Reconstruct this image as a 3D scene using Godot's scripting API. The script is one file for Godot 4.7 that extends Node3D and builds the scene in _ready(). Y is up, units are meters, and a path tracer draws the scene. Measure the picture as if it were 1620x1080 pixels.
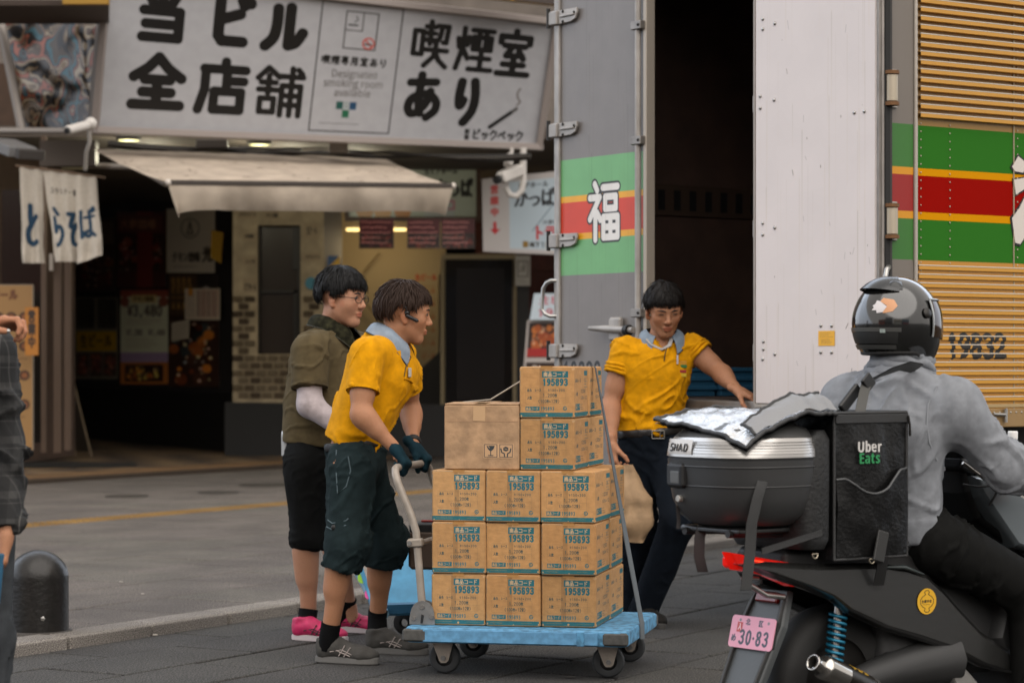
extends Node3D
# A street in front of a shop: three men, a loaded hand trolley, a delivery lorry and a scooter rider.

const F := 3850.0   # focal length in pixels of a 1620 px wide frame
const H := 1.257    # eye height
var names := {}
var fine := FastNoiseLite.new()
var M := {}
var rng := RandomNumberGenerator.new()


# ---------------------------------------------------------------- a collector of triangles
class MB:
	var v := PackedVector3Array()
	var n := PackedVector3Array()
	var uv := PackedVector2Array()
	var c := PackedColorArray()
	var ix := PackedInt32Array()
	var col := Color.WHITE

	func vert(p: Vector3, nn: Vector3, t := Vector2.ZERO) -> int:
		v.append(p); n.append(nn); uv.append(t); c.append(col)
		return v.size() - 1

	func tri(a: Vector3, b: Vector3, d: Vector3) -> void:
		var nn := (b - a).cross(d - a).normalized()
		var i := vert(a, nn); vert(b, nn, Vector2(1, 0)); vert(d, nn, Vector2(1, 1))
		ix.append_array(PackedInt32Array([i, i + 1, i + 2]))

	func quad(a: Vector3, b: Vector3, d: Vector3, e: Vector3, r := Rect2(0, 0, 1, 1)) -> void:
		# a, b, d, e counter-clockwise seen from outside, a at the lower left
		var nn := (d - a).cross(e - b).normalized()
		var i := vert(a, nn, Vector2(r.position.x, r.end.y))
		vert(b, nn, r.end); vert(d, nn, Vector2(r.end.x, r.position.y)); vert(e, nn, r.position)
		ix.append_array(PackedInt32Array([i, i + 1, i + 2, i, i + 2, i + 3]))

	func box(t: Transform3D, s: Vector3, b := 0.0, rects := []) -> void:
		# a box centred on t, its edges rounded off by b; rects: a UV rect for each of +z, -z, +x, -x, +y, -y
		var h := s * 0.5
		b = minf(b, minf(h.x, minf(h.y, h.z)) * 0.9)
		var ax := [Vector3(0, 0, 1), Vector3(0, 0, -1), Vector3(1, 0, 0), Vector3(-1, 0, 0), Vector3(0, 1, 0), Vector3(0, -1, 0)]
		var au := [Vector3(1, 0, 0), Vector3(-1, 0, 0), Vector3(0, 0, -1), Vector3(0, 0, 1), Vector3(1, 0, 0), Vector3(1, 0, 0)]
		var av := [Vector3(0, 1, 0), Vector3(0, 1, 0), Vector3(0, 1, 0), Vector3(0, 1, 0), Vector3(0, 0, -1), Vector3(0, 0, 1)]
		var at := {}
		for f in 6:
			var r: Rect2 = rects[f] if rects.size() == 6 else Rect2(0, 0, 1, 1)
			var N: Vector3 = ax[f]; var U: Vector3 = au[f]; var V: Vector3 = av[f]
			var nn := (t.basis * N).normalized()
			var q := [Vector2(-1, -1), Vector2(1, -1), Vector2(1, 1), Vector2(-1, 1)]
			var first := v.size()
			for k in 4:
				var p: Vector3 = N * h.dot(N.abs()) + U * (h.dot(U.abs()) - b) * q[k].x + V * (h.dot(V.abs()) - b) * q[k].y
				var corner := Vector3i((N + U * q[k].x + V * q[k].y).sign())
				at[[f, corner]] = first + k
				vert(t * p, nn, Vector2(lerpf(r.position.x, r.end.x, q[k].x * 0.5 + 0.5), lerpf(r.end.y, r.position.y, q[k].y * 0.5 + 0.5)))
			ix.append_array(PackedInt32Array([first, first + 1, first + 2, first, first + 2, first + 3]))
		if b > 0.0:
			for f in 6:
				for g in range(f + 1, 6):
					if absf(ax[f].dot(ax[g])) < 0.5:
						var w: Vector3 = (ax[f] as Vector3).cross(ax[g])
						var base: Vector3 = ax[f] + ax[g]
						var e1 := Vector3i((base + w).sign()); var e2 := Vector3i((base - w).sign())
						var i0: int = at[[f, e1]]; var i1: int = at[[f, e2]]; var i2: int = at[[g, e2]]; var i3: int = at[[g, e1]]
						ix.append_array(PackedInt32Array([i0, i1, i2, i0, i2, i3]))
			for x in [-1, 1]:
				for y in [-1, 1]:
					for z in [-1, 1]:
						var k := Vector3i(x, y, z)
						ix.append_array(PackedInt32Array([at[[2 if x > 0 else 3, k]], at[[4 if y > 0 else 5, k]], at[[0 if z > 0 else 1, k]]]))

	func grid(rows: Array, wrap := false, out := Vector3.INF) -> void:
		# a smooth sheet through rows of equally many points; wrap closes each row into a ring
		var m: int = rows[0].size()
		var first := v.size()
		for j in rows.size():
			for i in m:
				vert(rows[j][i], Vector3.ZERO, Vector2(float(i) / maxi(1, m if wrap else m - 1), float(j) / maxi(1, rows.size() - 1)))
		for j in rows.size() - 1:
			for i in (m if wrap else m - 1):
				var i2 := (i + 1) % m
				var q := [first + j * m + i, first + j * m + i2, first + (j + 1) * m + i2, first + (j + 1) * m + i]
				var nn := (v[q[2]] - v[q[0]]).cross(v[q[3]] - v[q[1]])
				for k in q:
					n[k] += nn
				ix.append_array(PackedInt32Array([q[0], q[1], q[2], q[0], q[2], q[3]]))
		var flip := 1.0
		if out != Vector3.INF:
			var s := 0.0
			for k in range(first, v.size()):
				s += n[k].dot(v[k] - out)
			flip = 1.0 if s >= 0.0 else -1.0
		for k in range(first, v.size()):
			n[k] = (n[k] * flip).normalized() if n[k].length_squared() > 1e-20 else Vector3.UP

	func tube(path: Array, radii, sides := 8, caps := true, flat := 1.0, up := Vector3.UP) -> void:
		var rows := []
		var prev := up
		for j in path.size():
			var d: Vector3 = (path[mini(j + 1, path.size() - 1)] - path[maxi(j - 1, 0)]).normalized()
			var s := d.cross(prev)
			if s.length() < 0.05:
				s = d.cross(Vector3(0.9, 0.1, 0.4))
			s = s.normalized()
			var w := s.cross(d).normalized()
			prev = w
			var r: float = radii[j] if radii is Array else radii
			var row := []
			for i in sides:
				var a := TAU * i / sides
				row.append(path[j] + s * cos(a) * r + w * sin(a) * r * flat)
			rows.append(row)
		var first := v.size()
		grid(rows, true)
		# outward
		var ctr: Vector3 = path[0]
		var sgn := 0.0
		for i in sides:
			sgn += n[first + i].dot(v[first + i] - ctr)
		if sgn < 0.0:
			for k in range(first, v.size()):
				n[k] = -n[k]
		if caps:
			for e in [0, path.size() - 1]:
				var d: Vector3 = (path[0] - path[1]).normalized() if e == 0 else (path[e] - path[e - 1]).normalized()
				var i0 := vert(path[e], d)
				for i in sides:
					vert(rows[e][i], d)
				for i in sides:
					ix.append_array(PackedInt32Array([i0, i0 + 1 + i, i0 + 1 + (i + 1) % sides]))

	func cyl(a: Vector3, b: Vector3, r: float, sides := 12, bev := 0.0) -> void:
		if bev > 0.0:
			var d := (b - a).normalized() * bev
			tube([a, a + d * 0.3, a + d, b - d, b - d * 0.3, b], [r - bev, r - bev * 0.3, r, r, r - bev * 0.3, r - bev], sides)
		else:
			tube([a, b], r, sides)

	func lathe(prof: Array, t: Transform3D, sides := 24) -> void:
		# prof: Vector2(radius, height) from the bottom up, or the top down; normals point away from the axis
		var rows := []
		for q in prof:
			var row := []
			for i in sides:
				var a := TAU * i / sides
				row.append(t * Vector3(cos(a) * q.x, q.y, sin(a) * q.x))
			rows.append(row)
		var first := v.size()
		grid(rows, true)
		var up := t.basis.y.normalized()
		var s := 0.0
		for k in range(first, v.size()):
			var o := v[k] - t.origin
			s += n[k].dot(o - up * o.dot(up))
		if s < 0.0:
			for k in range(first, v.size()):
				n[k] = -n[k]

	func ell(t: Transform3D, seg := 16, rings := 10) -> void:
		var prof := []
		for j in rings + 1:
			var a := PI * j / rings - PI / 2
			prof.append(Vector2(cos(a), sin(a)))
		lathe(prof, t, seg)

	func prism(poly: PackedVector2Array, t: Transform3D, depth: float, bev := 0.0) -> void:
		# a polygon in the x, y plane of t, from z = 0 to z = depth, its two rims chamfered by bev
		if Geometry2D.is_polygon_clockwise(poly):
			poly.reverse()
		var m := poly.size()
		var inner := poly.duplicate()
		if bev > 0.0:
			for i in m:
				var d1 := (poly[i] - poly[(i + m - 1) % m]).normalized(); var d2 := (poly[(i + 1) % m] - poly[i]).normalized()
				var nn := (Vector2(-d1.y, d1.x) + Vector2(-d2.y, d2.x)).normalized()
				inner[i] = poly[i] + nn * bev
		var lo := poly[0]; var hi := poly[0]
		for p in poly:
			lo = lo.min(p); hi = hi.max(p)
		var sz := (hi - lo).max(Vector2(1e-6, 1e-6))
		var tris := Geometry2D.triangulate_polygon(inner)
		for side in 2:
			var z := depth if side == 1 else 0.0
			var nn := (t.basis * Vector3(0, 0, 1 if side == 1 else -1)).normalized()
			var first := v.size()
			for p in inner:
				vert(t * Vector3(p.x, p.y, z), nn, Vector2((p.x - lo.x) / sz.x, 1.0 - (p.y - lo.y) / sz.y))
			for k in tris:
				ix.append(first + k)
		for i in m:
			var j := (i + 1) % m
			var d := (poly[j] - poly[i]).normalized()
			var nn := (t.basis * Vector3(d.y, -d.x, 0)).normalized()
			var zs := [0.0, bev, depth - bev, depth] if bev > 0.0 else [0.0, depth]
			var first := v.size()
			for k in zs.size():
				var use := inner if bev > 0.0 and (k == 0 or k == 3) else poly
				var nz := nn
				if bev > 0.0 and (k == 0 or k == 3):
					nz = (nn + (t.basis * Vector3(0, 0, -1 if k == 0 else 1)).normalized()).normalized()
				vert(t * Vector3(use[i].x, use[i].y, zs[k]), nz, Vector2(0, 0)); vert(t * Vector3(use[j].x, use[j].y, zs[k]), nz, Vector2(0, 0))
			for k in zs.size() - 1:
				var q := first + k * 2
				ix.append_array(PackedInt32Array([q, q + 1, q + 3, q, q + 3, q + 2]))

	func mesh() -> ArrayMesh:
		for k in range(0, ix.size(), 3):
			var a := ix[k]; var b := ix[k + 1]; var d := ix[k + 2]
			if (v[b] - v[a]).cross(v[d] - v[a]).dot(n[a] + n[b] + n[d]) > 0.0:
				ix[k + 1] = d; ix[k + 2] = b
		var arr := []
		arr.resize(Mesh.ARRAY_MAX)
		arr[Mesh.ARRAY_VERTEX] = v; arr[Mesh.ARRAY_NORMAL] = n; arr[Mesh.ARRAY_TEX_UV] = uv; arr[Mesh.ARRAY_COLOR] = c; arr[Mesh.ARRAY_INDEX] = ix
		var m := ArrayMesh.new()
		m.add_surface_from_arrays(Mesh.PRIMITIVE_TRIANGLES, arr)
		return m


# ---------------------------------------------------------------- bodies: joined distances, meshed as surface nets
class Sdf:
	var prims := []
	var lo := Vector3.INF
	var hi := -Vector3.INF
	var g := PackedFloat32Array()
	var cs := 0.01
	var nx := 0
	var ny := 0
	var nz := 0
	var k := 0.03

	func grow(a: Vector3, r: float) -> void:
		lo = lo.min(a - Vector3.ONE * r); hi = hi.max(a + Vector3.ONE * r)

	func cone(a: Vector3, b: Vector3, ra: float, rb: float, axis := Vector3.ZERO, flat := 1.0, kk := -1.0, cap_a := false, cap_b := false) -> void:
		var e := maxf(1.0, flat)
		grow(a, ra * e); grow(b, rb * e)
		prims.append([0, a, b, ra, rb, kk if kk >= 0.0 else k, axis.normalized() if axis != Vector3.ZERO else axis, 1.0 / flat - 1.0, cap_a, cap_b, false, maxf(ra, rb) * e])

	func ball(a: Vector3, r: float, kk := -1.0) -> void:
		cone(a, a, r, r, Vector3.ZERO, 1.0, kk)

	func ell(c: Vector3, r: Vector3, b := Basis(), kk := -1.0, neg := false) -> void:
		var m := maxf(r.x, maxf(r.y, r.z))
		if not neg:
			grow(c, m)
		var inv := Basis.from_scale(Vector3.ONE / r) * b.transposed()
		prims.append([1, c, c, minf(r.x, minf(r.y, r.z)), 0.0, kk if kk >= 0.0 else k, Vector3.ZERO, inv, false, false, neg, m])

	func cut(a: Vector3, b: Vector3, ra: float, rb: float, kk := 0.005) -> void:
		prims.append([0, a, b, ra, rb, kk, Vector3.ZERO, 0.0, false, false, true, maxf(ra, rb)])

	func trim(p: Vector3, nn: Vector3, kk := 0.002) -> void:
		# takes away all that lies on the side of p that nn points to
		prims.append([2, p, nn.normalized(), 0.0, 0.0, kk, Vector3.ZERO, 0.0, false, false, true, 0.0])

	func build(cell: float) -> MB:
		cs = cell
		lo -= Vector3.ONE * (cs * 2.5); hi += Vector3.ONE * (cs * 2.5)
		var s := (hi - lo) / cs
		nx = int(s.x) + 2; ny = int(s.y) + 2; nz = int(s.z) + 2
		g.resize(nx * ny * nz)
		g.fill(1.0)
		for p in prims:
			splat(p)
		return nets()

	func splat(p: Array) -> void:
		var kind: int = p[0]
		var a: Vector3 = p[1]
		var b: Vector3 = p[2]
		var ra: float = p[3]
		var dr: float = p[4] - ra
		var kk: float = maxf(p[5], 1e-5)
		var axis: Vector3 = p[6]
		var cap_a: bool = p[8]
		var cap_b: bool = p[9]
		var neg: bool = p[10]
		var m: float = p[11] + kk + cs * 2.0
		var l := (a.min(b) - Vector3.ONE * m - lo) / cs
		var h := (a.max(b) + Vector3.ONE * m - lo) / cs
		if kind == 2:
			l = Vector3.ZERO; h = Vector3(nx, ny, nz)
		var x0 := maxi(0, int(l.x)); var x1 := mini(nx, int(h.x) + 2)
		var y0 := maxi(0, int(l.y)); var y1 := mini(ny, int(h.y) + 2)
		var z0 := maxi(0, int(l.z)); var z1 := mini(nz, int(h.z) + 2)
		var fl: float = 0.0
		var inv := Basis()
		if kind == 1:
			inv = p[7]
		else:
			fl = p[7]
		var warped := fl != 0.0
		var ab := b - a
		if warped:
			ab += axis * (ab.dot(axis) * fl)
		var l2 := maxf(ab.length_squared(), 1e-12)
		var len := sqrt(l2)
		for z in range(z0, z1):
			for y in range(y0, y1):
				var i := (z * ny + y) * nx + x0
				var q := lo + Vector3(x0, y, z) * cs - a
				for x in range(x0, x1):
					var d := 0.0
					if kind == 0:
						var w := q
						if warped:
							w += axis * (q.dot(axis) * fl)
						var t := w.dot(ab) / l2
						var tc := clampf(t, 0.0, 1.0)
						d = (w - ab * tc).length() - (ra + dr * tc)
						if cap_b:
							d = maxf(d, (t - 1.0) * len)
						if cap_a:
							d = maxf(d, -t * len)
					elif kind == 1:
						d = ((inv * q).length() - 1.0) * ra
					else:
						d = -q.dot(b)
					var e := g[i]
					if neg:
						d = -d
						var hh := maxf(kk - absf(e - d), 0.0)
						g[i] = maxf(e, d) + hh * hh / kk * 0.25
					else:
						var hh := maxf(kk - absf(e - d), 0.0)
						g[i] = minf(e, d) - hh * hh / kk * 0.25
					i += 1
					q.x += cs

	func nets() -> MB:
		var out := MB.new()
		var id := PackedInt32Array()
		id.resize(nx * ny * nz)
		id.fill(-1)
		var sy := nx
		var sz := nx * ny
		var cells := PackedInt32Array()
		var off := [0, 1, sy, sy + 1, sz, sz + 1, sz + sy, sz + sy + 1]
		for z in nz - 1:
			for y in ny - 1:
				var i := (z * ny + y) * nx
				for x in nx - 1:
					var s := g[i] < 0.0
					if s != (g[i + 1] < 0.0) or s != (g[i + sy] < 0.0) or s != (g[i + sz] < 0.0) or s != (g[i + sy + 1] < 0.0) or s != (g[i + sz + 1] < 0.0) or s != (g[i + sz + sy] < 0.0) or s != (g[i + sz + sy + 1] < 0.0):
						var sum := Vector3.ZERO
						var num := 0
						for e in [[0, 1], [2, 3], [4, 5], [6, 7], [0, 2], [1, 3], [4, 6], [5, 7], [0, 4], [1, 5], [2, 6], [3, 7]]:
							var ga := g[i + off[e[0]]]; var gb := g[i + off[e[1]]]
							if (ga < 0.0) != (gb < 0.0):
								var t := ga / (ga - gb)
								var pa := Vector3(e[0] & 1, (e[0] >> 1) & 1, e[0] >> 2); var pb := Vector3(e[1] & 1, (e[1] >> 1) & 1, e[1] >> 2)
								sum += pa.lerp(pb, t)
								num += 1
						id[i] = out.v.size()
						out.v.append(lo + (Vector3(x, y, z) + sum / num) * cs)
						cells.append(i)
					i += 1
		for i in cells:
			var s := g[i] < 0.0
			for e in [[1, sy, sz], [sy, sz, 1], [sz, 1, sy]]:
				if i - e[1] - e[2] >= 0 and s != (g[i + e[0]] < 0.0):
					var a := id[i]; var b := id[i - e[1]]; var d := id[i - e[1] - e[2]]; var f := id[i - e[2]]
					if a >= 0 and b >= 0 and d >= 0 and f >= 0:
						if s:
							out.ix.append_array(PackedInt32Array([a, b, d, a, d, f]))
						else:
							out.ix.append_array(PackedInt32Array([a, d, b, a, f, d]))
		out.uv.resize(out.v.size())
		out.c.resize(out.v.size())
		out.c.fill(Color.WHITE)
		smooth_normals(out)
		return out

	static func smooth_normals(o: MB) -> void:
		o.n.resize(o.v.size())
		o.n.fill(Vector3.ZERO)
		for t in range(0, o.ix.size(), 3):
			var a := o.ix[t]; var b := o.ix[t + 1]; var d := o.ix[t + 2]
			var nn := (o.v[b] - o.v[a]).cross(o.v[d] - o.v[a])
			o.n[a] += nn; o.n[b] += nn; o.n[d] += nn
		for t in o.n.size():
			o.n[t] = o.n[t].normalized() if o.n[t].length_squared() > 1e-20 else Vector3.UP


# ---------------------------------------------------------------- flat print: strokes of letters drawn into pictures
class Canvas:
	var im: Image
	var w: int
	var h: int

	func _init(ww: int, hh: int, c: Color) -> void:
		w = ww; h = hh
		im = Image.create(w, h, false, Image.FORMAT_RGBA8)
		im.fill(c)

	func rect(x: float, y: float, ww: float, hh: float, c: Color) -> void:
		im.fill_rect(Rect2i(int(x), int(y), int(ww), int(hh)), c)

	func frame(x: float, y: float, ww: float, hh: float, t: float, c: Color) -> void:
		rect(x, y, ww, t, c); rect(x, y + hh - t, ww, t, c); rect(x, y, t, hh, c); rect(x + ww - t, y, t, hh, c)

	func seg(a: Vector2, b: Vector2, r: float, c: Color) -> void:
		var x0 := maxi(0, int(minf(a.x, b.x) - r - 1)); var x1 := mini(w, int(maxf(a.x, b.x) + r + 2))
		var y0 := maxi(0, int(minf(a.y, b.y) - r - 1)); var y1 := mini(h, int(maxf(a.y, b.y) + r + 2))
		var ab := b - a
		var l2 := maxf(ab.length_squared(), 1e-6)
		for y in range(y0, y1):
			for x in range(x0, x1):
				var q := Vector2(x + 0.5, y + 0.5) - a
				var d := (q - ab * clampf(q.dot(ab) / l2, 0.0, 1.0)).length() - r
				if d < 0.5:
					if d <= -0.5:
						im.set_pixel(x, y, c)
					else:
						im.set_pixel(x, y, im.get_pixel(x, y).lerp(c, 0.5 - d))

	func line(pts: Array, r: float, c: Color) -> void:
		for i in pts.size() - 1:
			seg(pts[i], pts[i + 1], r, c)

	func disc(x: float, y: float, r: float, c: Color) -> void:
		seg(Vector2(x, y), Vector2(x, y), r, c)

	func ring(x: float, y: float, r: float, t: float, c: Color) -> void:
		var pts := []
		for i in 25:
			pts.append(Vector2(x + cos(TAU * i / 24) * r, y + sin(TAU * i / 24) * r))
		line(pts, t, c)

	func blob(pts: Array, c: Color) -> void:
		# a filled polygon
		var poly := PackedVector2Array(pts)
		var lo := poly[0]; var hi := poly[0]
		for p in poly:
			lo = lo.min(p); hi = hi.max(p)
		for y in range(maxi(0, int(lo.y)), mini(h, int(hi.y) + 1)):
			for x in range(maxi(0, int(lo.x)), mini(w, int(hi.x) + 1)):
				if Geometry2D.is_point_in_polygon(Vector2(x + 0.5, y + 0.5), poly):
					im.set_pixel(x, y, c)

	static func strokes(ch: String) -> Array:
		# strokes of one letter on a square of 100; «o x y r» is a ring, «~» a curve through its points
		var out := []
		if not GL.has(ch):
			return out
		for part in GL[ch].split(";"):
			var s: String = part.strip_edges()
			if s.begins_with("o"):
				var q := s.substr(1).strip_edges().split_floats(" ")
				var pts := []
				for i in 13:
					pts.append(Vector2(q[0] + cos(TAU * i / 12) * q[2], q[1] + sin(TAU * i / 12) * q[2]))
				out.append(pts)
				continue
			var curve := s.begins_with("~")
			var f := (s.substr(1) if curve else s).strip_edges().split_floats(" ")
			var p := []
			for i in range(0, f.size() - 1, 2):
				p.append(Vector2(f[i], f[i + 1]))
			if curve:
				var sm := []
				for i in p.size() - 1:
					var p0: Vector2 = p[maxi(0, i - 1)]; var p3: Vector2 = p[mini(p.size() - 1, i + 2)]
					for t in 5:
						sm.append((p[i] as Vector2).cubic_interpolate(p[i + 1], p0, p3, t / 5.0))
				sm.append(p[-1])
				p = sm
			out.append(p)
		return out

	func glyph(ch: String, x: float, y: float, ww: float, hh: float, r: float, c: Color, slant := 0.0) -> void:
		for s in strokes(ch):
			var pts := []
			for q in s:
				pts.append(Vector2(x + q.x / 100.0 * ww + (50.0 - q.y) / 100.0 * slant * hh, y + q.y / 100.0 * hh))
			line(pts, r, c)

	func text(t: String, x: float, y: float, cw: float, chh: float, r: float, c: Color, step := 1.08, slant := 0.0) -> void:
		for i in t.length():
			glyph(t[i], x + i * cw * step, y, cw, chh, r, c, slant)

	func column(t: String, x: float, y: float, cw: float, chh: float, r: float, c: Color, step := 1.1) -> void:
		for i in t.length():
			glyph(t[i], x, y + i * chh * step, cw, chh, r, c)

	func lines(x: float, y: float, ww: float, hh: float, count: int, c: Color, rg: RandomNumberGenerator, t := 1.0) -> void:
		# rows of small print, too small to read
		for i in count:
			var yy := y + hh * (i + 0.5) / count
			var xx := x
			var end := x + ww * rg.randf_range(0.6, 1.0)
			while xx < end:
				var l := rg.randf_range(2.0, 6.0) * t
				seg(Vector2(xx, yy + rg.randf_range(-1, 1) * t), Vector2(minf(xx + l, end), yy + rg.randf_range(-1, 1) * t), t * 0.9, c)
				xx += l + t * 3.0

	func wear(ns: FastNoiseLite, amount: float, scale := 1.0) -> void:
		for y in h:
			for x in w:
				var e := ns.get_noise_2d(x * scale, y * scale)
				var p := im.get_pixel(x, y)
				var f := 1.0 + e * amount
				im.set_pixel(x, y, Color(p.r * f, p.g * f, p.b * f, p.a))

	func streaks(count: int, rg: RandomNumberGenerator, amount: float) -> void:
		# runs of dirty rain water
		for k in count:
			var x := rg.randi_range(0, w - 1)
			var y0 := rg.randi_range(0, h - 1)
			var l := rg.randi_range(h / 12, h / 3)
			var wide := rg.randi_range(1, 3)
			var a := rg.randf_range(0.2, 1.0) * amount
			for y in range(y0, mini(h, y0 + l)):
				var f := 1.0 - a * (1.0 - float(y - y0) / l) * minf(1.0, (y - y0) / 6.0)
				for xx in range(x, mini(w, x + wide)):
					var c := im.get_pixel(xx, y)
					im.set_pixel(xx, y, Color(c.r * f, c.g * f * 0.995, c.b * f * 0.98))

	func tex() -> ImageTexture:
		return ImageTexture.create_from_image(im)


# ---------------------------------------------------------------- small helpers
func P(px: float, py: float, z: float) -> Vector3:   # the point z metres out that lies behind a place in the photograph
	return Vector3((px - 810.0) / F * z, H + (580.0 - py) / F * z, -z)

func G(px: float, py: float, y := 0.0) -> Vector3:   # the same on a level surface at height y
	return P(px, py, F * (H - y) / (py - 580.0))

func hit(px: float, py: float, o: Vector3, nn: Vector3) -> Vector3:   # and on any plane
	var c := Vector3(0, H, 0)
	var d := Vector3((px - 810.0) / F, (580.0 - py) / F, -1)
	return c + d * ((o - c).dot(nn) / d.dot(nn))

func C(hex: String) -> Color:
	return Color(hex)

func L(hex: String) -> Color:
	return Color(hex).srgb_to_linear()

func numbered(called: String) -> String:
	if not names.has(called):
		names[called] = 0
		return called
	names[called] += 1
	return "%s_%03d" % [called, names[called]]

func thing(called: String, label: String, category: String, at := Vector3.ZERO, turn := 0.0, group := "") -> Node3D:
	var o := Node3D.new()
	o.name = numbered(called)
	add_child(o, true)
	o.position = at
	o.rotation.y = turn
	tag(o, label, category, group)
	return o

func tag(o: Node, label: String, category: String, group := "") -> void:
	o.set_meta("label", label)
	o.set_meta("category", category)
	if group:
		o.set_meta("group", group)

func part(called: String, m, material: Material, parent: Node, kind := "") -> MeshInstance3D:
	var o := MeshInstance3D.new()
	o.mesh = m.mesh() if m is MB else m
	o.material_override = material
	if parent == self:
		o.name = numbered(called)
	else:
		var k := 0
		var base := called
		while parent.has_node(called):
			k += 1
			called = "%s_%03d" % [base, k]
		o.name = called
	parent.add_child(o, true)
	if kind:
		o.set_meta("kind", kind)
	return o

func single(called: String, m, material: Material, label: String, category: String, group := "") -> MeshInstance3D:
	var o := part(called, m, material, self)
	tag(o, label, category, group)
	return o

func mat(hex: String, rough := 0.7, metal := 0.0, tex: Texture2D = null, bump: Texture2D = null, scale := 1.0, depth := 1.0) -> StandardMaterial3D:
	# hex is the surface's own colour; tex and bump are laid on in metres (triplanar)
	var m := StandardMaterial3D.new()
	m.albedo_color = Color(hex)
	m.roughness = rough
	m.metallic = metal
	if tex:
		m.albedo_texture = tex
	if bump:
		m.normal_enabled = true
		m.normal_texture = bump
		m.normal_scale = depth
	if tex or bump:
		m.uv1_triplanar = true
		m.uv1_scale = Vector3.ONE * scale
	return m

func printed(t: Texture2D, rough := 0.6) -> StandardMaterial3D:
	var m := StandardMaterial3D.new()
	m.albedo_texture = t
	m.roughness = rough
	return m

func noise_tex(freq: float, a: float, b: float, seed_at: int, oct := 5, size := 512, lo := 0.0, hi := 1.0) -> NoiseTexture2D:
	var t := NoiseTexture2D.new()
	t.width = size; t.height = size
	t.seamless = true
	var ns := FastNoiseLite.new()
	ns.seed = seed_at; ns.frequency = freq; ns.fractal_octaves = oct
	t.noise = ns
	var r := Gradient.new()
	r.set_color(0, Color(a, a, a)); r.set_color(1, Color(b, b, b))
	r.offsets = PackedFloat32Array([lo, hi])
	t.color_ramp = r
	return t

func bump_tex(freq: float, seed_at: int, strength := 4.0, size := 512, oct := 4) -> NoiseTexture2D:
	var t := NoiseTexture2D.new()
	t.width = size; t.height = size
	t.seamless = true
	t.as_normal_map = true
	t.bump_strength = strength
	var ns := FastNoiseLite.new()
	ns.seed = seed_at; ns.frequency = freq; ns.fractal_octaves = oct
	t.noise = ns
	return t

func frame_of(o: Vector3, x: Vector3, y: Vector3) -> Transform3D:   # a frame at o with its x axis along x, y near y
	x = x.normalized()
	var z := x.cross(y).normalized()
	return Transform3D(Basis(x, z.cross(x), z), o)

func along(a: Vector3, b: Vector3, up := Vector3.UP) -> Transform3D:   # a frame at a whose y axis runs to b
	var y := (b - a).normalized()
	var x := y.cross(up)
	if x.length() < 0.01:
		x = y.cross(Vector3(1, 0, 0.1))
	x = x.normalized()
	return Transform3D(Basis(x, y, x.cross(y)), a)

func lettering(t: String, height: float, material: Material, parent: Node, at: Transform3D, face := "Droid Sans", bold := false) -> MeshInstance3D:
	var tm := TextMesh.new()
	var f := SystemFont.new()
	f.font_names = PackedStringArray([face])
	if bold:
		f.font_weight = 700
	tm.font = f
	tm.text = t
	tm.font_size = 32
	tm.pixel_size = height / 32.0
	tm.depth = 0.002
	tm.curve_step = 1.0
	var o := part("lettering", tm, material, parent)
	o.transform = at
	return o


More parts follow.
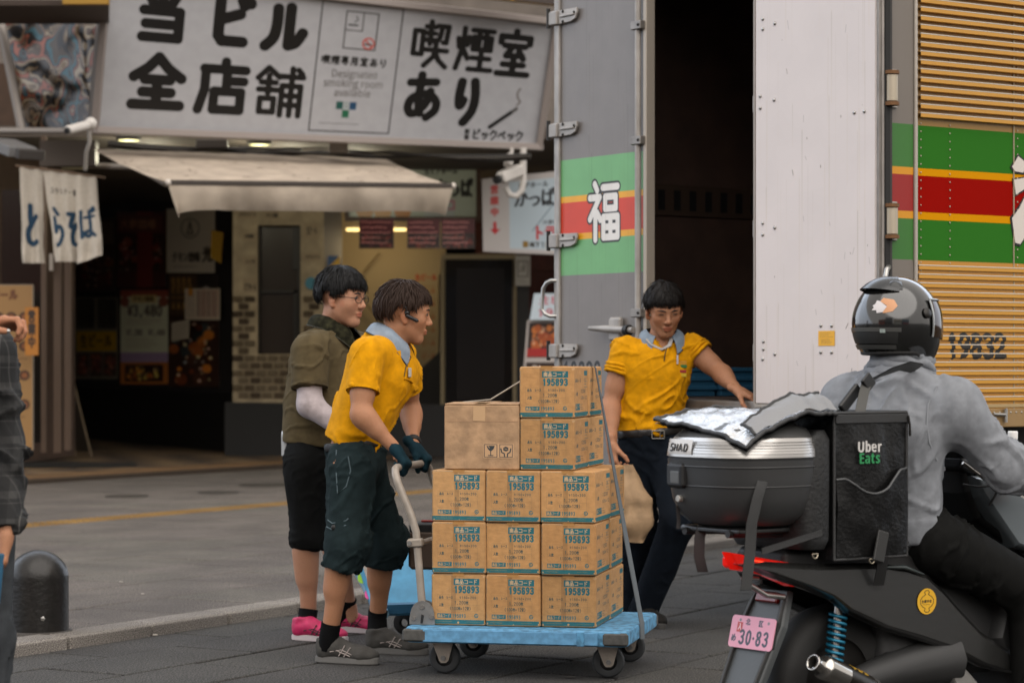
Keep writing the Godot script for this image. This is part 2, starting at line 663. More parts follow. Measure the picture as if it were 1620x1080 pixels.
const GL := {
	"0": "~50 6 26 20 20 50 26 80 50 94 74 80 80 50 74 20 50 6", "1": "32 22 54 6 54 94", "2": "~20 26 34 8 62 6 78 24 70 46 44 66 20 92;20 92 82 92",
	"3": "~20 16 44 6 70 12 76 30 64 44 46 48;~46 48 70 54 80 72 68 90 44 94 18 84", "4": "62 94 62 6 14 68 86 68", "5": "74 8 28 8 24 44;~24 44 50 38 76 50 78 74 60 92 34 92 18 82",
	"6": "~70 8 40 20 24 48 24 76 44 94 70 88 78 66 62 48 36 52 24 66", "7": "18 8 82 8 44 94", "8": "~50 6 28 12 24 28 36 42 50 47 66 54 78 70 70 88 50 94 30 88 22 70 34 54 50 47 64 42 76 28 72 12 50 6",
	"9": "~30 92 60 80 76 52 76 24 56 6 30 12 22 34 38 52 64 48 76 34", ",": "50 86 40 108", "-": "26 50 74 50", "¥": "14 6 50 48 86 6;50 48 50 94;24 56 76 56;24 74 76 74", ".": "48 90 52 92",
	"(": "~66 0 44 24 40 50 44 76 66 100", ")": "~34 0 56 24 60 50 56 76 34 100", "x": "20 40 70 80;70 40 20 80",
	"当": "50 4 50 34;22 10 32 28;78 10 68 28;15 42 85 42 85 92;15 92 85 92;20 67 85 67", "ビ": "25 10 25 78 34 88 82 88;25 50 72 36;74 8 80 20;88 3 94 15", "ル": "~34 14 34 48 28 72 12 88;62 10 62 84;~62 84 78 78 92 58",
	"全": "50 5 32 25 8 42;50 5 68 25 92 42;28 46 72 46;25 69 75 69;50 46 50 92;8 92 92 92", "店": "54 3 54 16;15 17 92 17;18 17 18 55 8 93;58 25 58 56;58 38 90 38;36 58 86 58 86 92 36 92 36 58",
	"舗": "25 5 5 25;25 5 48 22;12 33 42 33;27 20 27 54;8 47 46 47;12 64 40 64 40 90 12 90 12 64;52 20 97 20;74 4 74 95;86 6 94 14;55 38 93 38 93 95;55 38 55 95;55 57 93 57;55 75 93 75",
	"喫": "6 25 28 25 28 72 6 72 6 25;36 15 60 15;36 28 60 28;34 42 62 42;48 5 48 50;66 12 95 12 92 45 84 45;78 12 74 35 64 48;36 62 96 62;66 50 62 75 38 95;66 66 76 82 96 95",
	"煙": "20 8 20 45 6 92;6 30 10 48;34 26 30 42;20 50 34 70;42 10 96 10;46 24 92 24 92 50 46 50 46 24;60 10 60 50;78 10 78 50;46 68 92 68;69 56 69 92;40 92 98 92",
	"室": "50 2 50 12;10 28 10 15 90 15 90 28;22 34 78 34;45 34 28 55;28 56 72 54;62 44 76 60;22 74 78 74;50 60 50 94;8 94 92 94",
	"あ": "15 22 80 18;~42 5 40 60 46 85;~68 38 60 62 40 82 22 86 14 72 22 55 45 45 70 46 86 60 84 78 64 93", "り": "~28 10 24 40 28 60 38 48;~68 8 74 40 68 70 45 94",
	"専": "15 12 85 12;50 2 50 62;22 22 78 22 78 52 22 52 22 22;22 37 78 37;8 64 92 64;68 55 68 95 55 92;28 74 38 86", "用": "22 10 22 60 10 94;22 10 82 10 82 92 70 92;22 36 82 36;22 60 82 60;52 10 52 92",
	"ピ": "25 10 25 78 34 88 82 88;25 50 72 36;o 86 12 8", "ッ": "22 40 28 58;48 36 53 54;~82 38 75 68 45 92", "ク": "42 5 30 30 10 50;~38 22 85 22 75 60 35 95", "ペ": "5 65 35 30 92 78;o 76 24 8",
	"新": "30 3 30 12;8 16 52 16;18 22 22 34;42 22 38 34;5 38 55 38;8 55 52 55;30 38 30 95;28 60 8 82;34 62 50 76;90 8 65 18 65 60 56 92;65 42 97 42;82 42 82 96",
	"宿": "50 2 50 12;10 26 10 15 90 15 90 26;30 28 12 60;22 48 22 96;36 36 94 36;62 36 52 54;44 54 88 54 88 92 44 92 44 54;44 73 88 73",
	"と": "~34 6 36 26 42 46;~78 30 48 46 26 64 30 86 58 93 84 88", "ら": "42 6 60 18;~30 28 26 62 46 50 70 52 78 70 62 90 40 95", "そ": "28 12 70 10;~70 10 32 45 86 38 58 52 46 70 56 88 76 92",
	"ば": "~20 10 16 50 20 90 28 74;40 30 92 28;~66 10 66 80 52 90 40 82 50 72 70 78 90 92;80 4 85 14;92 0 97 10", "ぱ": "~20 10 16 50 20 90 28 74;40 30 92 28;~66 10 66 80 52 90 40 82 50 72 70 78 90 92;o 90 8 7",
	"ス": "~20 15 76 15 60 50 10 92;55 55 90 92", "タ": "42 5 30 30 10 50;~38 22 85 22 75 60 35 95;35 45 70 68", "ミ": "25 12 75 25;25 42 70 54;20 72 80 90", "ナ": "10 35 90 35;~55 8 52 55 25 92", "一": "8 50 92 50",
	"番": "75 5 25 12;50 10 50 52;30 18 36 26;70 16 64 26;8 32 92 32;48 34 10 56;52 34 90 56;24 58 76 58 76 94 24 94 24 58;50 58 50 94;24 76 76 76",
	"福": "22 3 30 14;6 26 38 26 6 62;24 46 24 97;30 52 40 64;48 10 96 10;56 26 90 26 90 46 56 46 56 26;50 60 96 60 96 94 50 94 50 60;73 60 73 94;50 77 96 77",
	"商": "50 2 50 12;8 15 92 15;34 20 40 30;66 20 60 30;14 95 14 36 86 36 86 95;42 40 36 54;58 40 64 54;34 62 66 62 66 84 34 84 34 62", "品": "30 6 70 6 70 40 30 40 30 6;8 55 44 55 44 94 8 94 8 55;56 55 92 55 92 94 56 94 56 55",
	"コ": "15 18 85 18 85 85;12 85 88 85", "ー": "10 50 90 50", "ド": "35 8 35 95;35 38 75 58;65 8 71 20;80 4 86 16", "北": "8 35 36 35;36 8 36 95;6 80 36 70;62 8 62 88 92 88 92 74;88 30 62 45", "区": "88 10 14 10 14 92 92 92;30 26 74 74;72 24 30 76",
	"め": "~22 20 30 52 45 76;~62 10 50 60 28 88 14 74 22 48 55 34 84 48 86 72 62 92", "営": "25 5 30 18;50 3 50 16;75 5 69 18;12 36 12 24 88 24 88 36;32 38 68 38 68 54 32 54 32 38;22 66 78 66 78 94 22 94 22 66",
	"業": "38 3 38 22;62 3 62 22;15 10 24 20;85 10 76 20;8 26 92 26;32 30 38 40;68 30 62 40;15 42 85 42;18 54 82 54;8 66 92 66;50 42 50 96;46 68 12 92;54 68 88 92", "中": "15 25 85 25 85 62 15 62 15 25;50 4 50 96",
	"か": "~12 32 62 28 58 80 44 88;~38 6 32 50 12 90;76 22 92 50", "っ": "~20 52 62 44 82 58 70 80 45 90", "ト": "35 8 35 95;35 38 75 58", "ラ": "22 12 78 12;~12 36 86 36 74 66 35 95", "ノ": "~80 10 60 55 15 92",
	"大": "8 34 92 34;50 5 48 50 10 94;52 45 90 94", "衆": "50 2 42 12;18 14 82 14 82 38 18 38 18 14;40 14 40 38;60 14 60 38;8 44 92 44;50 44 50 96;30 54 12 78;70 54 88 78;34 62 34 92", "酒": "10 10 18 20;5 34 14 42;6 90 20 62;28 12 97 12;34 28 92 28 92 94 34 94 34 28;54 12 52 50;72 12 72 50;34 74 92 74",
	"場": "5 40 32 40;18 14 18 74;4 80 34 66;44 8 86 8 86 38 44 38 44 8;44 23 86 23;36 50 96 50;50 56 36 76;46 62 94 62 84 94;64 64 48 92;78 64 66 92", "地": "5 38 36 38;20 12 20 74;4 80 40 68;40 45 95 32 92 66 82 66;66 6 66 70;48 22 48 86 94 88 96 76",
	"下": "8 12 92 12;50 12 50 95;54 36 78 54", "生": "25 12 12 45;22 30 86 30;18 60 82 60;50 5 50 94;8 94 92 94", "ア": "~12 15 86 15 58 50;~52 30 48 62 22 94", "ホ": "8 32 92 32;50 6 50 92 40 90;28 50 12 76;72 50 88 76",
	"チ": "75 8 25 18;8 42 92 42;~52 16 50 60 25 94", "キ": "15 30 80 24;10 62 90 54;42 6 58 95", "ン": "15 18 35 32;~12 85 60 70 88 30", "光": "50 5 50 40;22 12 32 32;78 12 68 32;8 42 92 42;38 42 34 70 8 92;62 42 62 88 90 88 92 74",
	"名": "40 5 12 40;30 20 72 20 50 50 10 66;38 58 84 58 84 94 38 94 38 58", "入": "~40 8 55 15 48 48 8 92;~52 34 66 66 92 92", "数": "26 4 26 40;8 22 46 22;10 8 18 18;42 8 34 18;26 24 8 40;26 24 44 38;6 60 48 60;22 46 14 70 40 94;38 60 12 94;66 4 54 38;60 26 96 26;84 26 72 66 50 94;62 44 92 94",
	"レ": "~25 10 25 88 85 50", "枚": "6 30 44 30;26 4 26 96;24 36 6 66;28 40 42 54;64 4 52 40;58 28 96 28;84 28 74 66 48 94;62 44 94 94", "袋": "30 4 12 26;22 18 22 44;36 18 90 12;58 4 90 42;8 50 92 50;50 44 50 60;48 56 10 82;34 74 34 96 56 88;56 60 90 94",
}


func _ready() -> void:
	# camera
	var cam := Camera3D.new()
	cam.name = "camera"
	var lens := CameraAttributesPhysical.new()
	lens.frustum_near = 0.1
	lens.frustum_far = 600.0
	lens.frustum_focal_length = 85.0
	lens.frustum_focus_distance = 9.3
	lens.exposure_aperture = 4.0
	cam.attributes = lens
	cam.position = Vector3(0, H, 0)
	cam.set_frustum(0.1 * 1080.0 / F, Vector2(0, 0.1 * 40.0 / F), 0.1, 600.0)
	add_child(cam)
	cam.current = true
	# sky, exposure
	var env := Environment.new()
	env.background_mode = Environment.BG_SKY
	var sm := ProceduralSkyMaterial.new()
	sm.sky_top_color = Color(0.78, 0.82, 0.88)
	sm.sky_horizon_color = Color(0.68, 0.70, 0.73)
	sm.sky_curve = 0.3
	sm.ground_bottom_color = Color(0.2, 0.19, 0.18)
	sm.ground_horizon_color = Color(0.4, 0.4, 0.4)
	var sky := Sky.new()
	sky.sky_material = sm
	env.sky = sky
	env.background_energy_multiplier = 1.25
	env.tonemap_mode = Environment.TONE_MAPPER_LINEAR
	env.tonemap_exposure = 3.65
	env.sdfgi_enabled = true
	env.ssao_enabled = true
	env.ssil_enabled = true
	var we := WorldEnvironment.new()
	we.name = "world_environment"
	we.environment = env
	add_child(we)
	# an overcast sun
	var sun := DirectionalLight3D.new()
	sun.name = "sun"
	sun.light_energy = 0.26
	sun.light_color = Color(1.0, 0.975, 0.95)
	sun.light_angular_distance = 80.0
	sun.shadow_enabled = true
	sun.rotation_degrees = Vector3(-50, 20, 0)
	add_child(sun)

	rng.seed = 7
	fine.seed = 3
	fine.frequency = 1.0
	fine.fractal_octaves = 3
	materials()
	ground()
	shop()
	street_side()
	lorry()
	trolley()
	second_trolley()
	scooter()
	people()


func materials() -> void:
	M.mottle = noise_tex(0.012, 0.78, 1.0, 5)
	M.grain = noise_tex(0.11, 0.35, 1.0, 6, 4, 512, 0.3, 0.7)
	M.blotch = noise_tex(0.009, 0.84, 1.0, 9, 6, 512, 0.2, 0.8)
	M.rough_n = bump_tex(0.22, 11, 5.0)
	M.soft_n = bump_tex(0.02, 12, 6.0)
	M.weave_n = bump_tex(0.4, 13, 3.0, 512, 2)
	M.skin_t = noise_tex(0.05, 0.86, 1.0, 21, 4, 512, 0.25, 0.75)
	M.black = mat("0c0b0b", 0.6)
	M.dark_metal = mat("2b2927", 0.45, 0.6)
	M.steel = mat("b9b7b3", 0.32, 0.9, M.mottle, null, 1.0)
	M.alu = mat("a9a6a1", 0.5, 0.45, M.mottle, null, 0.8)
	M.rubber = mat("151413", 0.75)
	M.plastic = mat("121212", 0.42, 0.0, null, M.rough_n, 6.0, 0.15)
	M.white = mat("cfcac4", 0.55)


# ---------------------------------------------------------------- the ground
const KERB := Vector3(-2.21, 0, -10.64)
const KU := Vector3(0.4943, 0, -0.8693)     # along the kerb, away from the eye
const KN := Vector3(-0.8693, 0, -0.4943)    # across it, towards the shop

func K(t: float, q: float, y := 0.0) -> Vector3:
	return KERB + KU * t + KN * q + Vector3(0, y, 0)

func seen(p: Vector3, margin := 40.0) -> bool:
	if p.z > -2.0:
		return false
	var px := 810.0 + F * p.x / -p.z
	var py := 580.0 - F * (p.y - H) / -p.z
	return px > -margin and px < 1620 + margin and py < 1080 + margin and py > -margin

func stone_mat(hex: String, grain_scale: float) -> StandardMaterial3D:
	var m := mat(hex, 0.88, 0.0, M.grain, M.rough_n, grain_scale, 1.4)
	m.uv1_world_triplanar = true
	m.detail_enabled = true
	m.detail_blend_mode = BaseMaterial3D.BLEND_MODE_MUL
	m.detail_albedo = M.blotch
	m.detail_uv_layer = BaseMaterial3D.DETAIL_UV_2
	m.uv2_triplanar = true
	m.uv2_world_triplanar = true
	m.uv2_scale = Vector3.ONE * 0.23
	return m

func slabs(owner_node: Node3D, called: String, t0: float, t1: float, q0: float, q1: float, sl: float, sw: float, gap: float, y: float, mats: Array, bond: float, most: int) -> void:
	# stones in rows along the kerb; those that show largest are parts, the others one mass
	var basis := Basis(KU, Vector3.UP, -KN)
	var places := []
	var row := 0
	var q := q0
	while q < q1 - 0.01:
		var t := t0 - (bond * sl if row % 2 else 0.0)
		while t < t1:
			var c := K(t + sl * 0.5, q + sw * 0.5, 0)
			if seen(c, 120.0):
				places.append(c)
			t += sl
		q += sw
		row += 1
	places.sort_custom(func(a, b): return a.z > b.z)
	var mb := MB.new()
	mb.box(Transform3D(), Vector3(sl - gap, 0.05, sw - gap), 0.007)
	var shape := mb.mesh()
	var rest := MB.new()
	for k in places.size():
		var dy := rng.randf_range(-0.0025, 0.0025)
		var tilt := Basis(KU, rng.randf_range(-0.003, 0.003)) * basis
		var at := Transform3D(tilt, places[k] + Vector3(0, y - 0.025 + dy, 0))
		if k < most:
			var o := part(called, shape, mats[rng.randi() % mats.size()], owner_node)
			o.transform = at
		else:
			rest.box(at, Vector3(sl - gap, 0.05, sw - gap), 0.0)
	if rest.v.size():
		part(called + "_field", rest, mats[0], owner_node, "stuff")

func ground() -> void:
	var base := MB.new()
	base.box(Transform3D(Basis(), Vector3(0, -0.14, 0)), Vector3(900, 0.2, 900))
	var g := part("ground", base, stone_mat("3a3733", 3.0), self, "structure")
	g.set_meta("label", "dark bed of the street seen in the joints of the paving")
	# the road in front of the kerb
	var road := Node3D.new()
	road.name = "road"
	add_child(road)
	road.set_meta("kind", "structure")
	road.set_meta("label", "grey stone paved road in front of the kerb")
	var rm := [stone_mat("5d5a55", 1.6), stone_mat("565350", 1.6), stone_mat("625e58", 1.6), stone_mat("5a5753", 1.6)]
	slabs(road, "paver", -3.0, 12.0, -7.2, -0.12, 0.9, 0.45, 0.016, 0.0, rm, 0.5, 290)
	# the raised pavement
	var walk := Node3D.new()
	walk.name = "pavement"
	add_child(walk)
	walk.set_meta("kind", "structure")
	walk.set_meta("label", "brownish grey pavement of smooth slabs behind the kerb")
	var wm := [stone_mat("8c827a", 2.0), stone_mat("90867e", 2.0), stone_mat("887e77", 2.0), stone_mat("8e867c", 2.0)]
	slabs(walk, "paver", -4.0, 30.0, 0.08, 5.0, 0.6, 0.62, 0.008, 0.05, wm, 0.5, 260)
	slabs(walk, "far_paver", -4.0, 34.0, 5.36, 9.5, 0.6, 0.59, 0.006, 0.05, wm, 0.5, 20)
	# the yellow guiding strip
	var strip := Node3D.new()
	strip.name = "guiding_strip"
	add_child(strip)
	strip.set_meta("kind", "structure")
	strip.set_meta("label", "worn ochre guiding strip along the pavement")
	var ym := [stone_mat("b58a42", 5.0), stone_mat("aa803c", 5.0), stone_mat("bb9048", 5.0)]
	var bl := MB.new()
	bl.box(Transform3D(), Vector3(0.296, 0.05, 0.31), 0.006)
	for x in 4:
		for z in 4:
			bl.lathe([Vector2(0.0, 0.031), Vector2(0.012, 0.030), Vector2(0.018, 0.024)], Transform3D(Basis(), Vector3(-0.11 + x * 0.073, 0, -0.11 + z * 0.073)), 8)
	var bm := bl.mesh()
	for i in 90:
		var c := K(-3.0 + i * 0.3, 5.19, 0.028)
		if seen(c, 60.0):
			part("tile", bm, ym[i % 3 if i % 7 else 1], strip).transform = Transform3D(Basis(KU, Vector3.UP, -KN), c)
	# kerb stones
	var kerb := Node3D.new()
	kerb.name = "kerb"
	add_child(kerb)
	kerb.set_meta("kind", "structure")
	kerb.set_meta("label", "low pale granite kerb between road and pavement")
	var km := [stone_mat("b9b0a6", 3.0), stone_mat("b1a89e", 3.0), stone_mat("beb5aa", 3.0)]
	var kb := MB.new()
	kb.box(Transform3D(), Vector3(0.594, 0.2, 0.18), 0.016)
	var kmesh := kb.mesh()
	for i in 34:
		var c := K(-2.4 + i * 0.6, -0.01, -0.042)
		if seen(c, 150.0):
			part("stone", kmesh, km[rng.randi() % 3], kerb).transform = Transform3D(Basis(KU, Vector3.UP, -KN).rotated(Vector3.UP, rng.randf_range(-0.004, 0.004)), c)
	# the tiled floor of the shop front, with its step
	var floor_n := Node3D.new()
	floor_n.name = "floor"
	add_child(floor_n)
	floor_n.set_meta("kind", "structure")
	floor_n.set_meta("label", "brown and beige tiled floor in front of the shop")
	var bed := MB.new()
	bed.box(Transform3D(Basis(KU, Vector3.UP, -KN), K(14, 24.52, 0.03)), Vector3(90, 0.14, 30.0), 0.02)
	part("bed", bed, stone_mat("55422f", 2.0), floor_n)
	var tm := [stone_mat("c2a078", 2.0), stone_mat("7a6452", 2.0), stone_mat("b3906a", 2.0), stone_mat("b08452", 2.0)]
	var tb := MB.new()
	tb.box(Transform3D(), Vector3(0.592, 0.03, 0.592), 0.005)
	var tmesh := tb.mesh()
	var left := 300
	for r in 34:
		for i in 46:
			var c := K(-2.0 + i * 0.6, 9.85 + r * 0.6, 0.093)
			if seen(c, 20.0) and left > 0 and 810.0 + F * c.x / -c.z < 720 and c.z > -46.0:
				left -= 1
				var which := 3 if r == 0 else (0 if (i + r) % 2 else (1 if rng.randf() < 0.6 else 2))
				part("tile", tmesh, tm[which], floor_n).transform = Transform3D(Basis(KU, Vector3.UP, -KN), c)
	# iron covers in the pavement
	for q in [[430, 767, 0.34, "round iron cover set in the pavement near the shop step"], [200, 785, 0.2, "small dark iron cover in the pavement before the mat"], [345, 779, 0.2, "small dark iron cover in the pavement right of the mat"]]:
		var lid := thing("manhole_cover", q[3], "manhole cover", G(q[0], q[1], 0.052))
		var mb := MB.new()
		mb.lathe([Vector2(0.0, 0.004), Vector2(q[2] - 0.03, 0.004), Vector2(q[2] - 0.025, 0.0), Vector2(q[2] - 0.01, 0.0), Vector2(q[2] - 0.005, 0.006), Vector2(q[2], 0.006), Vector2(q[2], -0.02)], Transform3D(), 28)
		part("lid", mb, mat("4c463f", 0.7, 0.3, M.grain, M.rough_n, 3.0), lid)
	# trodden gum and spots of oil
	var gum := MB.new()
	for i in 150:
		var q := rng.randf_range(-3.5, 9.0)
		var c := K(rng.randf_range(-2.0, 18.0), q, 0.0585 if q > 0.15 else 0.0055)
		if seen(c, 10.0) and absf(q - 5.2) > 0.25 and absf(q) > 0.2:
			gum.lathe([Vector2(0.0, 0.0012), Vector2(0.7, 0.0012), Vector2(1.0, 0.0)], Transform3D(Basis(Vector3(rng.randf_range(0.008, 0.03), 0, 0), Vector3.UP, Vector3(0, 0, rng.randf_range(0.008, 0.025))), c), 9)
	part("gum_spots", gum, mat("3a3632", 0.9), walk, "stuff")
	# scraps of litter
	for q in [[191, 921], [225, 940], [245, 1005]]:
		var mb := MB.new()
		mb.box(Transform3D(Basis(Vector3.UP, q[0]), G(q[0], q[1], 0.053) + Vector3(0, 0.003, 0)), Vector3(0.022, 0.004, 0.014), 0.001)
		single("litter", mb, mat("9a948a", 0.8), "tiny pale scrap of paper lying on the pavement", "litter", "paper scraps on the pavement")
	# the bollard
	var b := thing("bollard", "black domed cast iron bollard behind the kerb", "bollard", G(60, 1000, 0.05))
	var mb := MB.new()
	var prof := [Vector2(0.137, -0.05), Vector2(0.137, 0.0), Vector2(0.136, 0.25)]
	for i in 9:
		var a := PI / 2 * (i + 1) / 9
		prof.append(Vector2(0.136 * cos(a), 0.25 + 0.125 * sin(a)))
	mb.lathe(prof, Transform3D(), 40)
	part("post", mb, mat("252321", 0.36, 0.35, M.mottle, M.soft_n, 3.0, 0.25), b)
	mb = MB.new()
	mb.lathe([Vector2(0.0, 0.003), Vector2(0.006, 0.002), Vector2(0.012, 0.0)], Transform3D(Basis(Vector3(1, 0, 0), PI / 2), Vector3(0.045, 0.075, 0.131)), 5)
	part("stud", mb, M.steel, b)
	mb = MB.new()
	mb.lathe([Vector2(0.137, 0.012), Vector2(0.155, 0.008), Vector2(0.165, 0.0)], Transform3D(), 40)
	part("collar", mb, stone_mat("5d5751", 4.0), b)


# ---------------------------------------------------------------- the shop front
func slab(mb: MB, tl: Vector3, tr: Vector3, br: Vector3, bl: Vector3, th: float) -> void:
	# a board of thickness th whose face has these four corners
	var nn := (tr - bl).cross(tl - br).normalized()
	if nn.z < 0.0:
		nn = -nn
	var d := -nn * th
	for off in [Vector3.ZERO, d]:
		var rows := []
		for j in 5:
			var row := []
			for i in 7:
				row.append(tl.lerp(tr, i / 6.0).lerp(bl.lerp(br, i / 6.0), j / 4.0) + off)
			rows.append(row)
		mb.grid(rows, false, tl.lerp(br, 0.5) + d * 0.5)
	mb.quad(tl, tr, tr + d, tl + d); mb.quad(br, bl, bl + d, br + d)
	mb.quad(bl, tl, tl + d, bl + d); mb.quad(tr, br, br + d, tr + d)

func face(tl: Vector3, tr: Vector3, br: Vector3, bl: Vector3, lift := 0.003) -> MB:
	# a thin printed sheet lifted off a board
	var nn := (tr - bl).cross(tl - br).normalized()
	if nn.z < 0.0:
		nn = -nn
	var rows := []
	for j in 7:
		var row := []
		for i in 13:
			row.append(tl.lerp(tr, i / 12.0).lerp(bl.lerp(br, i / 12.0), j / 6.0) + nn * lift)
		rows.append(row)
	var mb := MB.new()
	mb.grid(rows, false, tl.lerp(br, 0.5) - nn)
	return mb

func board(called: String, label: String, category: String, c: Array, th: float, edge: Material, tex: Texture2D, group := "", rough := 0.5) -> Node3D:
	# c: top left, top right, bottom right, bottom left
	var mid: Vector3 = (c[2] + c[3]) * 0.5
	var o := thing(called, label, category, mid, 0.0, group)
	var p := []
	for q in c:
		p.append(q - mid)
	var mb := MB.new()
	slab(mb, p[0], p[1], p[2], p[3], th)
	part("backing", mb, edge, o)
	if tex:
		part("print", face(p[0].lerp(p[2], 0.004), p[1].lerp(p[3], 0.004), p[2].lerp(p[0], 0.004), p[3].lerp(p[1], 0.004)), printed(tex, rough), o)
	return o

func px4(x0: float, y0: float, x1: float, y1: float, z0: float, z1: float) -> Array:
	return [P(x0, y0, z0), P(x1, y0, z1), P(x1, y1, z1), P(x0, y1, z0)]

func shop() -> void:
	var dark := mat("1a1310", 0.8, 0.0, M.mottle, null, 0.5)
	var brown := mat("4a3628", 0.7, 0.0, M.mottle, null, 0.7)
	var b := thing("shop_building", "dark shop building with a deep recessed front behind the sign and the awning", "building", Vector3(-3, 0, -33))
	var put := func(called: String, m: Material, c: Array, th: float, parent: Node) -> MeshInstance3D:
		var mb := MB.new()
		var q := []
		for e in c:
			q.append(e - Vector3(-3, 0, -33))
		slab(mb, q[0], q[1], q[2], q[3], th)
		return part(called, mb, m, parent)
	# the storeys above and the ceiling of the recess
	var up := mat("6b625a", 0.8, 0.0, M.mottle, null, 0.4)
	put.call("upper_wall", up, [Vector3(-16, 14, -26.9), Vector3(9, 14, -33.2), Vector3(9, 3.95, -33.2), Vector3(-16, 3.95, -26.9)], 0.4, b)
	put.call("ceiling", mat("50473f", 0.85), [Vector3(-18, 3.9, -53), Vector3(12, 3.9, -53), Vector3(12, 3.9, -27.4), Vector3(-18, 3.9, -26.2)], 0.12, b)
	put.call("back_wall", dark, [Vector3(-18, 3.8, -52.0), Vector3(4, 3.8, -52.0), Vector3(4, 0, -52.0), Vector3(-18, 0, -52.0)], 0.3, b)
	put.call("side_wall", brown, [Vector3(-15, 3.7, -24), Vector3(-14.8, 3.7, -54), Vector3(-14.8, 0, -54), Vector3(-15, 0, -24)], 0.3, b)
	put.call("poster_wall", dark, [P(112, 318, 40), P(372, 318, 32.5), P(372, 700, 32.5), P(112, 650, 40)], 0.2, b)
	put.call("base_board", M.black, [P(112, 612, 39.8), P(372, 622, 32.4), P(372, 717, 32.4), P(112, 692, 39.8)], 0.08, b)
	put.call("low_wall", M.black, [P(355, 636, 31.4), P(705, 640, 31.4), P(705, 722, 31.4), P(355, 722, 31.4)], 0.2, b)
	# the left end: dark boarded wall and the frame of a glass door
	put.call("left_wall", brown, [P(-160, 100, 27), P(118, 100, 30), P(118, 720, 30), P(-160, 760, 27)], 0.15, b)
	var fm := mat("5b4a3d", 0.5, 0.3)
	for x in [[64, 72, 215, 716], [84, 96, 395, 716], [101, 111, 395, 712]]:
		put.call("door_post", fm, px4(x[0], x[2], x[1], x[3], 26.6, 26.6), 0.06, b)
	put.call("door_plate", mat("a39a90", 0.5), px4(77, 401, 83, 428, 26.5, 26.5), 0.02, b)
	var glass := mat("1b1815", 0.12, 0.0)
	put.call("door_glass", glass, px4(2, 300, 66, 700, 26.9, 26.9), 0.02, b)
	put.call("beam", mat("4a4038", 0.6), px4(62, 222, 150, 262, 26.0, 26.0), 0.2, b)
	put.call("light_panel", mat("99906f", 0.6), px4(97, 226, 132, 268, 26.3, 26.3), 0.05, b)
	# the cream stair wall, the dark slope under it and the red boarded wall
	var cream := mat("887b62", 0.75)
	put.call("stair_wall", cream, px4(538, 330, 705, 640, 33.5, 33.5), 0.15, b)
	var mb := MB.new()
	mb.prism(PackedVector2Array([Vector2(-1.02, 0), Vector2(0, 0), Vector2(0, 0.92)]), Transform3D(Basis(), P(699, 660, 33.2) - Vector3(-3, 0, -33)), 0.2)
	part("stair_slope", mb, M.black, b)
	for q in [[575, 430, 600, 400], [570, 470, 612, 520]]:
		mb = MB.new()
		mb.cyl(P(q[0], q[1], 33.3) - Vector3(-3, 0, -33), P(q[2], q[3], 33.3) - Vector3(-3, 0, -33), 0.012, 6)
		part("stair_line", mb, mat("5a4a33", 0.7), b)
	var red := mat("4a1d17", 0.7, 0.0, M.mottle, null, 0.6)
	put.call("red_wall", red, px4(752, 225, 960, 700, 33.2, 33.2), 0.15, b)
	for i in 14:
		put.call("board", red, px4(752, 232 + i * 33, 960, 263.5 + i * 33, 33.15, 33.15), 0.05, b)
	# the pillar with a dark window, small notices and bricks below
	var pil := thing("brick_pillar", "cream shop pillar with a tall dark window and pale bricks on its lower half", "pillar", Vector3(P(450, 700, 31.5).x, 0, -31.5))
	var po := pil.position
	var pm := mat("b8a688", 0.75, 0.0, M.mottle, null, 0.6)
	for q in [[368, 325, 407, 637], [475, 325, 512, 637], [407, 325, 475, 356], [407, 560, 475, 637]]:
		mb = MB.new()
		var c := px4(q[0], q[1], q[2], q[3], 31.5, 31.5)
		slab(mb, c[0] - po, c[1] - po, c[2] - po, c[3] - po, 0.3)
		part("pillar_face", mb, pm, pil)
	mb = MB.new()
	var c4 := px4(512, 325, 541, 637, 31.52, 31.9)
	slab(mb, c4[0] - po, c4[1] - po, c4[2] - po, c4[3] - po, 0.2)
	part("grey_strip", mb, mat("6d675f", 0.5), pil)
	mb = MB.new()
	c4 = px4(405, 354, 477, 562, 31.7, 31.7)
	slab(mb, c4[0] - po, c4[1] - po, c4[2] - po, c4[3] - po, 0.05)
	part("window", mb, mat("332a20", 0.2), pil)
	for q in [[405, 354, 411, 562], [470, 354, 477, 562], [411, 459, 470, 463], [463, 356, 470, 425], [464, 459, 471, 562]]:
		mb = MB.new()
		c4 = px4(q[0], q[1], q[2], q[3], 31.62, 31.62)
		slab(mb, c4[0] - po, c4[1] - po, c4[2] - po, c4[3] - po, 0.06)
		part("frame", mb, mat("17120e", 0.5), pil)
	var bm := [mat("9c886b", 0.85, 0.0, M.grain, M.rough_n, 3.0), mat("8a765d", 0.85, 0.0, M.grain, M.rough_n, 3.0), mat("a89477", 0.85, 0.0, M.grain, M.rough_n, 3.0), mat("74614c", 0.85, 0.0, M.grain, M.rough_n, 3.0)]
	var bmb := MB.new()
	bmb.box(Transform3D(), Vector3(16.0, 9.0, 4.0) * 31.5 / F, 0.006)
	var bsh := bmb.mesh()
	for r in 14:
		for i in 9:
			var x := 376 + i * 18.6 + (9.3 if r % 2 else 0.0)
			var y := 473 + r * 11.7
			if x < 505 and not (x > 396 and x < 486 and y < 566):
				var o := part("brick", bsh, bm[rng.randi() % 4], pil)
				o.position = P(x, y, 31.49) - po
	# small black notices on the pillar
	var can := Canvas.new(512, 256, C("9d8b70"))
	for q in [["スタミナ一番", 20, 20], ["とらそば", 300, 30], ["ビアホール", 20, 120], ["チキン酒場", 280, 120], ["大衆酒場", 20, 200], ["生ビール", 300, 200]]:
		can.text(q[0], q[1], q[2], 34, 40, 3.0, C("1d1814"))
	var nt := can.tex()
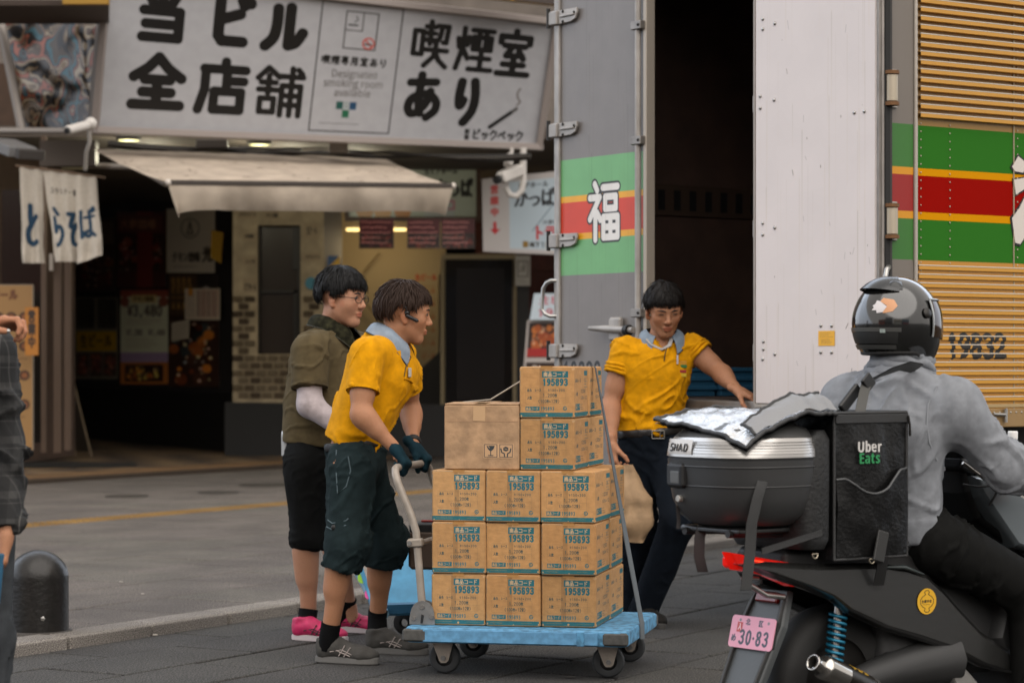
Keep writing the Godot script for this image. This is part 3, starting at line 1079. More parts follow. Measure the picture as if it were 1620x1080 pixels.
	var spots := [[375, 332, 404, 345], [418, 332, 440, 346], [384, 368, 406, 380], [383, 405, 406, 418], [384, 440, 406, 462], [480, 352, 504, 378], [480, 400, 506, 412]]
	for k in spots.size():
		var q: Array = spots[k]
		c4 = px4(q[0], q[1], q[2], q[3], 31.5, 31.5)
		var f := face(c4[0] - po, c4[1] - po, c4[2] - po, c4[3] - po, 0.004)
		var m := printed(nt, 0.7)
		m.uv1_scale = Vector3(0.42, 0.3, 1)
		m.uv1_offset = Vector3(0.5 * (k % 2), 0.36 * (k % 3), 0)
		part("notice", f, m, pil)
	mb = MB.new()
	mb.cyl(P(492, 448, 31.5) - po, P(492, 448, 31.46) - po, 0.08, 20)
	part("round_sticker", mb, mat("3e7f94", 0.5), pil)
	for q in [["214a78", [Vector2(0, 0), Vector2(0, 1), Vector2(1, 1)]], ["c79a2b", [Vector2(0, 0), Vector2(1, 0), Vector2(1, 1)]]]:
		mb = MB.new()
		var pts := PackedVector2Array()
		for e in q[1]:
			pts.append(e * 0.16)
		mb.prism(pts, Transform3D(Basis(), P(518, 424, 31.46) - po), 0.01)
		part("square_sticker", mb, mat(q[0], 0.5), pil)
	shop_prints()
	shop_signs()


func food(can: Canvas, x: float, y: float, w: float, h: float, rg: RandomNumberGenerator, cols: Array) -> void:
	can.rect(x, y, w, h, C("2a1a12"))
	for i in 26:
		var c := C(cols[rg.randi() % cols.size()])
		can.disc(x + rg.randf_range(0.1, 0.9) * w, y + rg.randf_range(0.15, 0.9) * h, rg.randf_range(0.05, 0.14) * minf(w, h), c)
	for i in 30:
		can.disc(x + rg.randf_range(0.05, 0.95) * w, y + rg.randf_range(0.1, 0.95) * h, rg.randf_range(0.012, 0.04) * minf(w, h), C(cols[rg.randi() % cols.size()]).lightened(0.35))

func shop_prints() -> void:
	var rg := RandomNumberGenerator.new()
	rg.seed = 21
	var edge := mat("2a221c", 0.7)
	var wall_z := func(x: float) -> float: return 1.0 / lerpf(1.0 / 40.0, 1.0 / 32.5, (x - 112.0) / 260.0) - 0.08
	var stick := func(label: String, x0: float, y0: float, x1: float, y1: float, can: Canvas, th := 0.02, out := 0.0) -> void:
		for yy in can.h:
			for xx in can.w:
				var c := can.im.get_pixel(xx, yy)
				can.im.set_pixel(xx, yy, Color(minf(c.r * 1.5, 0.93), minf(c.g * 1.5, 0.93), minf(c.b * 1.5, 0.92)))
		board("poster", label, "poster", px4(x0, y0, x1, y1, wall_z.call(x0) - out, wall_z.call(x1) - out), th, edge, can.tex(), "posters on the dark shop wall")
	# the price poster
	var can := Canvas.new(300, 560, C("b3a487"))
	can.rect(0, 0, 300, 40, C("6f3527"))
	can.rect(70, 30, 160, 46, C("a98f5f"))
	can.text("チキン酒場", 84, 38, 24, 30, 2.5, C("4c3a22"))
	can.disc(28, 70, 30, C("6a3a2c")); can.disc(272, 70, 30, C("6a3a2c"))
	can.text("¥3,480", 42, 90, 40, 66, 5.0, C("2c1d16"), 0.92)
	can.lines(40, 170, 220, 40, 3, C("6b5b45"), rg, 1.4)
	can.text("¥1,280", 40, 235, 18, 36, 2.2, C("3a2a20"), 0.95); can.text("¥1,480", 180, 235, 18, 36, 2.2, C("3a2a20"), 0.95)
	can.lines(40, 285, 220, 60, 4, C("6b5b45"), rg, 1.4)
	can.rect(0, 372, 300, 60, C("7d6a80")); can.rect(0, 430, 300, 130, C("8a5526"))
	food(can, 30, 445, 240, 100, rg, ["b06a2a", "8f4d1e", "c08a40"])
	stick.call("tall price poster reading ¥3,480 in the middle of the dark shop wall", 190, 458, 266, 608, can)
	# the shop name board with a lamp in a ring
	can = Canvas.new(320, 400, C("8f8676"))
	can.ring(160, 120, 60, 3, C("3b3229")); can.line([Vector2(160, 80), Vector2(150, 130), Vector2(142, 155), Vector2(178, 155), Vector2(170, 130), Vector2(160, 80)], 5, C("3b3229"))
	can.text("チキン酒場", 40, 270, 36, 60, 4.0, C("2b231c"), 1.02); can.glyph("光", 240, 235, 66, 100, 6.5, C("2b231c"))
	can.lines(50, 350, 190, 20, 1, C("3b3229"), rg, 1.6)
	stick.call("grey white poster with a ringed emblem and large black letters", 263, 330, 340, 432, can)
	# dark red picture posters
	can = Canvas.new(256, 400, C("3a1d19"))
	food(can, 0, 120, 256, 200, rg, ["5a2019", "3c1612", "6b3a2a", "271512"])
	can.rect(110, 0, 80, 400, C("57211d")); can.rect(10, 20, 230, 90, C("4a2a22"))
	can.text("大衆酒場", 20, 40, 44, 50, 4.0, C("7a5a44"))
	stick.call("dark red picture poster above the price poster", 184, 334, 262, 455, can)
	can = Canvas.new(200, 400, C("2c211b"))
	can.rect(10, 20, 180, 120, C("4b4035")); can.lines(20, 30, 160, 100, 6, C("1d1714"), rg, 2.0)
	food(can, 10, 160, 180, 220, rg, ["4a1e18", "3a2418", "5c3a22", "2a1712"])
	stick.call("dim menu poster at the left end of the dark shop wall, uppermost of its column", 122, 344, 182, 462, can)
	can = Canvas.new(260, 420, C("5b564b"))
	can.rect(8, 8, 112, 150, C("1f1b17")); can.rect(140, 8, 112, 150, C("1f1b17"))
	can.lines(16, 20, 96, 130, 6, C("6b5f4a"), rg, 1.6); can.lines(148, 20, 96, 130, 6, C("6b5f4a"), rg, 1.6)
	can.rect(8, 175, 244, 100, C("8c6e14")); can.text("生ビール", 30, 190, 46, 66, 5.0, C("3a2c0a"))
	for i in 3:
		food(can, 8 + i * 84, 285, 76, 120, rg, ["4a1f1a", "7a4a35", "5a2b22"])
	stick.call("dim menu poster with a yellow band, lowest at the left end of the shop wall", 119, 470, 186, 600, can)
	# fried food
	can = Canvas.new(300, 460, C("1c1512"))
	food(can, 0, 0, 300, 460, rg, ["7a431c", "5a2d14", "94581f", "3a2317", "2a3030"])
	stick.call("large picture of fried food at the lower right of the shop wall", 266, 500, 346, 612, can)
	can = Canvas.new(300, 200, C("3a2a1c"))
	for i in 4:
		can.column("生ビール", 20 + i * 34, 14, 22, 36, 2.6, C("8a6a35"))
	can.rect(180, 0, 120, 200, C("211c18")); can.disc(240, 120, 46, C("6a4d33")); can.disc(235, 80, 26, C("77716a"))
	stick.call("brown menu strip beside a dark drink picture under the emblem poster", 266, 434, 344, 500, can, 0.02, 0.03)
	# small white menus pinned over it
	can = Canvas.new(300, 180, C("9a8d7a"))
	for i in 12:
		can.rect(110 + i * 15, 12, 5 if i % 3 else 8, 150, C("7a2f26") if i % 2 else C("4a3d32"))
	can.lines(12, 14, 84, 150, 8, C("54493c"), rg, 1.6)
	can.rect(30, 0, 40, 40, C("a06a1f"))
	stick.call("white hand written menu with red columns pinned right of the price poster", 292, 456, 348, 506, can, 0.015, 0.12)
	can = Canvas.new(140, 180, C("9c917f"))
	can.lines(16, 16, 110, 150, 8, C("5a5044"), rg, 1.6)
	var q := px4(271, 510, 299, 540, 33.7, 33.5)
	q[1] += Vector3(0, 0.04, 0); q[2] += Vector3(0, 0.04, 0)
	board("poster", "small tilted white note pinned over the picture of fried food", "poster", q, 0.01, edge, can.tex(), "posters on the dark shop wall")
	can = Canvas.new(100, 280, C("a8801c"))
	can.lines(12, 20, 76, 240, 7, C("6a4f12"), rg, 1.6)
	q = px4(334, 364, 352, 414, 32.6, 32.5)
	q[1] += Vector3(0, -0.03, 0); q[2] += Vector3(-0.03, -0.02, 0); q[3] += Vector3(-0.01, 0.05, 0)
	board("flyer", "small yellow flyer sticking out beside the emblem poster", "flyer", q, 0.01, mat("a8801c", 0.7), can.tex())
	# red menu sheets hanging under the light sign
	for k in 3:
		can = Canvas.new(220, 184, C("4a1414"))
		food(can, 0, 90, 220, 94, rg, ["5c1c18", "3a1110", "6b3020", "55231a"])
		for r in 5:
			can.lines(14, 8 + r * 32, 190, 26, 1, C("c9837c"), rg, 3.4)
		var xs: Array = [[568, 623], [644, 696], [698, 751]][k]
		board("menu_sheet", ["red menu sheet hanging alone at the left under the light sign", "red menu sheet in the middle of the three under the light sign", "red menu sheet at the right end under the light sign"][k], "menu", px4(xs[0], 346, xs[1], 393, 27.6, 27.6), 0.01, mat("9a8a80", 0.7), can.tex(), "red menu sheets under the light sign")
	# red lettering on the cream wall
	can = Canvas.new(128, 512, C("887b62"))
	can.text("生ビール", 6, 10, 26, 34, 3.4, C("8a3a22"))
	for r in 6:
		can.rect(14, 74 + r * 70, 96, 3, C("7d5a3a")); can.text("ビール", 40, 84 + r * 70, 22, 30, 2.4, C("84502f"))
	board("wall_menu", "cream panel with red drink names on the stair wall", "menu", px4(655, 430, 694, 582, 33.4, 33.4), 0.02, mat("887b62", 0.75), can.tex(), "", 0.8)
	# the menu stand and the orange banner at the left edge
	can = Canvas.new(200, 620, C("8c6a3f"))
	can.text("生ビール", 20, 16, 30, 40, 4.0, C("5a3216"))
	for r in 4:
		for i in 4:
			can.disc(34 + i * 46, 120 + r * 110, 19, C("3a2114")); can.disc(34 + i * 46, 120 + r * 110, 11, C("7c4a26"))
		can.lines(12, 144 + r * 110, 176, 30, 2, C("4d3018"), rg, 1.6)
	board("menu_stand", "tan menu board with rows of dishes standing at the left edge of the shop", "menu board", px4(-40, 450, 51, 712, 25.4, 25.4), 0.06, mat("8b8275", 0.5), can.tex(), "", 0.4)
	can = Canvas.new(90, 300, C("a3671d"))
	can.column("営業中", 18, 18, 54, 74, 6.0, C("2a1a0e"))
	board("banner", "orange hanging banner with black letters beside the menu board", "banner", px4(39, 486, 60, 562, 25.1, 25.1), 0.01, mat("a3671d", 0.7), can.tex())
	# a folding board and a black mat by the door
	var ab := thing("folding_board", "dark folding board leaning open by the shop door", "sign", G(128, 722, 0.11))
	var mb := MB.new()
	mb.cyl(Vector3(-0.11, 0.98, 0), Vector3(0.14, 0, 0.05), 0.016, 8); mb.cyl(Vector3(-0.11, 0.98, 0), Vector3(-0.13, 0, -0.3), 0.016, 8)
	part("leg", mb, mat("6a5a45", 0.6), ab)
	mb = MB.new()
	slab(mb, Vector3(-0.13, 0.96, -0.02), Vector3(-0.1, 0.96, 0.0), Vector3(0.12, 0.06, 0.04), Vector3(-0.13, 0.06, -0.28), 0.015)
	part("panel", mb, mat("2f271f", 0.6), ab)
	mb = MB.new()
	mb.prism(PackedVector2Array([Vector2(-0.85, -0.7), Vector2(0.7, -0.7), Vector2(0.95, -0.2), Vector2(0.8, 0.6), Vector2(-0.7, 0.75)]), Transform3D(Basis(Vector3(1, 0, 0), -PI / 2), G(92, 736, 0.11)), 0.012, 0.004)
	single("door_mat", mb, mat("161412", 0.9, 0.0, null, M.rough_n, 3.0), "black rubber mat on the tiles before the shop door", "mat")


func shop_signs() -> void:
	var rg := RandomNumberGenerator.new()
	rg.seed = 5
	var ink := C("100e0d")
	# the big sign
	var can := Canvas.new(1440, 470, C("9c9c9f"))
	var rows := [["当", 0.060, 0.062, 0.108, 0.345, 11.0], ["ビ", 0.213, 0.048, 0.094, 0.36, 12.5], ["ル", 0.328, 0.065, 0.100, 0.35, 12.5], ["全", 0.057, 0.49, 0.120, 0.36, 11.5], ["店", 0.198, 0.495, 0.116, 0.365, 10.5], ["舗", 0.328, 0.505, 0.108, 0.36, 6.6],
		["喫", 0.668, 0.075, 0.086, 0.365, 6.4], ["煙", 0.770, 0.085, 0.090, 0.365, 6.6], ["室", 0.868, 0.09, 0.086, 0.365, 8.0], ["あ", 0.664, 0.475, 0.090, 0.36, 10.0], ["り", 0.776, 0.485, 0.076, 0.37, 11.0]]
	for q in rows:
		can.glyph(q[0], q[1] * 1440, q[2] * 470, q[3] * 1440, q[4] * 470, q[5] * 1.42, ink)
	can.frame(0.456 * 1440, 0.02 * 470, 0.185 * 1440, 0.93 * 470, 4, ink)
	can.frame(0.512 * 1440, 0.075 * 470, 108, 128, 4, C("2a2826")); can.line([Vector2(795, 40), Vector2(795, 100), Vector2(740, 100)], 1.6, C("2a2826"))
	can.line([Vector2(750, 82), Vector2(778, 82)], 2.4, ink); can.line([Vector2(768, 72), Vector2(778, 62), Vector2(772, 52)], 1.4, ink)
	can.ring(820, 140, 18, 2.6, C("a8443a")); can.line([Vector2(808, 127), Vector2(832, 153)], 2.6, C("a8443a")); can.line([Vector2(808, 143), Vector2(830, 143)], 2.0, ink)
	can.text("喫煙専用室あり", 674, 188, 27, 30, 2.2, ink, 1.16)
	can.rect(738, 342, 22, 26, C("1c4a44")); can.rect(782, 342, 22, 26, C("1d3f5c")); can.rect(760, 370, 22, 26, C("1c5a40"))
	for r in 4:
		can.line([Vector2(764, 344 + r * 6), Vector2(779, 344 + r * 6)], 0.9, C("4a6a60"))
	can.lines(690, 412, 160, 10, 1, C("4a4745"), rg, 1.2)
	can.line([Vector2(1262, 404), Vector2(1330, 345)], 7.0, ink); can.line([Vector2(1336, 340), Vector2(1346, 331)], 6.0, C("4a4745"))
	can.line([Vector2(1346, 318), Vector2(1356, 304), Vector2(1344, 288), Vector2(1342, 270), Vector2(1350, 256)], 3.6, C("6b6664"))
	can.column("新宿", 1178, 414, 17, 19, 1.5, ink)
	can.text("ピックペック", 1204, 414, 27, 38, 3.0, ink, 1.12)
	can.wear(fine, 0.03, 0.02)
	var c := [P(171, -44, 24.4), P(882, 36, 26.6), P(853, 233, 26.9), P(150, 206, 24.7)]
	var sg := board("smoking_room_sign", "large white shop sign with heavy black letters about a smoking room", "sign", c, 0.3, mat("6e6a67", 0.5), can.tex(), "", 0.35)
	var o: Vector3 = sg.position
	var fm := mat("857c77", 0.5, 0.2)
	for e in [[0, 1], [1, 2], [2, 3], [3, 0]]:
		var mb := MB.new()
		var a: Vector3 = c[e[0]] - o; var b: Vector3 = c[e[1]] - o
		var mid := Vector3.ZERO
		for q in c:
			mid += (q - o) * 0.25
		mb.box(frame_of((a + b) * 0.5 + Vector3(0, 0, 0.02), b - a, Vector3(0, 0, 1)), Vector3(a.distance_to(b) + 0.06, 0.12, 0.075), 0.01)
		part("frame", mb, fm, sg)
	var lm := mat("575350", 0.6)
	var xd: Vector3 = (c[2] - c[3]).normalized()
	var yd: Vector3 = (c[0] - c[3]).normalized()
	for q in ["Designated", "smoking room", "available"]:
		var k: int = ["Designated", "smoking room", "available"].find(q)
		var at: Vector3 = (c[0] as Vector3).lerp(c[1], 0.5455).lerp((c[3] as Vector3).lerp(c[2], 0.5455), 0.525 + k * 0.068) - o
		var fr := frame_of(at, xd, yd)
		fr.origin += fr.basis.z * 0.004
		lettering(q, 0.105, lm, sg, fr)
	# the wavy panel left of it, its warped reflections painted on as colours
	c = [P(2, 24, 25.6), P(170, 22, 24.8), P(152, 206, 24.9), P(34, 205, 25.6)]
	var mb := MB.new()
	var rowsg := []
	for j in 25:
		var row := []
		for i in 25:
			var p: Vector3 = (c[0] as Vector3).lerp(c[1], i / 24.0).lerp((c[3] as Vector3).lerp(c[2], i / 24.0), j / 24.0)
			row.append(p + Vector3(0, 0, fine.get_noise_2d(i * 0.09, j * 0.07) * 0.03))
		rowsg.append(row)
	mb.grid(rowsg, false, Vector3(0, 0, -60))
	var pan := thing("glossy_panel", "glossy panel with warped brown, orange and teal reflections painted on left of the big sign", "panel")
	var painted_reflection := Canvas.new(300, 320, C("40342b"))  # swirl of colours painted in place of a mirrored street
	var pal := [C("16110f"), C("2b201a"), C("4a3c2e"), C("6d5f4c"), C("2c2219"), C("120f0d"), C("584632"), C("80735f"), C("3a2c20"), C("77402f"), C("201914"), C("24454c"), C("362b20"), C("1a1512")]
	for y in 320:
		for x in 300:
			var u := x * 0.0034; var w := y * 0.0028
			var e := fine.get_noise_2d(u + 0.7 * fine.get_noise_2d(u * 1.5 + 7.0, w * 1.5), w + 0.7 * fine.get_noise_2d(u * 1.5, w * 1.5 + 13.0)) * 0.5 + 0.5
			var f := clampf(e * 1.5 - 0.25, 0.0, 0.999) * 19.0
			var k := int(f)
			painted_reflection.im.set_pixel(x, y, (pal[k % pal.size()] as Color).lerp(pal[(k + 1) % pal.size()], smoothstep(0.55, 1.0, f - k)))
	var am := printed(painted_reflection.tex(), 0.12)
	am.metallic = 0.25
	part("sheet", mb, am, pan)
	mb = MB.new()
	mb.tube([P(-2, 24, 24.8), P(34, 206, 24.75)], 0.05, 8); mb.tube([P(-20, 207, 24.6), P(108, 207, 24.2)], 0.035, 8)
	part("frame", mb, mat("8c857f", 0.45, 0.4), pan)
	mb = MB.new()
	slab(mb, P(-30, 0, 23), P(172, 0, 23), P(172, 30, 24.6), P(-30, 30, 24.6), 0.05)
	part("cover", mb, mat("33251c", 0.7), pan)
	# the edges of other signs above
	c = px4(98, -60, 170, 6, 22.8, 22.8)
	board("upper_sign", "edge of a yellow sign above the polished panel", "sign", c, 0.1, mat("8f6a12", 0.6), null)
	c = [P(640, -80, 25.2), P(892, -80, 25.6), P(892, 9, 25.6), P(770, -4, 25.4)]
	can = Canvas.new(256, 100, C("8a6a10"))
	food(can, 0, 0, 256, 100, rg, ["a07c14", "7a5a0c", "b08a1c", "5a3f0a"])
	board("upper_sign", "edge of a yellow patterned sign above the right end of the big sign", "sign", c, 0.1, mat("8a6a10", 0.6), can.tex())
	# the framed light sign of the beer hall
	can = Canvas.new(640, 290, C("a9b0a4"))
	can.text("生ビアホール", 380, 40, 26, 34, 2.6, C("25231f"), 1.08)
	can.text("かっぱ", 440, 100, 60, 90, 7.5, C("201d1a"), 1.0)
	can.rect(380, 205, 150, 85, C("a8adad")); can.glyph("コ", 500, 200, 34, 60, 4.0, C("b4627a"))
	for q in [[40, 210, "b07a3a"], [130, 215, "c08a48"], [230, 208, "b87a3c"]]:
		can.disc(q[0] + 40, q[1] + 50, 44, C(q[2]))
	c = px4(551, 252, 754, 343, 31.2, 31.2)
	var ls := board("light_sign", "pale green beer hall sign in a brown wooden frame behind the awning", "sign", c, 0.15, mat("3a2415", 0.6), can.tex(), "", 0.3)
	for q in [[545, 245, 760, 252], [545, 343, 760, 350], [544, 252, 551, 343], [754, 252, 760, 343]]:
		mb = MB.new()
		var f := px4(q[0], q[1], q[2], q[3], 31.1, 31.1)
		slab(mb, f[0] - ls.position, f[1] - ls.position, f[2] - ls.position, f[3] - ls.position, 0.16)
		part("frame", mb, mat("3f2716", 0.55), ls)
	# the white double sign
	can = Canvas.new(420, 460, C("a8a29f"))
	can.column("営業中", 38, 46, 40, 52, 4.6, C("a5423f"), 1.34)
	can.line([Vector2(58, 280), Vector2(58, 330)], 8, C("a5252a")); can.blob([Vector2(34, 318), Vector2(84, 318), Vector2(58, 352)], C("a5252a"))
	can.rect(128, 34, 292, 402, C("a3b0b8"))
	can.text("ビアホール", 170, 46, 26, 34, 2.4, C("45494c"), 1.1)
	can.text("かっぱ", 150, 90, 68, 100, 6.0, C("1d1d20"), 0.92)
	can.line([Vector2(236, 330), Vector2(400, 80)], 2.0, C("4d5a66"))
	can.text("大衆酒場", 285, 268, 24, 24, 1.8, C("4a4a4d"), 1.05)
	can.text("トラノ", 240, 300, 56, 78, 6.0, C("a83030"), 0.95)
	can.rect(190, 390, 26, 36, C("7a5c1d")); can.text("地下1", 222, 392, 24, 32, 2.4, C("2a241d"), 1.05); can.rect(300, 390, 26, 36, C("7a5c1d"))
	c = [P(762, 283, 27.4), P(905, 268, 27.0), P(905, 404, 27.0), P(764, 398, 27.4)]
	board("double_sign", "white sign with a red arrow beside a pale blue board, left of the lorry", "sign", c, 0.12, mat("8b8480", 0.5), can.tex(), "", 0.35)
	# the dark display door and the smoking notice
	c = px4(697, 402, 818, 660, 31.9, 31.9)
	var dd := board("display_door", "tall dark glass display in a cream frame", "door", c, 0.1, mat("8a7b5e", 0.6), null)
	mb = MB.new()
	var g := px4(704, 410, 811, 642, 31.86, 31.86)
	slab(mb, g[0] - dd.position, g[1] - dd.position, g[2] - dd.position, g[3] - dd.position, 0.02)
	part("glass", mb, mat("100d0c", 0.12), dd)
	mb = MB.new()
	g = px4(722, 424, 798, 632, 31.83, 31.83)
	slab(mb, g[0] - dd.position, g[1] - dd.position, g[2] - dd.position, g[3] - dd.position, 0.02)
	part("screen", mb, mat("15100f", 0.2), dd)
	for q in [[690, 402, 698], [816, 450, 838]]:
		pass
	can = Canvas.new(120, 240, C("a7a29b"))
	can.frame(16, 40, 88, 130, 7, C("33302d")); can.line([Vector2(72, 60), Vector2(72, 120), Vector2(34, 120)], 3.5, C("33302d")); can.line([Vector2(46, 96), Vector2(62, 96)], 4, C("33302d"))
	can.lines(16, 186, 88, 40, 3, C("55504a"), rg, 1.6)
	board("smoking_notice", "small white smoking notice beside the dark glass display", "sign", px4(815, 404, 839, 452, 31.8, 31.8), 0.03, mat("8b8480", 0.5), can.tex())
	mb = MB.new()
	g = px4(817, 452, 837, 650, 31.9, 31.9)
	slab(mb, g[0], g[1], g[2], g[3], 0.2)
	single("speaker_column", mb, mat("14110f", 0.5), "narrow black column under the smoking notice", "column")
	# food boards by the lorry
	can = Canvas.new(160, 160, C("b0bcc4"))
	can.text("生ビ", 30, 12, 44, 54, 4.0, C("a8515a"), 1.05); can.text("190", 24, 92, 36, 50, 4.0, C("a8515a"), 1.02)
	c = [P(845, 464, 27.2), P(900, 464, 27.0), P(900, 506, 27.0), P(838, 506, 27.2)]
	board("price_card", "slanted pale blue price card above the food pictures", "sign", c, 0.04, mat("9a9894", 0.5), can.tex())
	can = Canvas.new(200, 360, C("a59d98"))
	food(can, 10, 10, 180, 150, rg, ["a4521f", "8c3f18", "b8692c"])
	can.rect(10, 120, 180, 36, C("96201c"))
	food(can, 10, 180, 180, 160, rg, ["a8431c", "8f2d18", "b3a79c", "a05a30"])
	can.rect(10, 316, 180, 30, C("96201c"))
	c = [P(834, 506, 27.3), P(900, 506, 27.1), P(900, 640, 27.1), P(824, 640, 27.3)]
	board("food_board", "board with orange food pictures half hidden by the lorry", "sign", c, 0.05, mat("a59d98", 0.5), can.tex())
	awning()
	curtain()
	cameras()


func awning() -> void:
	var aw := thing("awning", "dirty cream awning stretched over the shop entrance", "awning", P(440, 300, 23.6))
	var o := aw.position
	var cloth := mat("b3a493", 0.85, 0.0, M.mottle, M.weave_n, 0.5, 0.3)
	var tl := P(146, 236, 25.2); var tr := P(608, 250, 27.0); var fl := P(266, 289, 22.6); var fr := P(717, 294, 24.4)
	var rows := []
	for j in 13:
		var row := []
		for i in 37:
			var p := tl.lerp(tr, i / 36.0).lerp(fl.lerp(fr, i / 36.0), j / 12.0)
			var sag := sin(PI * j / 12.0) * -0.025 + fine.get_noise_2d(i * 0.25, j * 0.3) * 0.012
			row.append(p + Vector3(0, sag, 0) - o)
		rows.append(row)
	var mb := MB.new()
	mb.grid(rows, false, Vector3(0, -50, -10))
	part("canopy", mb, cloth, aw)
	# dirt spots
	mb = MB.new()
	for i in 40:
		var u := rng.randf(); var w := rng.randf_range(0.2, 0.98)
		var p := tl.lerp(tr, u).lerp(fl.lerp(fr, u), w) - o + Vector3(0, 0.012 - sin(PI * w) * 0.025, 0)
		mb.box(Transform3D(Basis(), p), Vector3(rng.randf_range(0.01, 0.06), 0.003, 0.012))
	part("dirt", mb, mat("5f5247", 0.9), aw)
	mb = MB.new()
	mb.box(frame_of(fl.lerp(fr, 0.5) - o, fr - fl, Vector3.UP), Vector3(fl.distance_to(fr) + 0.05, 0.055, 0.05), 0.012)
	part("front_bar", mb, mat("4a3f36", 0.7, 0.0, M.grain, null, 2.0), aw)
	for e in [fl, fr]:
		mb = MB.new()
		mb.ell(Transform3D(Basis.from_scale(Vector3(0.03, 0.035, 0.045)), e - o), 10, 8)
		part("end_cap", mb, mat("b5aca2", 0.5), aw)
	# the valance
	rows = []
	for j in 9:
		var row := []
		for i in 61:
			var u := i / 60.0
			var drop := 0.215 + 0.09 * pow(absf(u - 0.5) * 2.0, 10.0) + 0.02 * sin(u * 3.0)
			var p := fl.lerp(fr, u) - o
			var tuck := 0.05 * sin(u * 19.0) * j / 8.0 + fine.get_noise_2d(i * 0.2, 3.0) * 0.05 * j / 8.0
			if u < 0.03: p.x += (0.03 - u) * 3.0 * j / 8.0
			if u > 0.97: p.x -= (u - 0.97) * 3.0 * j / 8.0
			row.append(p + Vector3(0, -0.02 - drop * j / 8.0, 0.02 + tuck - 0.1 * pow(j / 8.0, 2)))
		rows.append(row)
	mb = MB.new()
	mb.grid(rows, false, Vector3(0, 0, -20))
	part("valance", mb, mat("b8aa99", 0.85, 0.0, M.mottle, M.weave_n, 0.5, 0.3), aw)
	# folding arms under it
	for e in [[P(140, 262, 26.5), P(215, 264, 25.6), P(262, 292, 25.0)], [P(600, 268, 26.8), P(660, 280, 25.6), P(700, 298, 24.6)]]:
		mb = MB.new()
		mb.tube([e[0] - o, e[1] - o], 0.03, 8); mb.tube([e[1] - o, e[2] - o], 0.025, 8)
		part("arm", mb, mat("a79d92", 0.5, 0.3), aw)
	# lamps in the ceiling of the recess
	var glow := mat("cfc9a0", 0.5)
	glow.emission_enabled = true
	glow.emission = Color(0.85, 0.85, 0.55)
	glow.emission_energy_multiplier = 0.14
	for q in [[203, 222, "leftmost of the round lamps in the dark ceiling above the awning"], [240, 236, "second round lamp from the left in the ceiling above the awning"], [410, 229, "round ceiling lamp above the middle of the awning"], [460, 240, "round ceiling lamp just right of the middle of the awning"], [560, 246, "rightmost round ceiling lamp above the awning"]]:
		var z: float = F * (3.74 - H) / (580.0 - q[1])
		var lp := thing("ceiling_lamp", q[2], "lamp", P(q[0], q[1], z), 0.0, "round lamps in the shop ceiling")
		mb = MB.new()
		mb.lathe([Vector2(0.0, 0.0), Vector2(0.12, 0.0), Vector2(0.12, 0.02)], Transform3D(), 18)
		part("diffuser", mb, glow, lp)
		mb = MB.new()
		mb.lathe([Vector2(0.121, -0.004), Vector2(0.14, -0.004), Vector2(0.14, 0.05)], Transform3D(), 18)
		part("rim", mb, mat("3a342d", 0.5), lp)
		var l := OmniLight3D.new()
		l.name = "glow"
		l.light_color = Color(1.0, 0.97, 0.85)
		l.light_energy = 0.12
		l.light_size = 0.15
		l.omni_range = 12.0
		l.omni_attenuation = 2.0
		l.shadow_enabled = true
		l.position = Vector3(0, -0.16, 0)
		lp.add_child(l, true)
	# cables and a junction box between the sign and the awning
	var cb := thing("cable_run", "dark sagging cables and a junction box under the big sign", "cable", P(420, 232, 26.2))
	for k in 3:
		var pts := []
		for i in 13:
			var u := i / 12.0
			pts.append(P(lerpf(170, 840, u), lerpf(224, 244, u) + 6.0 * absf(sin(u * PI * (2.0 + k))) + k * 3.0, 26.3 + k * 0.05) - cb.position)
		mb = MB.new()
		mb.tube(pts, 0.012 + 0.006 * k, 6)
		part("cable", mb, mat(["1a1714", "4a453f", "2a2622"][k], 0.6), cb)
	mb = MB.new()
	mb.box(Transform3D(Basis(), P(535, 232, 26.2) - cb.position), Vector3(0.2, 0.13, 0.12), 0.012)
	part("junction_box", mb, mat("7d756c", 0.55), cb)
	mb = MB.new()
	mb.box(Transform3D(Basis(), P(335, 228, 26.3) - cb.position), Vector3(0.34, 0.1, 0.14), 0.012)
	part("junction_box", mb, mat("57504a", 0.55), cb)
	# the tube over the stairs
	var tube := thing("tube_lamp", "warm tube lamp shining on the cream stair wall behind the menu sheets", "lamp", P(595, 363, 32.6))
	mb = MB.new()
	mb.cyl(Vector3(-0.4, 0, 0), Vector3(0.4, 0, 0), 0.018, 10)
	var warm := mat("d8c08a", 0.5)
	warm.emission_enabled = true
	warm.emission = Color(1.0, 0.85, 0.55)
	warm.emission_energy_multiplier = 0.7
	part("tube", mb, warm, tube)
	mb = MB.new()
	mb.box(Transform3D(Basis(), Vector3(0, 0.045, 0)), Vector3(0.86, 0.04, 0.08), 0.005)
	part("fitting", mb, mat("8a8070", 0.5), tube)
	var l := OmniLight3D.new()
	l.name = "glow"
	l.light_color = Color(1.0, 0.88, 0.66)
	l.light_energy = 0.18
	l.light_size = 0.2
	l.omni_range = 12.0
	l.omni_attenuation = 2.0
	l.shadow_enabled = true
	l.position = Vector3(0, -0.24, 0.1)
	tube.add_child(l, true)


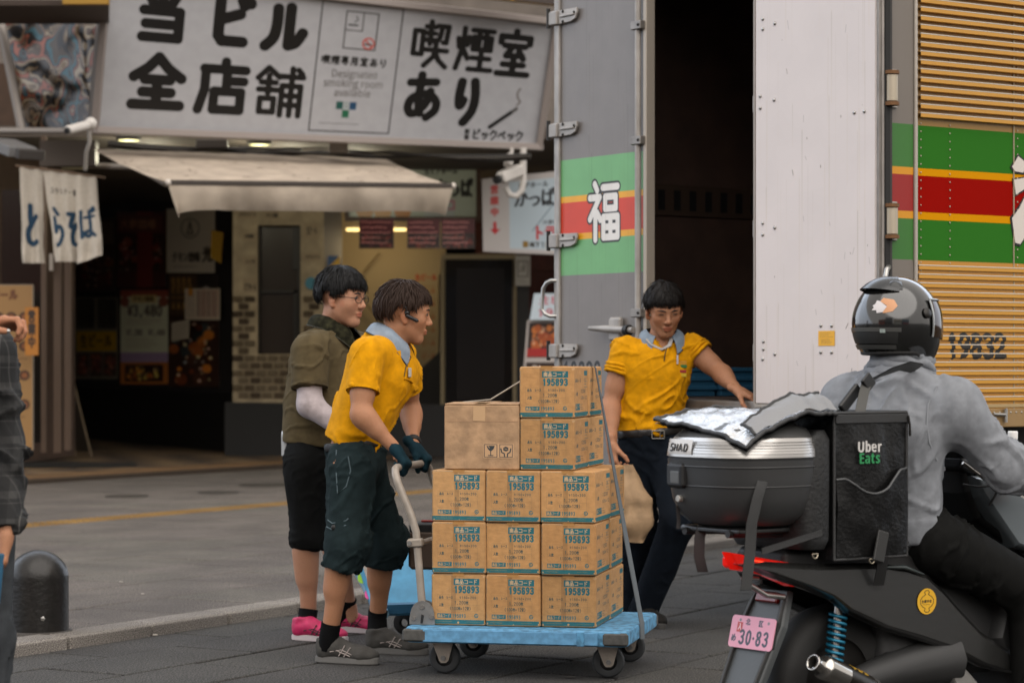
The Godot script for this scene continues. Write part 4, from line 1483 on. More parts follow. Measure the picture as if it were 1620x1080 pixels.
func curtain() -> void:
	# the split shop curtain
	var cu := thing("shop_curtain", "white split shop curtain with blue brush letters", "curtain", P(95, 270, 25.2))
	var o := cu.position
	var mb := MB.new()
	mb.tube([P(24, 262, 25.2) - o, P(166, 281, 25.2) - o], 0.012, 8)
	part("rod", mb, mat("6a5440", 0.6), cu)
	var can := Canvas.new(768, 880, C("b9b0a3"))
	var blue := C("1c3a52")
	can.text("スタミナ一番", 290, 160, 34, 62, 4.0, C("4a4642"), 1.35)
	can.glyph("と", 40, 330, 150, 400, 26, blue); can.glyph("ら", 240, 350, 150, 390, 22, blue); can.glyph("そ", 415, 370, 140, 370, 22, blue); can.glyph("ば", 580, 340, 150, 330, 15, blue)
	can.wear(fine, 0.04, 0.02)
	var cm := printed(can.tex(), 0.9)
	cm.backlight_enabled = true
	cm.backlight = Color(0.25, 0.24, 0.22)
	cm.normal_enabled = true
	cm.normal_texture = M.weave_n
	cm.normal_scale = 0.3
	var flaps := [[0.0, 0.30], [0.30, 0.74], [0.74, 1.0]]
	for f in 3:
		var rows := []
		for j in 21:
			var row := []
			for i in 13:
				var u: float = lerpf(flaps[f][0], flaps[f][1], i / 12.0)
				var w := j / 20.0
				var top := P(lerpf(30, 152, u), lerpf(263, 280, u), 25.2)
				var bot := P([lerpf(35, 68, i / 12.0), lerpf(88, 128, i / 12.0), lerpf(122, 163, i / 12.0)][f], [416, 414, lerpf(418, 404, i / 12.0)][f], [25.2, 25.05, 24.9][f])
				var p := top.lerp(bot, w)
				p.z += sin(u * 34.0) * 0.025 * (0.4 + w) + fine.get_noise_2d(u * 5.0, w * 2.0 + f) * 0.07 * w + [0.0, 0.03, 0.07][f] * w
				p.x += fine.get_noise_2d(w * 1.5, f * 4.0) * 0.03 * w
				row.append(p - o)
			rows.append(row)
		mb = MB.new()
		mb.grid(rows, false, Vector3(0, 0, -20))
		for k in mb.uv.size():
			mb.uv[k].x = lerpf(flaps[f][0], flaps[f][1], mb.uv[k].x)
		part("flap", mb, cm, cu)


func cameras() -> void:
	var white := mat("b9b4ae", 0.4)
	# the large camera on a bent arm
	var a := thing("security_camera", "large white security camera on a bent arm right of the awning", "security camera", P(815, 285, 26.6))
	var o := a.position
	var mb := MB.new()
	mb.tube([P(828, 234, 26.6) - o, P(828, 286, 26.6) - o, P(826, 300, 26.6) - o, P(818, 310, 26.6) - o, P(806, 308, 26.6) - o, P(800, 296, 26.6) - o], 0.035, 10)
	part("arm", mb, white, a)
	mb = MB.new()
	mb.box(frame_of(P(808, 275, 26.5) - o, P(830, 266, 26.6) - P(786, 284, 26.3), Vector3.UP), Vector3(0.36, 0.13, 0.14), 0.03)
	part("housing", mb, white, a)
	mb = MB.new()
	mb.cyl(P(789, 283, 26.33) - o, P(785, 285, 26.28) - o, 0.045, 14)
	part("lens", mb, M.black, a)
	# the small one beside it
	a = thing("security_camera", "small white spot camera hanging above the larger one", "security camera", P(806, 240, 26.6))
	o = a.position
	mb = MB.new()
	mb.cyl(P(808, 246, 26.6) - o, P(803, 262, 26.5) - o, 0.05, 12, 0.01)
	part("housing", mb, white, a)
	mb = MB.new()
	mb.cyl(P(810, 234, 26.6) - o, P(809, 248, 26.6) - o, 0.02, 8)
	part("arm", mb, white, a)
	# the bullet camera at the end of the big sign
	a = thing("security_camera", "white bullet camera at the lower left corner of the big sign", "security camera", P(145, 196, 23.4))
	o = a.position
	mb = MB.new()
	mb.cyl(P(106, 206, 23.1) - o, P(140, 197, 23.4) - o, 0.045, 14, 0.012)
	part("housing", mb, white, a)
	mb = MB.new()
	mb.cyl(P(107, 206, 23.08) - o, P(104, 207, 23.06) - o, 0.03, 12)
	part("lens", mb, M.black, a)
	mb = MB.new()
	mb.ell(Transform3D(Basis.from_scale(Vector3(0.06, 0.06, 0.06)), P(143, 195, 23.4) - o), 12, 8)
	mb.tube([P(140, 200, 23.4) - o, P(141, 225, 23.5) - o, P(136, 240, 23.6) - o, P(134, 268, 23.8) - o], 0.018, 6)
	part("mount", mb, white, a)
	# a floodlight at the left edge
	a = thing("floodlight", "grey box floodlight jutting in at the left under the polished panel", "floodlight", P(25, 236, 23.8))
	o = a.position
	mb = MB.new()
	mb.box(frame_of(P(18, 234, 23.8) - o, P(56, 247, 23.4) - P(-16, 218, 24.2), Vector3.UP), Vector3(0.5, 0.11, 0.3), 0.012)
	part("housing", mb, mat("7d7c7c", 0.45, 0.4), a)
	mb = MB.new()
	mb.box(frame_of(P(47, 244, 23.5) - o, P(56, 247, 23.4) - P(-16, 218, 24.2), Vector3.UP), Vector3(0.09, 0.1, 0.28), 0.01)
	part("head", mb, mat("3a3633", 0.4), a)


func street_side() -> void:
	# the houses across the street, behind the eye: they shade the street and show in polished things
	var spec := [[-15.0, 9.0, 9.0, 19.0, "8a4a35", "red brick house across the street"], [-3.5, 12.0, 10.0, 17.0, "6e6a66", "grey house across the street, tallest of its row"], [8.0, 8.5, 9.0, 17.0, "b3a17f", "sand coloured house across the street"], [19.0, 9.0, 10.0, 18.0, "3f6f7d", "blue green house across the street"]]
	for k in spec.size():
		var s: Array = spec[k]
		var b := thing("town_house", s[5], "building", Vector3(s[0] * 1.5, 0, 36))
		var mb := MB.new()
		mb.box(Transform3D(Basis(), Vector3(0, s[1] * 0.5, 5)), Vector3(s[3] - 2.0, s[1], 10), 0.05)
		part("wall", mb, mat(s[4], 0.8, 0.0, M.mottle, null, 0.3), b)
		for r in int(s[1] / 3.2) - 1:
			for i in 3:
				mb = MB.new()
				mb.box(Transform3D(Basis(), Vector3((i - 1) * 3.2, 4.6 + r * 3.1, -0.02)), Vector3(1.8, 1.6, 0.1), 0.02)
				part("window", mb, mat("2a3036", 0.1), b)
		mb = MB.new()
		mb.box(Transform3D(Basis(), Vector3(0, 1.9, -0.1)), Vector3(s[3] - 3.0, 3.0, 0.16), 0.02)
		part("shop_front", mb, mat(["a8432a", "2a2622", "c2b9a8", "8f2a26"][k], 0.4), b)


# ---------------------------------------------------------------- the lorry: x runs forward from its rear, y up, z out of its right side
func lorry() -> void:
	var s := Vector3(0.8238, 0, -0.5671)
	var r := Vector3(0.5671, 0, 0.8238)
	var lo := thing("delivery_lorry", "large grey delivery lorry with green, red and yellow bands and one rear door open", "lorry")
	lo.transform = Transform3D(Basis(s, Vector3.UP, r), Vector3(1.6987, 0, -10.9))
	var inv := lo.transform.affine_inverse()
	var W := 2.549
	var TOP := 3.55
	var rear := func(px: float, py: float, d := 0.0) -> Vector3: return inv * hit(px, py, lo.transform * Vector3(-d, 0, 0), s)
	var side := func(px: float, py: float, d := 0.0) -> Vector3: return inv * hit(px, py, lo.transform * Vector3(0, 0, d), r)
	var grey := mat("726d6a", 0.5, 0.0, M.mottle, null, 0.4)
	var alu := mat("8f8983", 0.42, 0.5, M.mottle, null, 0.8)
	var pale := mat("a8a29c", 0.45, 0.25, M.mottle, null, 0.8)
	var inner := mat("4a352b", 0.75, 0.0, M.mottle, null, 0.6)
	var bx := func(called: String, a: Vector3, b: Vector3, m: Material, bev := 0.004, parent: Node = lo) -> MeshInstance3D:
		var mb := MB.new()
		mb.box(Transform3D(Basis(), (a + b) * 0.5), (b - a).abs(), bev)
		return part(called, mb, m, parent)
	# the box body: floor, roof, walls
	bx.call("roof", Vector3(0.0, TOP, -W), Vector3(7.0, TOP + 0.06, 0), grey)
	bx.call("floor", Vector3(0.03, 1.0, -W + 0.05), Vector3(7.0, 1.1, -0.05), mat("3a2c24", 0.7))
	bx.call("far_wall", Vector3(0.05, 1.1, -W), Vector3(7.0, TOP, -W + 0.05), inner)
	bx.call("front_wall", Vector3(6.95, 1.1, -W + 0.05), Vector3(7.0, TOP, -0.05), inner)
	bx.call("lining", Vector3(0.06, 1.1, -0.055), Vector3(6.95, TOP, -0.03), inner)
	# lashing rail along the far wall, seen through the open door
	var y0: float = 2.17
	var rail := bx.call("lashing_rail", Vector3(0.3, y0 - 0.085, -W + 0.052), Vector3(6.8, y0 + 0.085, -W + 0.062), mat("4a3a30", 0.5, 0.3)) as MeshInstance3D
	for i in 56:
		bx.call("slot", Vector3(0.4 + i * 0.11, y0 - 0.055, -W + 0.061), Vector3(0.445 + i * 0.11, y0 + 0.055, -W + 0.066), M.black, 0.0, rail)
	# rear frame
	bx.call("sill", Vector3(-0.06, 0.99, -W + 0.02), Vector3(0.04, 1.095, -0.02), alu, 0.01)
	bx.call("rear_plate", Vector3(-0.02, 0.72, -W + 0.05), Vector3(0.02, 0.985, -0.05), mat("8b8580", 0.5, 0.3, M.mottle, null, 1.0), 0.006)
	for z in [-W + 0.5, -0.5]:
		bx.call("beam", Vector3(0.0, 0.62, z - 0.04), Vector3(6.9, 0.97, z + 0.04), M.dark_metal, 0.01)
	bx.call("head_frame", Vector3(-0.03, TOP - 0.1, -W), Vector3(0.05, TOP, 0), alu, 0.008)
	bx.call("corner_post", Vector3(-0.03, 1.0, -W - 0.015), Vector3(0.06, TOP, -W + 0.035), pale, 0.01)
	# the closed left leaf with its printed bands
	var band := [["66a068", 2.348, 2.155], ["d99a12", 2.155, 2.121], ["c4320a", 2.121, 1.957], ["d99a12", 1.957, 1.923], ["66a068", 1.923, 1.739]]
	var can := Canvas.new(420, 1200, C("726d6a"))
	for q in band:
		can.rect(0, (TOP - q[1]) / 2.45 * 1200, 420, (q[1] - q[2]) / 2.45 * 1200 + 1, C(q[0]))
	can.glyph("福", 158, (TOP - 2.215) / 2.45 * 1200, 138, 150, 14, C("14120f"))
	can.glyph("福", 158, (TOP - 2.215) / 2.45 * 1200, 138, 150, 9, C("d6d2cd"))
	can.text("19832", 40, (TOP - 1.285) / 2.45 * 1200, 34, 56, 4.2, C("141210"), 1.05)
	can.wear(fine, 0.035, 0.01)
	can.streaks(70, rng, 0.13)
	var tex := can.tex()
	var leaf := bx.call("left_door", Vector3(-0.035, 1.1, -W + 0.04), Vector3(0.01, TOP - 0.1, -W + 0.805), grey, 0.006) as MeshInstance3D
	var mb := MB.new()
	mb.quad(Vector3(-0.0375, 1.1, -W + 0.045), Vector3(-0.0375, 1.1, -W + 0.80), Vector3(-0.0375, TOP - 0.1, -W + 0.80), Vector3(-0.0375, TOP - 0.1, -W + 0.045), Rect2(0.05, 0.042, 0.93, 0.958))
	part("print", mb, printed(tex, 0.45), leaf)
	mb = MB.new()
	mb.box(Transform3D(Basis(), Vector3(-0.044, (1.1 + TOP - 0.1) * 0.5, -W + 0.055)), Vector3(0.018, TOP - 1.2, 0.03), 0.006)
	part("edge_rail", mb, pale, leaf)
	mb = MB.new()
	mb.box(Transform3D(Basis(), Vector3(-0.03, (1.1 + TOP - 0.1) * 0.5, -W + 0.82)), Vector3(0.06, TOP - 1.2, 0.03), 0.006)
	part("edge_rail", mb, mat("a3998d", 0.45, 0.3), leaf)
	# its lock bar, brackets and lever
	var zb: float = rear.call(1011, 300, 0.06).z
	mb = MB.new()
	mb.cyl(Vector3(-0.066, 1.12, zb), Vector3(-0.066, TOP - 0.12, zb), 0.017, 12)
	part("lock_bar", mb, pale, leaf)
	for py in [222, 495, 40]:
		var q: Vector3 = rear.call(1014, py, 0.06)
		bx.call("bracket", Vector3(-0.09, q.y - 0.022, zb - 0.035), Vector3(-0.036, q.y + 0.022, zb + 0.05), alu, 0.005, leaf)
		mb = MB.new()
		mb.ell(Transform3D(Basis.from_scale(Vector3(0.006, 0.008, 0.008)), Vector3(-0.092, q.y, zb + 0.032)), 8, 6)
		part("bolt", mb, M.dark_metal, leaf)
	var qa: Vector3 = rear.call(966, 540, 0.06); var qb: Vector3 = rear.call(978, 501, 0.06)
	bx.call("lock_case", Vector3(-0.075, qa.y, qa.z - 0.01), Vector3(-0.036, qb.y, qb.z + 0.03), pale, 0.015, leaf)
	qa = rear.call(933, 519, 0.09); qb = rear.call(1002, 522, 0.09)
	mb = MB.new()
	mb.tube([qa, qa.lerp(qb, 0.4), qb], [0.012, 0.02, 0.016], 10)
	part("lock_lever", mb, pale, leaf)
	mb = MB.new()
	qa = rear.call(990, 522, 0.09); qb = rear.call(996, 522, 0.09)
	mb.cyl(qa, qb, 0.028, 12)
	part("lock_sleeve", mb, M.dark_metal, leaf)
	# hinges of the left leaf
	for py in [28, 206, 381, 555]:
		var q: Vector3 = rear.call(886, py, 0.05)
		var hg := bx.call("hinge", Vector3(-0.075, q.y - 0.038, q.z - 0.085), Vector3(-0.04, q.y + 0.038, q.z + 0.0), pale, 0.008) as MeshInstance3D
		mb = MB.new()
		mb.prism(PackedVector2Array([Vector2(0, -0.036), Vector2(0.11, -0.034), Vector2(0.15, -0.02), Vector2(0.165, 0.01), Vector2(0.165, 0.036), Vector2(0, 0.038)]), Transform3D(Basis(Vector3(0, 0, 1), Vector3.UP, Vector3(-1, 0, 0)), Vector3(-0.048, q.y, q.z)), 0.012, 0.004)
		part("strap", mb, pale, hg)
		mb = MB.new()
		mb.box(Transform3D(Basis(), Vector3(-0.064, q.y + 0.004, q.z + 0.08)), Vector3(0.012, 0.014, 0.13), 0.005)
		part("rib", mb, pale, hg)
		mb = MB.new()
		mb.cyl(Vector3(-0.07, q.y - 0.05, q.z - 0.078), Vector3(-0.07, q.y + 0.055, q.z - 0.078), 0.011, 8)
		part("pin", mb, M.dark_metal, hg)
		for e in [[0.028, 0.04], [-0.026, 0.04], [0.012, 0.14]]:
			mb = MB.new()
			mb.ell(Transform3D(Basis.from_scale(Vector3(0.006, 0.009, 0.009)), Vector3(-0.061, q.y + e[0], q.z + e[1])), 8, 6)
			part("bolt", mb, M.dark_metal, hg)
	# grab handle on the corner post
	mb = MB.new()
	qa = rear.call(872, 444, 0.06); qb = rear.call(870, 500, 0.06)
	var o1 := Vector3(-0.02, 0, -0.045)
	mb.tube([qa + Vector3(0.04, 0, 0.03), qa + Vector3(0, 0.0, 0.0), qa + o1 * 0.6 + Vector3(0, -0.012, 0), qa + o1 + Vector3(0, -0.04, 0), qb + o1 + Vector3(0, 0.04, 0), qb + o1 * 0.6 + Vector3(0, 0.012, 0), qb, qb + Vector3(0.04, 0, 0.03)], 0.011, 10)
	part("grab_handle", mb, M.steel, lo)
	# the middle leaf, folded back over the right one, its white inner face out
	var pa: Vector3 = rear.call(1196, 300, 0.09); var pb: Vector3 = rear.call(1386, 300, 0.09)
	var bot: float = (rear.call(1240, 639, 0.09) as Vector3).y
	var white := mat("ccc3c0", 0.5, 0.0, noise_tex(0.006, 0.93, 1.0, 31), null, 0.5)
	can = Canvas.new(300, 900, C("ccc3c0"))
	can.wear(fine, 0.02, 0.006)
	can.streaks(60, rng, 0.07)
	for k in 16:
		var sx := rng.randf_range(5, 290); var sy := rng.randf_range(30, 870)
		can.line([Vector2(sx, sy), Vector2(sx + rng.randf_range(-4, 4), sy + rng.randf_range(3, 16))], 0.5, C("9f9793"))
	var dtex := can.tex()
	var pan := bx.call("middle_door", Vector3(-0.09, bot, pa.z), Vector3(-0.05, TOP - 0.1, pb.z), white, 0.004) as MeshInstance3D
	mb = MB.new()
	mb.quad(Vector3(-0.0915, bot + 0.003, pa.z + 0.003), Vector3(-0.0915, bot + 0.003, pb.z - 0.003), Vector3(-0.0915, TOP - 0.103, pb.z - 0.003), Vector3(-0.0915, TOP - 0.103, pa.z + 0.003))
	part("face", mb, printed(dtex, 0.5), pan)
	bx.call("edge_rail", Vector3(-0.094, bot - 0.012, pa.z - 0.016), Vector3(-0.045, TOP - 0.1, pa.z - 0.001), mat("8f8780", 0.5, 0.2), 0.003, pan)
	bx.call("edge_rail", Vector3(-0.094, bot - 0.02, pa.z - 0.01), Vector3(-0.047, bot - 0.002, pb.z), mat("9a948c", 0.5, 0.2), 0.003, pan)
	for q in [[1203, 152], [1203, 171], [1225, 158], [1352, 178], [1368, 176], [1207, 353], [1207, 371], [1226, 360], [1208, 540], [1208, 552], [1207, 568], [1226, 560], [1299, 515], [1316, 515], [1299, 557], [1316, 557], [1207, 30], [1207, 46], [1226, 37]]:
		mb = MB.new()
		mb.ell(Transform3D(Basis.from_scale(Vector3(0.007, 0.009, 0.009)), rear.call(q[0], q[1], 0.0925)), 10, 6)
		part("rivet", mb, M.steel, pan)
	for py in [165, 362, 558]:
		var q: Vector3 = rear.call(1196, py, 0.07)
		bx.call("hinge_lug", Vector3(-0.085, q.y - 0.042, pa.z - 0.032), Vector3(-0.05, q.y + 0.042, pa.z - 0.015), alu, 0.004, pan)
	can = Canvas.new(120, 108, C("d8a018"))
	can.lines(12, 10, 96, 40, 3, C("6b4a0c"), rng, 1.4); can.lines(20, 56, 80, 40, 4, C("6b4a0c"), rng, 1.4)
	qa = rear.call(1295, 547, 0.0935); qb = rear.call(1321, 523, 0.0935)
	mb = MB.new()
	mb.quad(Vector3(qa.x, qa.y, qa.z), Vector3(qa.x, qa.y, qb.z), Vector3(qa.x, qb.y, qb.z), Vector3(qa.x, qb.y, qa.z))
	part("yellow_label", mb, printed(can.tex(), 0.5), pan)
	mb = MB.new()
	for k in 14:
		var q: Vector3 = rear.call(rng.randf_range(1215, 1375), rng.randf_range(60, 620), 0.0922)
		mb.box(Transform3D(Basis(Vector3(1, 0, 0), rng.randf_range(-0.6, 0.6)), q), Vector3(0.001, rng.randf_range(0.004, 0.03), rng.randf_range(0.0015, 0.004)))
	part("scuffs", mb, mat("968e89", 0.7), pan, "stuff")
	# the right leaf behind it: its rubber edge and rails
	bx.call("right_door", Vector3(-0.035, 1.1, pa.z + 0.05), Vector3(0.01, TOP - 0.1, -0.02), grey)
	for q in [[1386, 1391, 0.085, alu], [1391.5, 1397, 0.07, pale], [1397.5, 1402, 0.06, M.rubber], [1402.5, 1409, 0.035, mat("2a2725", 0.6)]]:
		var za: float = (rear.call(q[0], 300, q[2]) as Vector3).z; var zb2: float = (rear.call(q[1], 300, q[2]) as Vector3).z
		bx.call("door_seal", Vector3(-q[2], 1.08, za), Vector3(-0.02, TOP - 0.1, maxf(zb2, za + 0.012)), q[3], 0.003)
	# the right side: corner post, panels with bands, ribs
	var x1: float = (side.call(1448, 300) as Vector3).x
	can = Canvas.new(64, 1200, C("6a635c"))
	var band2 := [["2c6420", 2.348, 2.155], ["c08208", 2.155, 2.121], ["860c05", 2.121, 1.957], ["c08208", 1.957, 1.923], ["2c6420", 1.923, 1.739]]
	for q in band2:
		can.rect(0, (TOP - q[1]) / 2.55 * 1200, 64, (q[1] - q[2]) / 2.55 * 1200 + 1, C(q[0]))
	var post := bx.call("corner_post", Vector3(-0.025, 1.0, -0.06), Vector3(x1, TOP, 0.0), alu, 0.012) as MeshInstance3D
	mb = MB.new()
	mb.quad(Vector3(-0.012, 1.0, 0.002), Vector3(x1 - 0.012, 1.0, 0.002), Vector3(x1 - 0.012, TOP - 0.01, 0.002), Vector3(-0.012, TOP - 0.01, 0.002), Rect2(0, 0.004, 1, 0.996))
	part("print", mb, printed(can.tex(), 0.4), post)
	mb = MB.new()
	mb.tube([Vector3(x1, 1.0, 0.004), Vector3(x1, TOP, 0.004)], 0.011, 8)
	part("bead", mb, mat("a29a90", 0.4, 0.4), lo)
	for py in [140, 350]:
		var q: Vector3 = side.call(1412, py, 0.02)
		var hg := bx.call("hinge", Vector3(-0.03, q.y - 0.085, 0.003), Vector3(0.03, q.y + 0.09, 0.014), pale, 0.004) as MeshInstance3D
		mb = MB.new()
		mb.cyl(Vector3(-0.028, q.y - 0.06, 0.035), Vector3(-0.028, q.y + 0.06, 0.035), 0.028, 12, 0.004)
		part("knuckle", mb, mat("a79c8a", 0.45, 0.4), hg)
		for e in [-0.07, 0.07]:
			mb = MB.new()
			mb.cyl(Vector3(-0.028, q.y + e - 0.008, 0.035), Vector3(-0.028, q.y + e + 0.008, 0.035), 0.034, 10)
			part("washer", mb, mat("6b4a2c", 0.6, 0.4), hg)
	mb = MB.new()
	qa = side.call(1401, 440, 0.06)
	mb.tube([qa + Vector3(0, -0.25, 0), qa, qa + Vector3(0.01, 0.04, 0), qa + Vector3(0.04, 0.05, -0.02), qa + Vector3(0.05, 0.045, -0.06)], 0.012, 8)
	part("grab_handle", mb, M.steel, lo)
	# side panels, darker than the ribs: recess shade put into their colour
	var X0 := x1
	var X1 := 7.0
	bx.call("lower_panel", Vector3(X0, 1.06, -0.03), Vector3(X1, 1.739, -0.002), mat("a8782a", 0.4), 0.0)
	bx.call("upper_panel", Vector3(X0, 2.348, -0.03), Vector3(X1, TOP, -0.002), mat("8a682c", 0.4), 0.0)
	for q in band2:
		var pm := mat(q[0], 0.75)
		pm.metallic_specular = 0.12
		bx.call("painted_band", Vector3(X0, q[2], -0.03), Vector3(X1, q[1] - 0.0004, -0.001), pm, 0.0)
	# the ribs; the lower ones carry the painted number
	var TX := 1.4
	var yt := 1.739
	var hgt := 0.68
	var paint := Canvas.new(1120, 544, C("a67424"))  # ground between the ribs, with their shade painted in as darker ochre
	var ribp := Canvas.new(1120, 544, C("b5822a"))
	qa = side.call(1499, 567); qb = side.call(1592, 528)
	for cc in [paint, ribp]:
		var gx: float = (qa.x - X0) / TX * 1120; var gw: float = (qb.x - qa.x) / TX * 1120; var gy: float = (yt - qb.y) / hgt * 544; var gh: float = (qb.y - qa.y) / hgt * 544
		cc.text("19832", gx - 14, gy, gw * 0.235, gh, 9.5, C("16130f"), 0.86)
	var ptex := printed(paint.tex(), 0.35)
	var rtex := printed(ribp.tex(), 0.32)
	mb = MB.new()
	mb.quad(Vector3(X0 + 0.012, yt - hgt, 0.0015), Vector3(X0 + TX, yt - hgt, 0.0015), Vector3(X0 + TX, yt - 0.001, 0.0015), Vector3(X0 + 0.012, yt - 0.001, 0.0015), Rect2(0.012 / TX, 0, 1.0 - 0.012 / TX, 1))
	part("number_panel", mb, ptex, lo)
	var edge_m := mat("c4bcb0", 0.3, 0.5)  # pale strip: sky glint on the rib tops put into the colour
	var rib := func(y: float, xa: float, xb: float, m: Material, mapped: bool, deep := 1.0) -> void:
		var prof := [Vector2(0.0115, 0.0), Vector2(0.0095, 0.0195), Vector2(0.008, 0.0215), Vector2(-0.0075, 0.0215), Vector2(-0.009, 0.0195), Vector2(-0.0105, 0.0)]
		var mm := MB.new()
		for j in 5:
			mm.grid([[Vector3(xa, y + prof[j].x, 0.0016 + prof[j].y * deep), Vector3(xb, y + prof[j].x, 0.0016 + prof[j].y * deep)], [Vector3(xa, y + prof[j + 1].x, 0.0016 + prof[j + 1].y * deep), Vector3(xb, y + prof[j + 1].x, 0.0016 + prof[j + 1].y * deep)]], false, Vector3((xa + xb) * 0.5, y, -0.02))
		if mapped:
			for k in mm.v.size():
				mm.uv[k] = Vector2((mm.v[k].x - X0) / TX, (yt - mm.v[k].y) / hgt)
		var ro := part("rib", mm, m, lo)
		mm = MB.new()
		mm.tube([Vector3(xa, y + 0.0105, 0.0205 * deep), Vector3(xb, y + 0.0105, 0.0205 * deep)], 0.0036, 6)
		part("bright_edge", mm, edge_m, ro)
	var rm := mat("b5822a", 0.32)
	for i in 16:
		var y := 1.705 - i * 0.0398
		rib.call(y, X0 + 0.015, X0 + TX, rtex, true, 0.45)
	for i in 28:
		rib.call(2.392 + i * 0.0398, X0 + 0.015, X0 + TX, rm, false)
	for i in 16:
		rib.call(1.705 - i * 0.0398, X0 + TX + 0.002, X1, rm, false, 0.45)
	for q in [[1503, 0.0], [1610, 0.0], [1457, 0.0]]:
		var x: float = (side.call(q[0], 300) as Vector3).x
		mb = MB.new()
		for i in 66:
			var y := 1.1 + i * 0.037
			mb.ell(Transform3D(Basis.from_scale(Vector3(0.004, 0.004, 0.003)), Vector3(x, y, 0.002)), 6, 4)
		part("rivet_row", mb, mat("a89c8a", 0.4, 0.3), lo, "stuff")
	bx.call("panel_joint", Vector3((side.call(1604, 300) as Vector3).x - 0.003, 1.06, 0.0), Vector3((side.call(1604, 300) as Vector3).x + 0.003, TOP, 0.004), mat("9a8c74", 0.4, 0.3), 0.0)
	# the start of the firm's lettering
	for e in [[[1601, 264], [1611, 247], [1628, 262], [1618, 273], [1606, 271]], [[1604, 284], [1628, 280], [1622, 298], [1607, 308]], [[1622, 310], [1612, 330], [1601, 345], [1606, 384], [1614, 386], [1640, 346]]]:
		var poly := PackedVector2Array()
		for q in e:
			var w: Vector3 = side.call(q[0], q[1])
			poly.append(Vector2(w.x, w.y))
		var ctr := Vector2.ZERO
		for q in poly:
			ctr += q / poly.size()
		var big := PackedVector2Array()
		for q in poly:
			big.append(q + (q - ctr).normalized() * 0.012)
		mb = MB.new()
		mb.prism(big, Transform3D(Basis(), Vector3(0, 0, 0.0005)), 0.002)
		part("letter_edge", mb, M.black, lo)
		mb = MB.new()
		mb.prism(poly, Transform3D(Basis(), Vector3(0, 0, 0.0015)), 0.003)
		part("letter", mb, mat("c2bab2", 0.5), lo)
	# lower edge
	bx.call("bottom_rail", Vector3(0.02, 0.975, -0.05), Vector3(X1, 1.065, 0.006), mat("8a6f48", 0.45, 0.2), 0.006)
	bx.call("bottom_strip", Vector3(x1, 1.068, 0.001), Vector3(X1, 1.085, 0.006), mat("a58e66", 0.4, 0.3), 0.002)
	mb = MB.new()
	for i in 40:
		mb.ell(Transform3D(Basis.from_scale(Vector3(0.005, 0.005, 0.003)), Vector3(x1 + 0.03 + i * 0.036, 1.045, 0.006)), 6, 4)
	part("rivet_row", mb, M.steel, lo, "stuff")
	qa = side.call(1572, 655, 0.02); qb = side.call(1592, 656, 0.02)
	mb = MB.new()
	mb.cyl(qa, qb, 0.008, 8); mb.cyl(qb + Vector3(0, 0.03, 0), qb - Vector3(0, 0.035, 0), 0.009, 8)
	part("side_catch", mb, M.steel, lo)
	# running gear
	for x in [4.9, 6.5]:
		for z in [-0.3, -W + 0.3]:
			mb = MB.new()
			mb.lathe([Vector2(0.24, -0.14), Vector2(0.44, -0.14), Vector2(0.48, -0.1), Vector2(0.48, 0.1), Vector2(0.44, 0.14), Vector2(0.24, 0.14)], Transform3D(Basis(Vector3(1, 0, 0), PI / 2), Vector3(x, 0.48, z)), 32)
			var ty := part("wheel", mb, M.rubber, lo)
			mb = MB.new()
			mb.lathe([Vector2(0.0, 0.06), Vector2(0.1, 0.06), Vector2(0.16, 0.02), Vector2(0.25, 0.12)], Transform3D(Basis(Vector3(1, 0, 0), PI / 2), Vector3(x, 0.48, z)), 24)
			part("rim", mb, alu, ty)
	# the cab, far ahead
	mb = MB.new()
	mb.prism(PackedVector2Array([Vector2(7.15, 0.5), Vector2(9.0, 0.5), Vector2(9.0, 1.6), Vector2(8.8, 2.7), Vector2(8.3, 2.9), Vector2(7.15, 2.9)]), Transform3D(Basis(), Vector3(0, 0, -W + 0.1)), W - 0.2, 0.05)
	part("cab", mb, mat("c9a020", 0.35), lo)
	# blue crates on the lorry's floor
	for k in 2:
		var p := lo.transform * Vector3(0.98 - k * 0.66, 1.1, -W + 0.33)
		crate(["blue plastic crate inside the dark lorry, the one further in", "blue plastic crate inside the dark lorry, nearer the open door"][k], p, atan2(-s.z, s.x), "2a5a78", Vector3(0.62, 0.15, 0.42), "blue crates inside the lorry")


func crate(label: String, at: Vector3, turn: float, hex: String, size: Vector3, group := "") -> void:
	var c := thing("crate", label, "crate", at, turn, group)
	var m := mat(hex, 0.45)
	var w := 0.02
	for e in [[Vector3(0, size.y / 2, size.z / 2 - w / 2), Vector3(size.x, size.y, w)], [Vector3(0, size.y / 2, -size.z / 2 + w / 2), Vector3(size.x, size.y, w)], [Vector3(size.x / 2 - w / 2, size.y / 2, 0), Vector3(w, size.y, size.z - 2 * w)], [Vector3(-size.x / 2 + w / 2, size.y / 2, 0), Vector3(w, size.y, size.z - 2 * w)]]:
		var mb := MB.new()
		mb.box(Transform3D(Basis(), e[0]), e[1], 0.004)
		part("side", mb, m, c)
	var mb := MB.new()
	mb.box(Transform3D(Basis(), Vector3(0, w / 2, 0)), Vector3(size.x - 2 * w, w, size.z - 2 * w), 0.0)
	part("base", mb, m, c)
	for y in [0.3, 0.62, 0.95]:
		mb = MB.new()
		mb.box(Transform3D(Basis(), Vector3(0, size.y * y, size.z / 2 + 0.004)), Vector3(size.x + 0.01, 0.022, 0.01), 0.003)
		mb.box(Transform3D(Basis(), Vector3(-size.x / 2 - 0.004, size.y * y, 0)), Vector3(0.01, 0.022, size.z), 0.003)
		part("rim", mb, m, c)


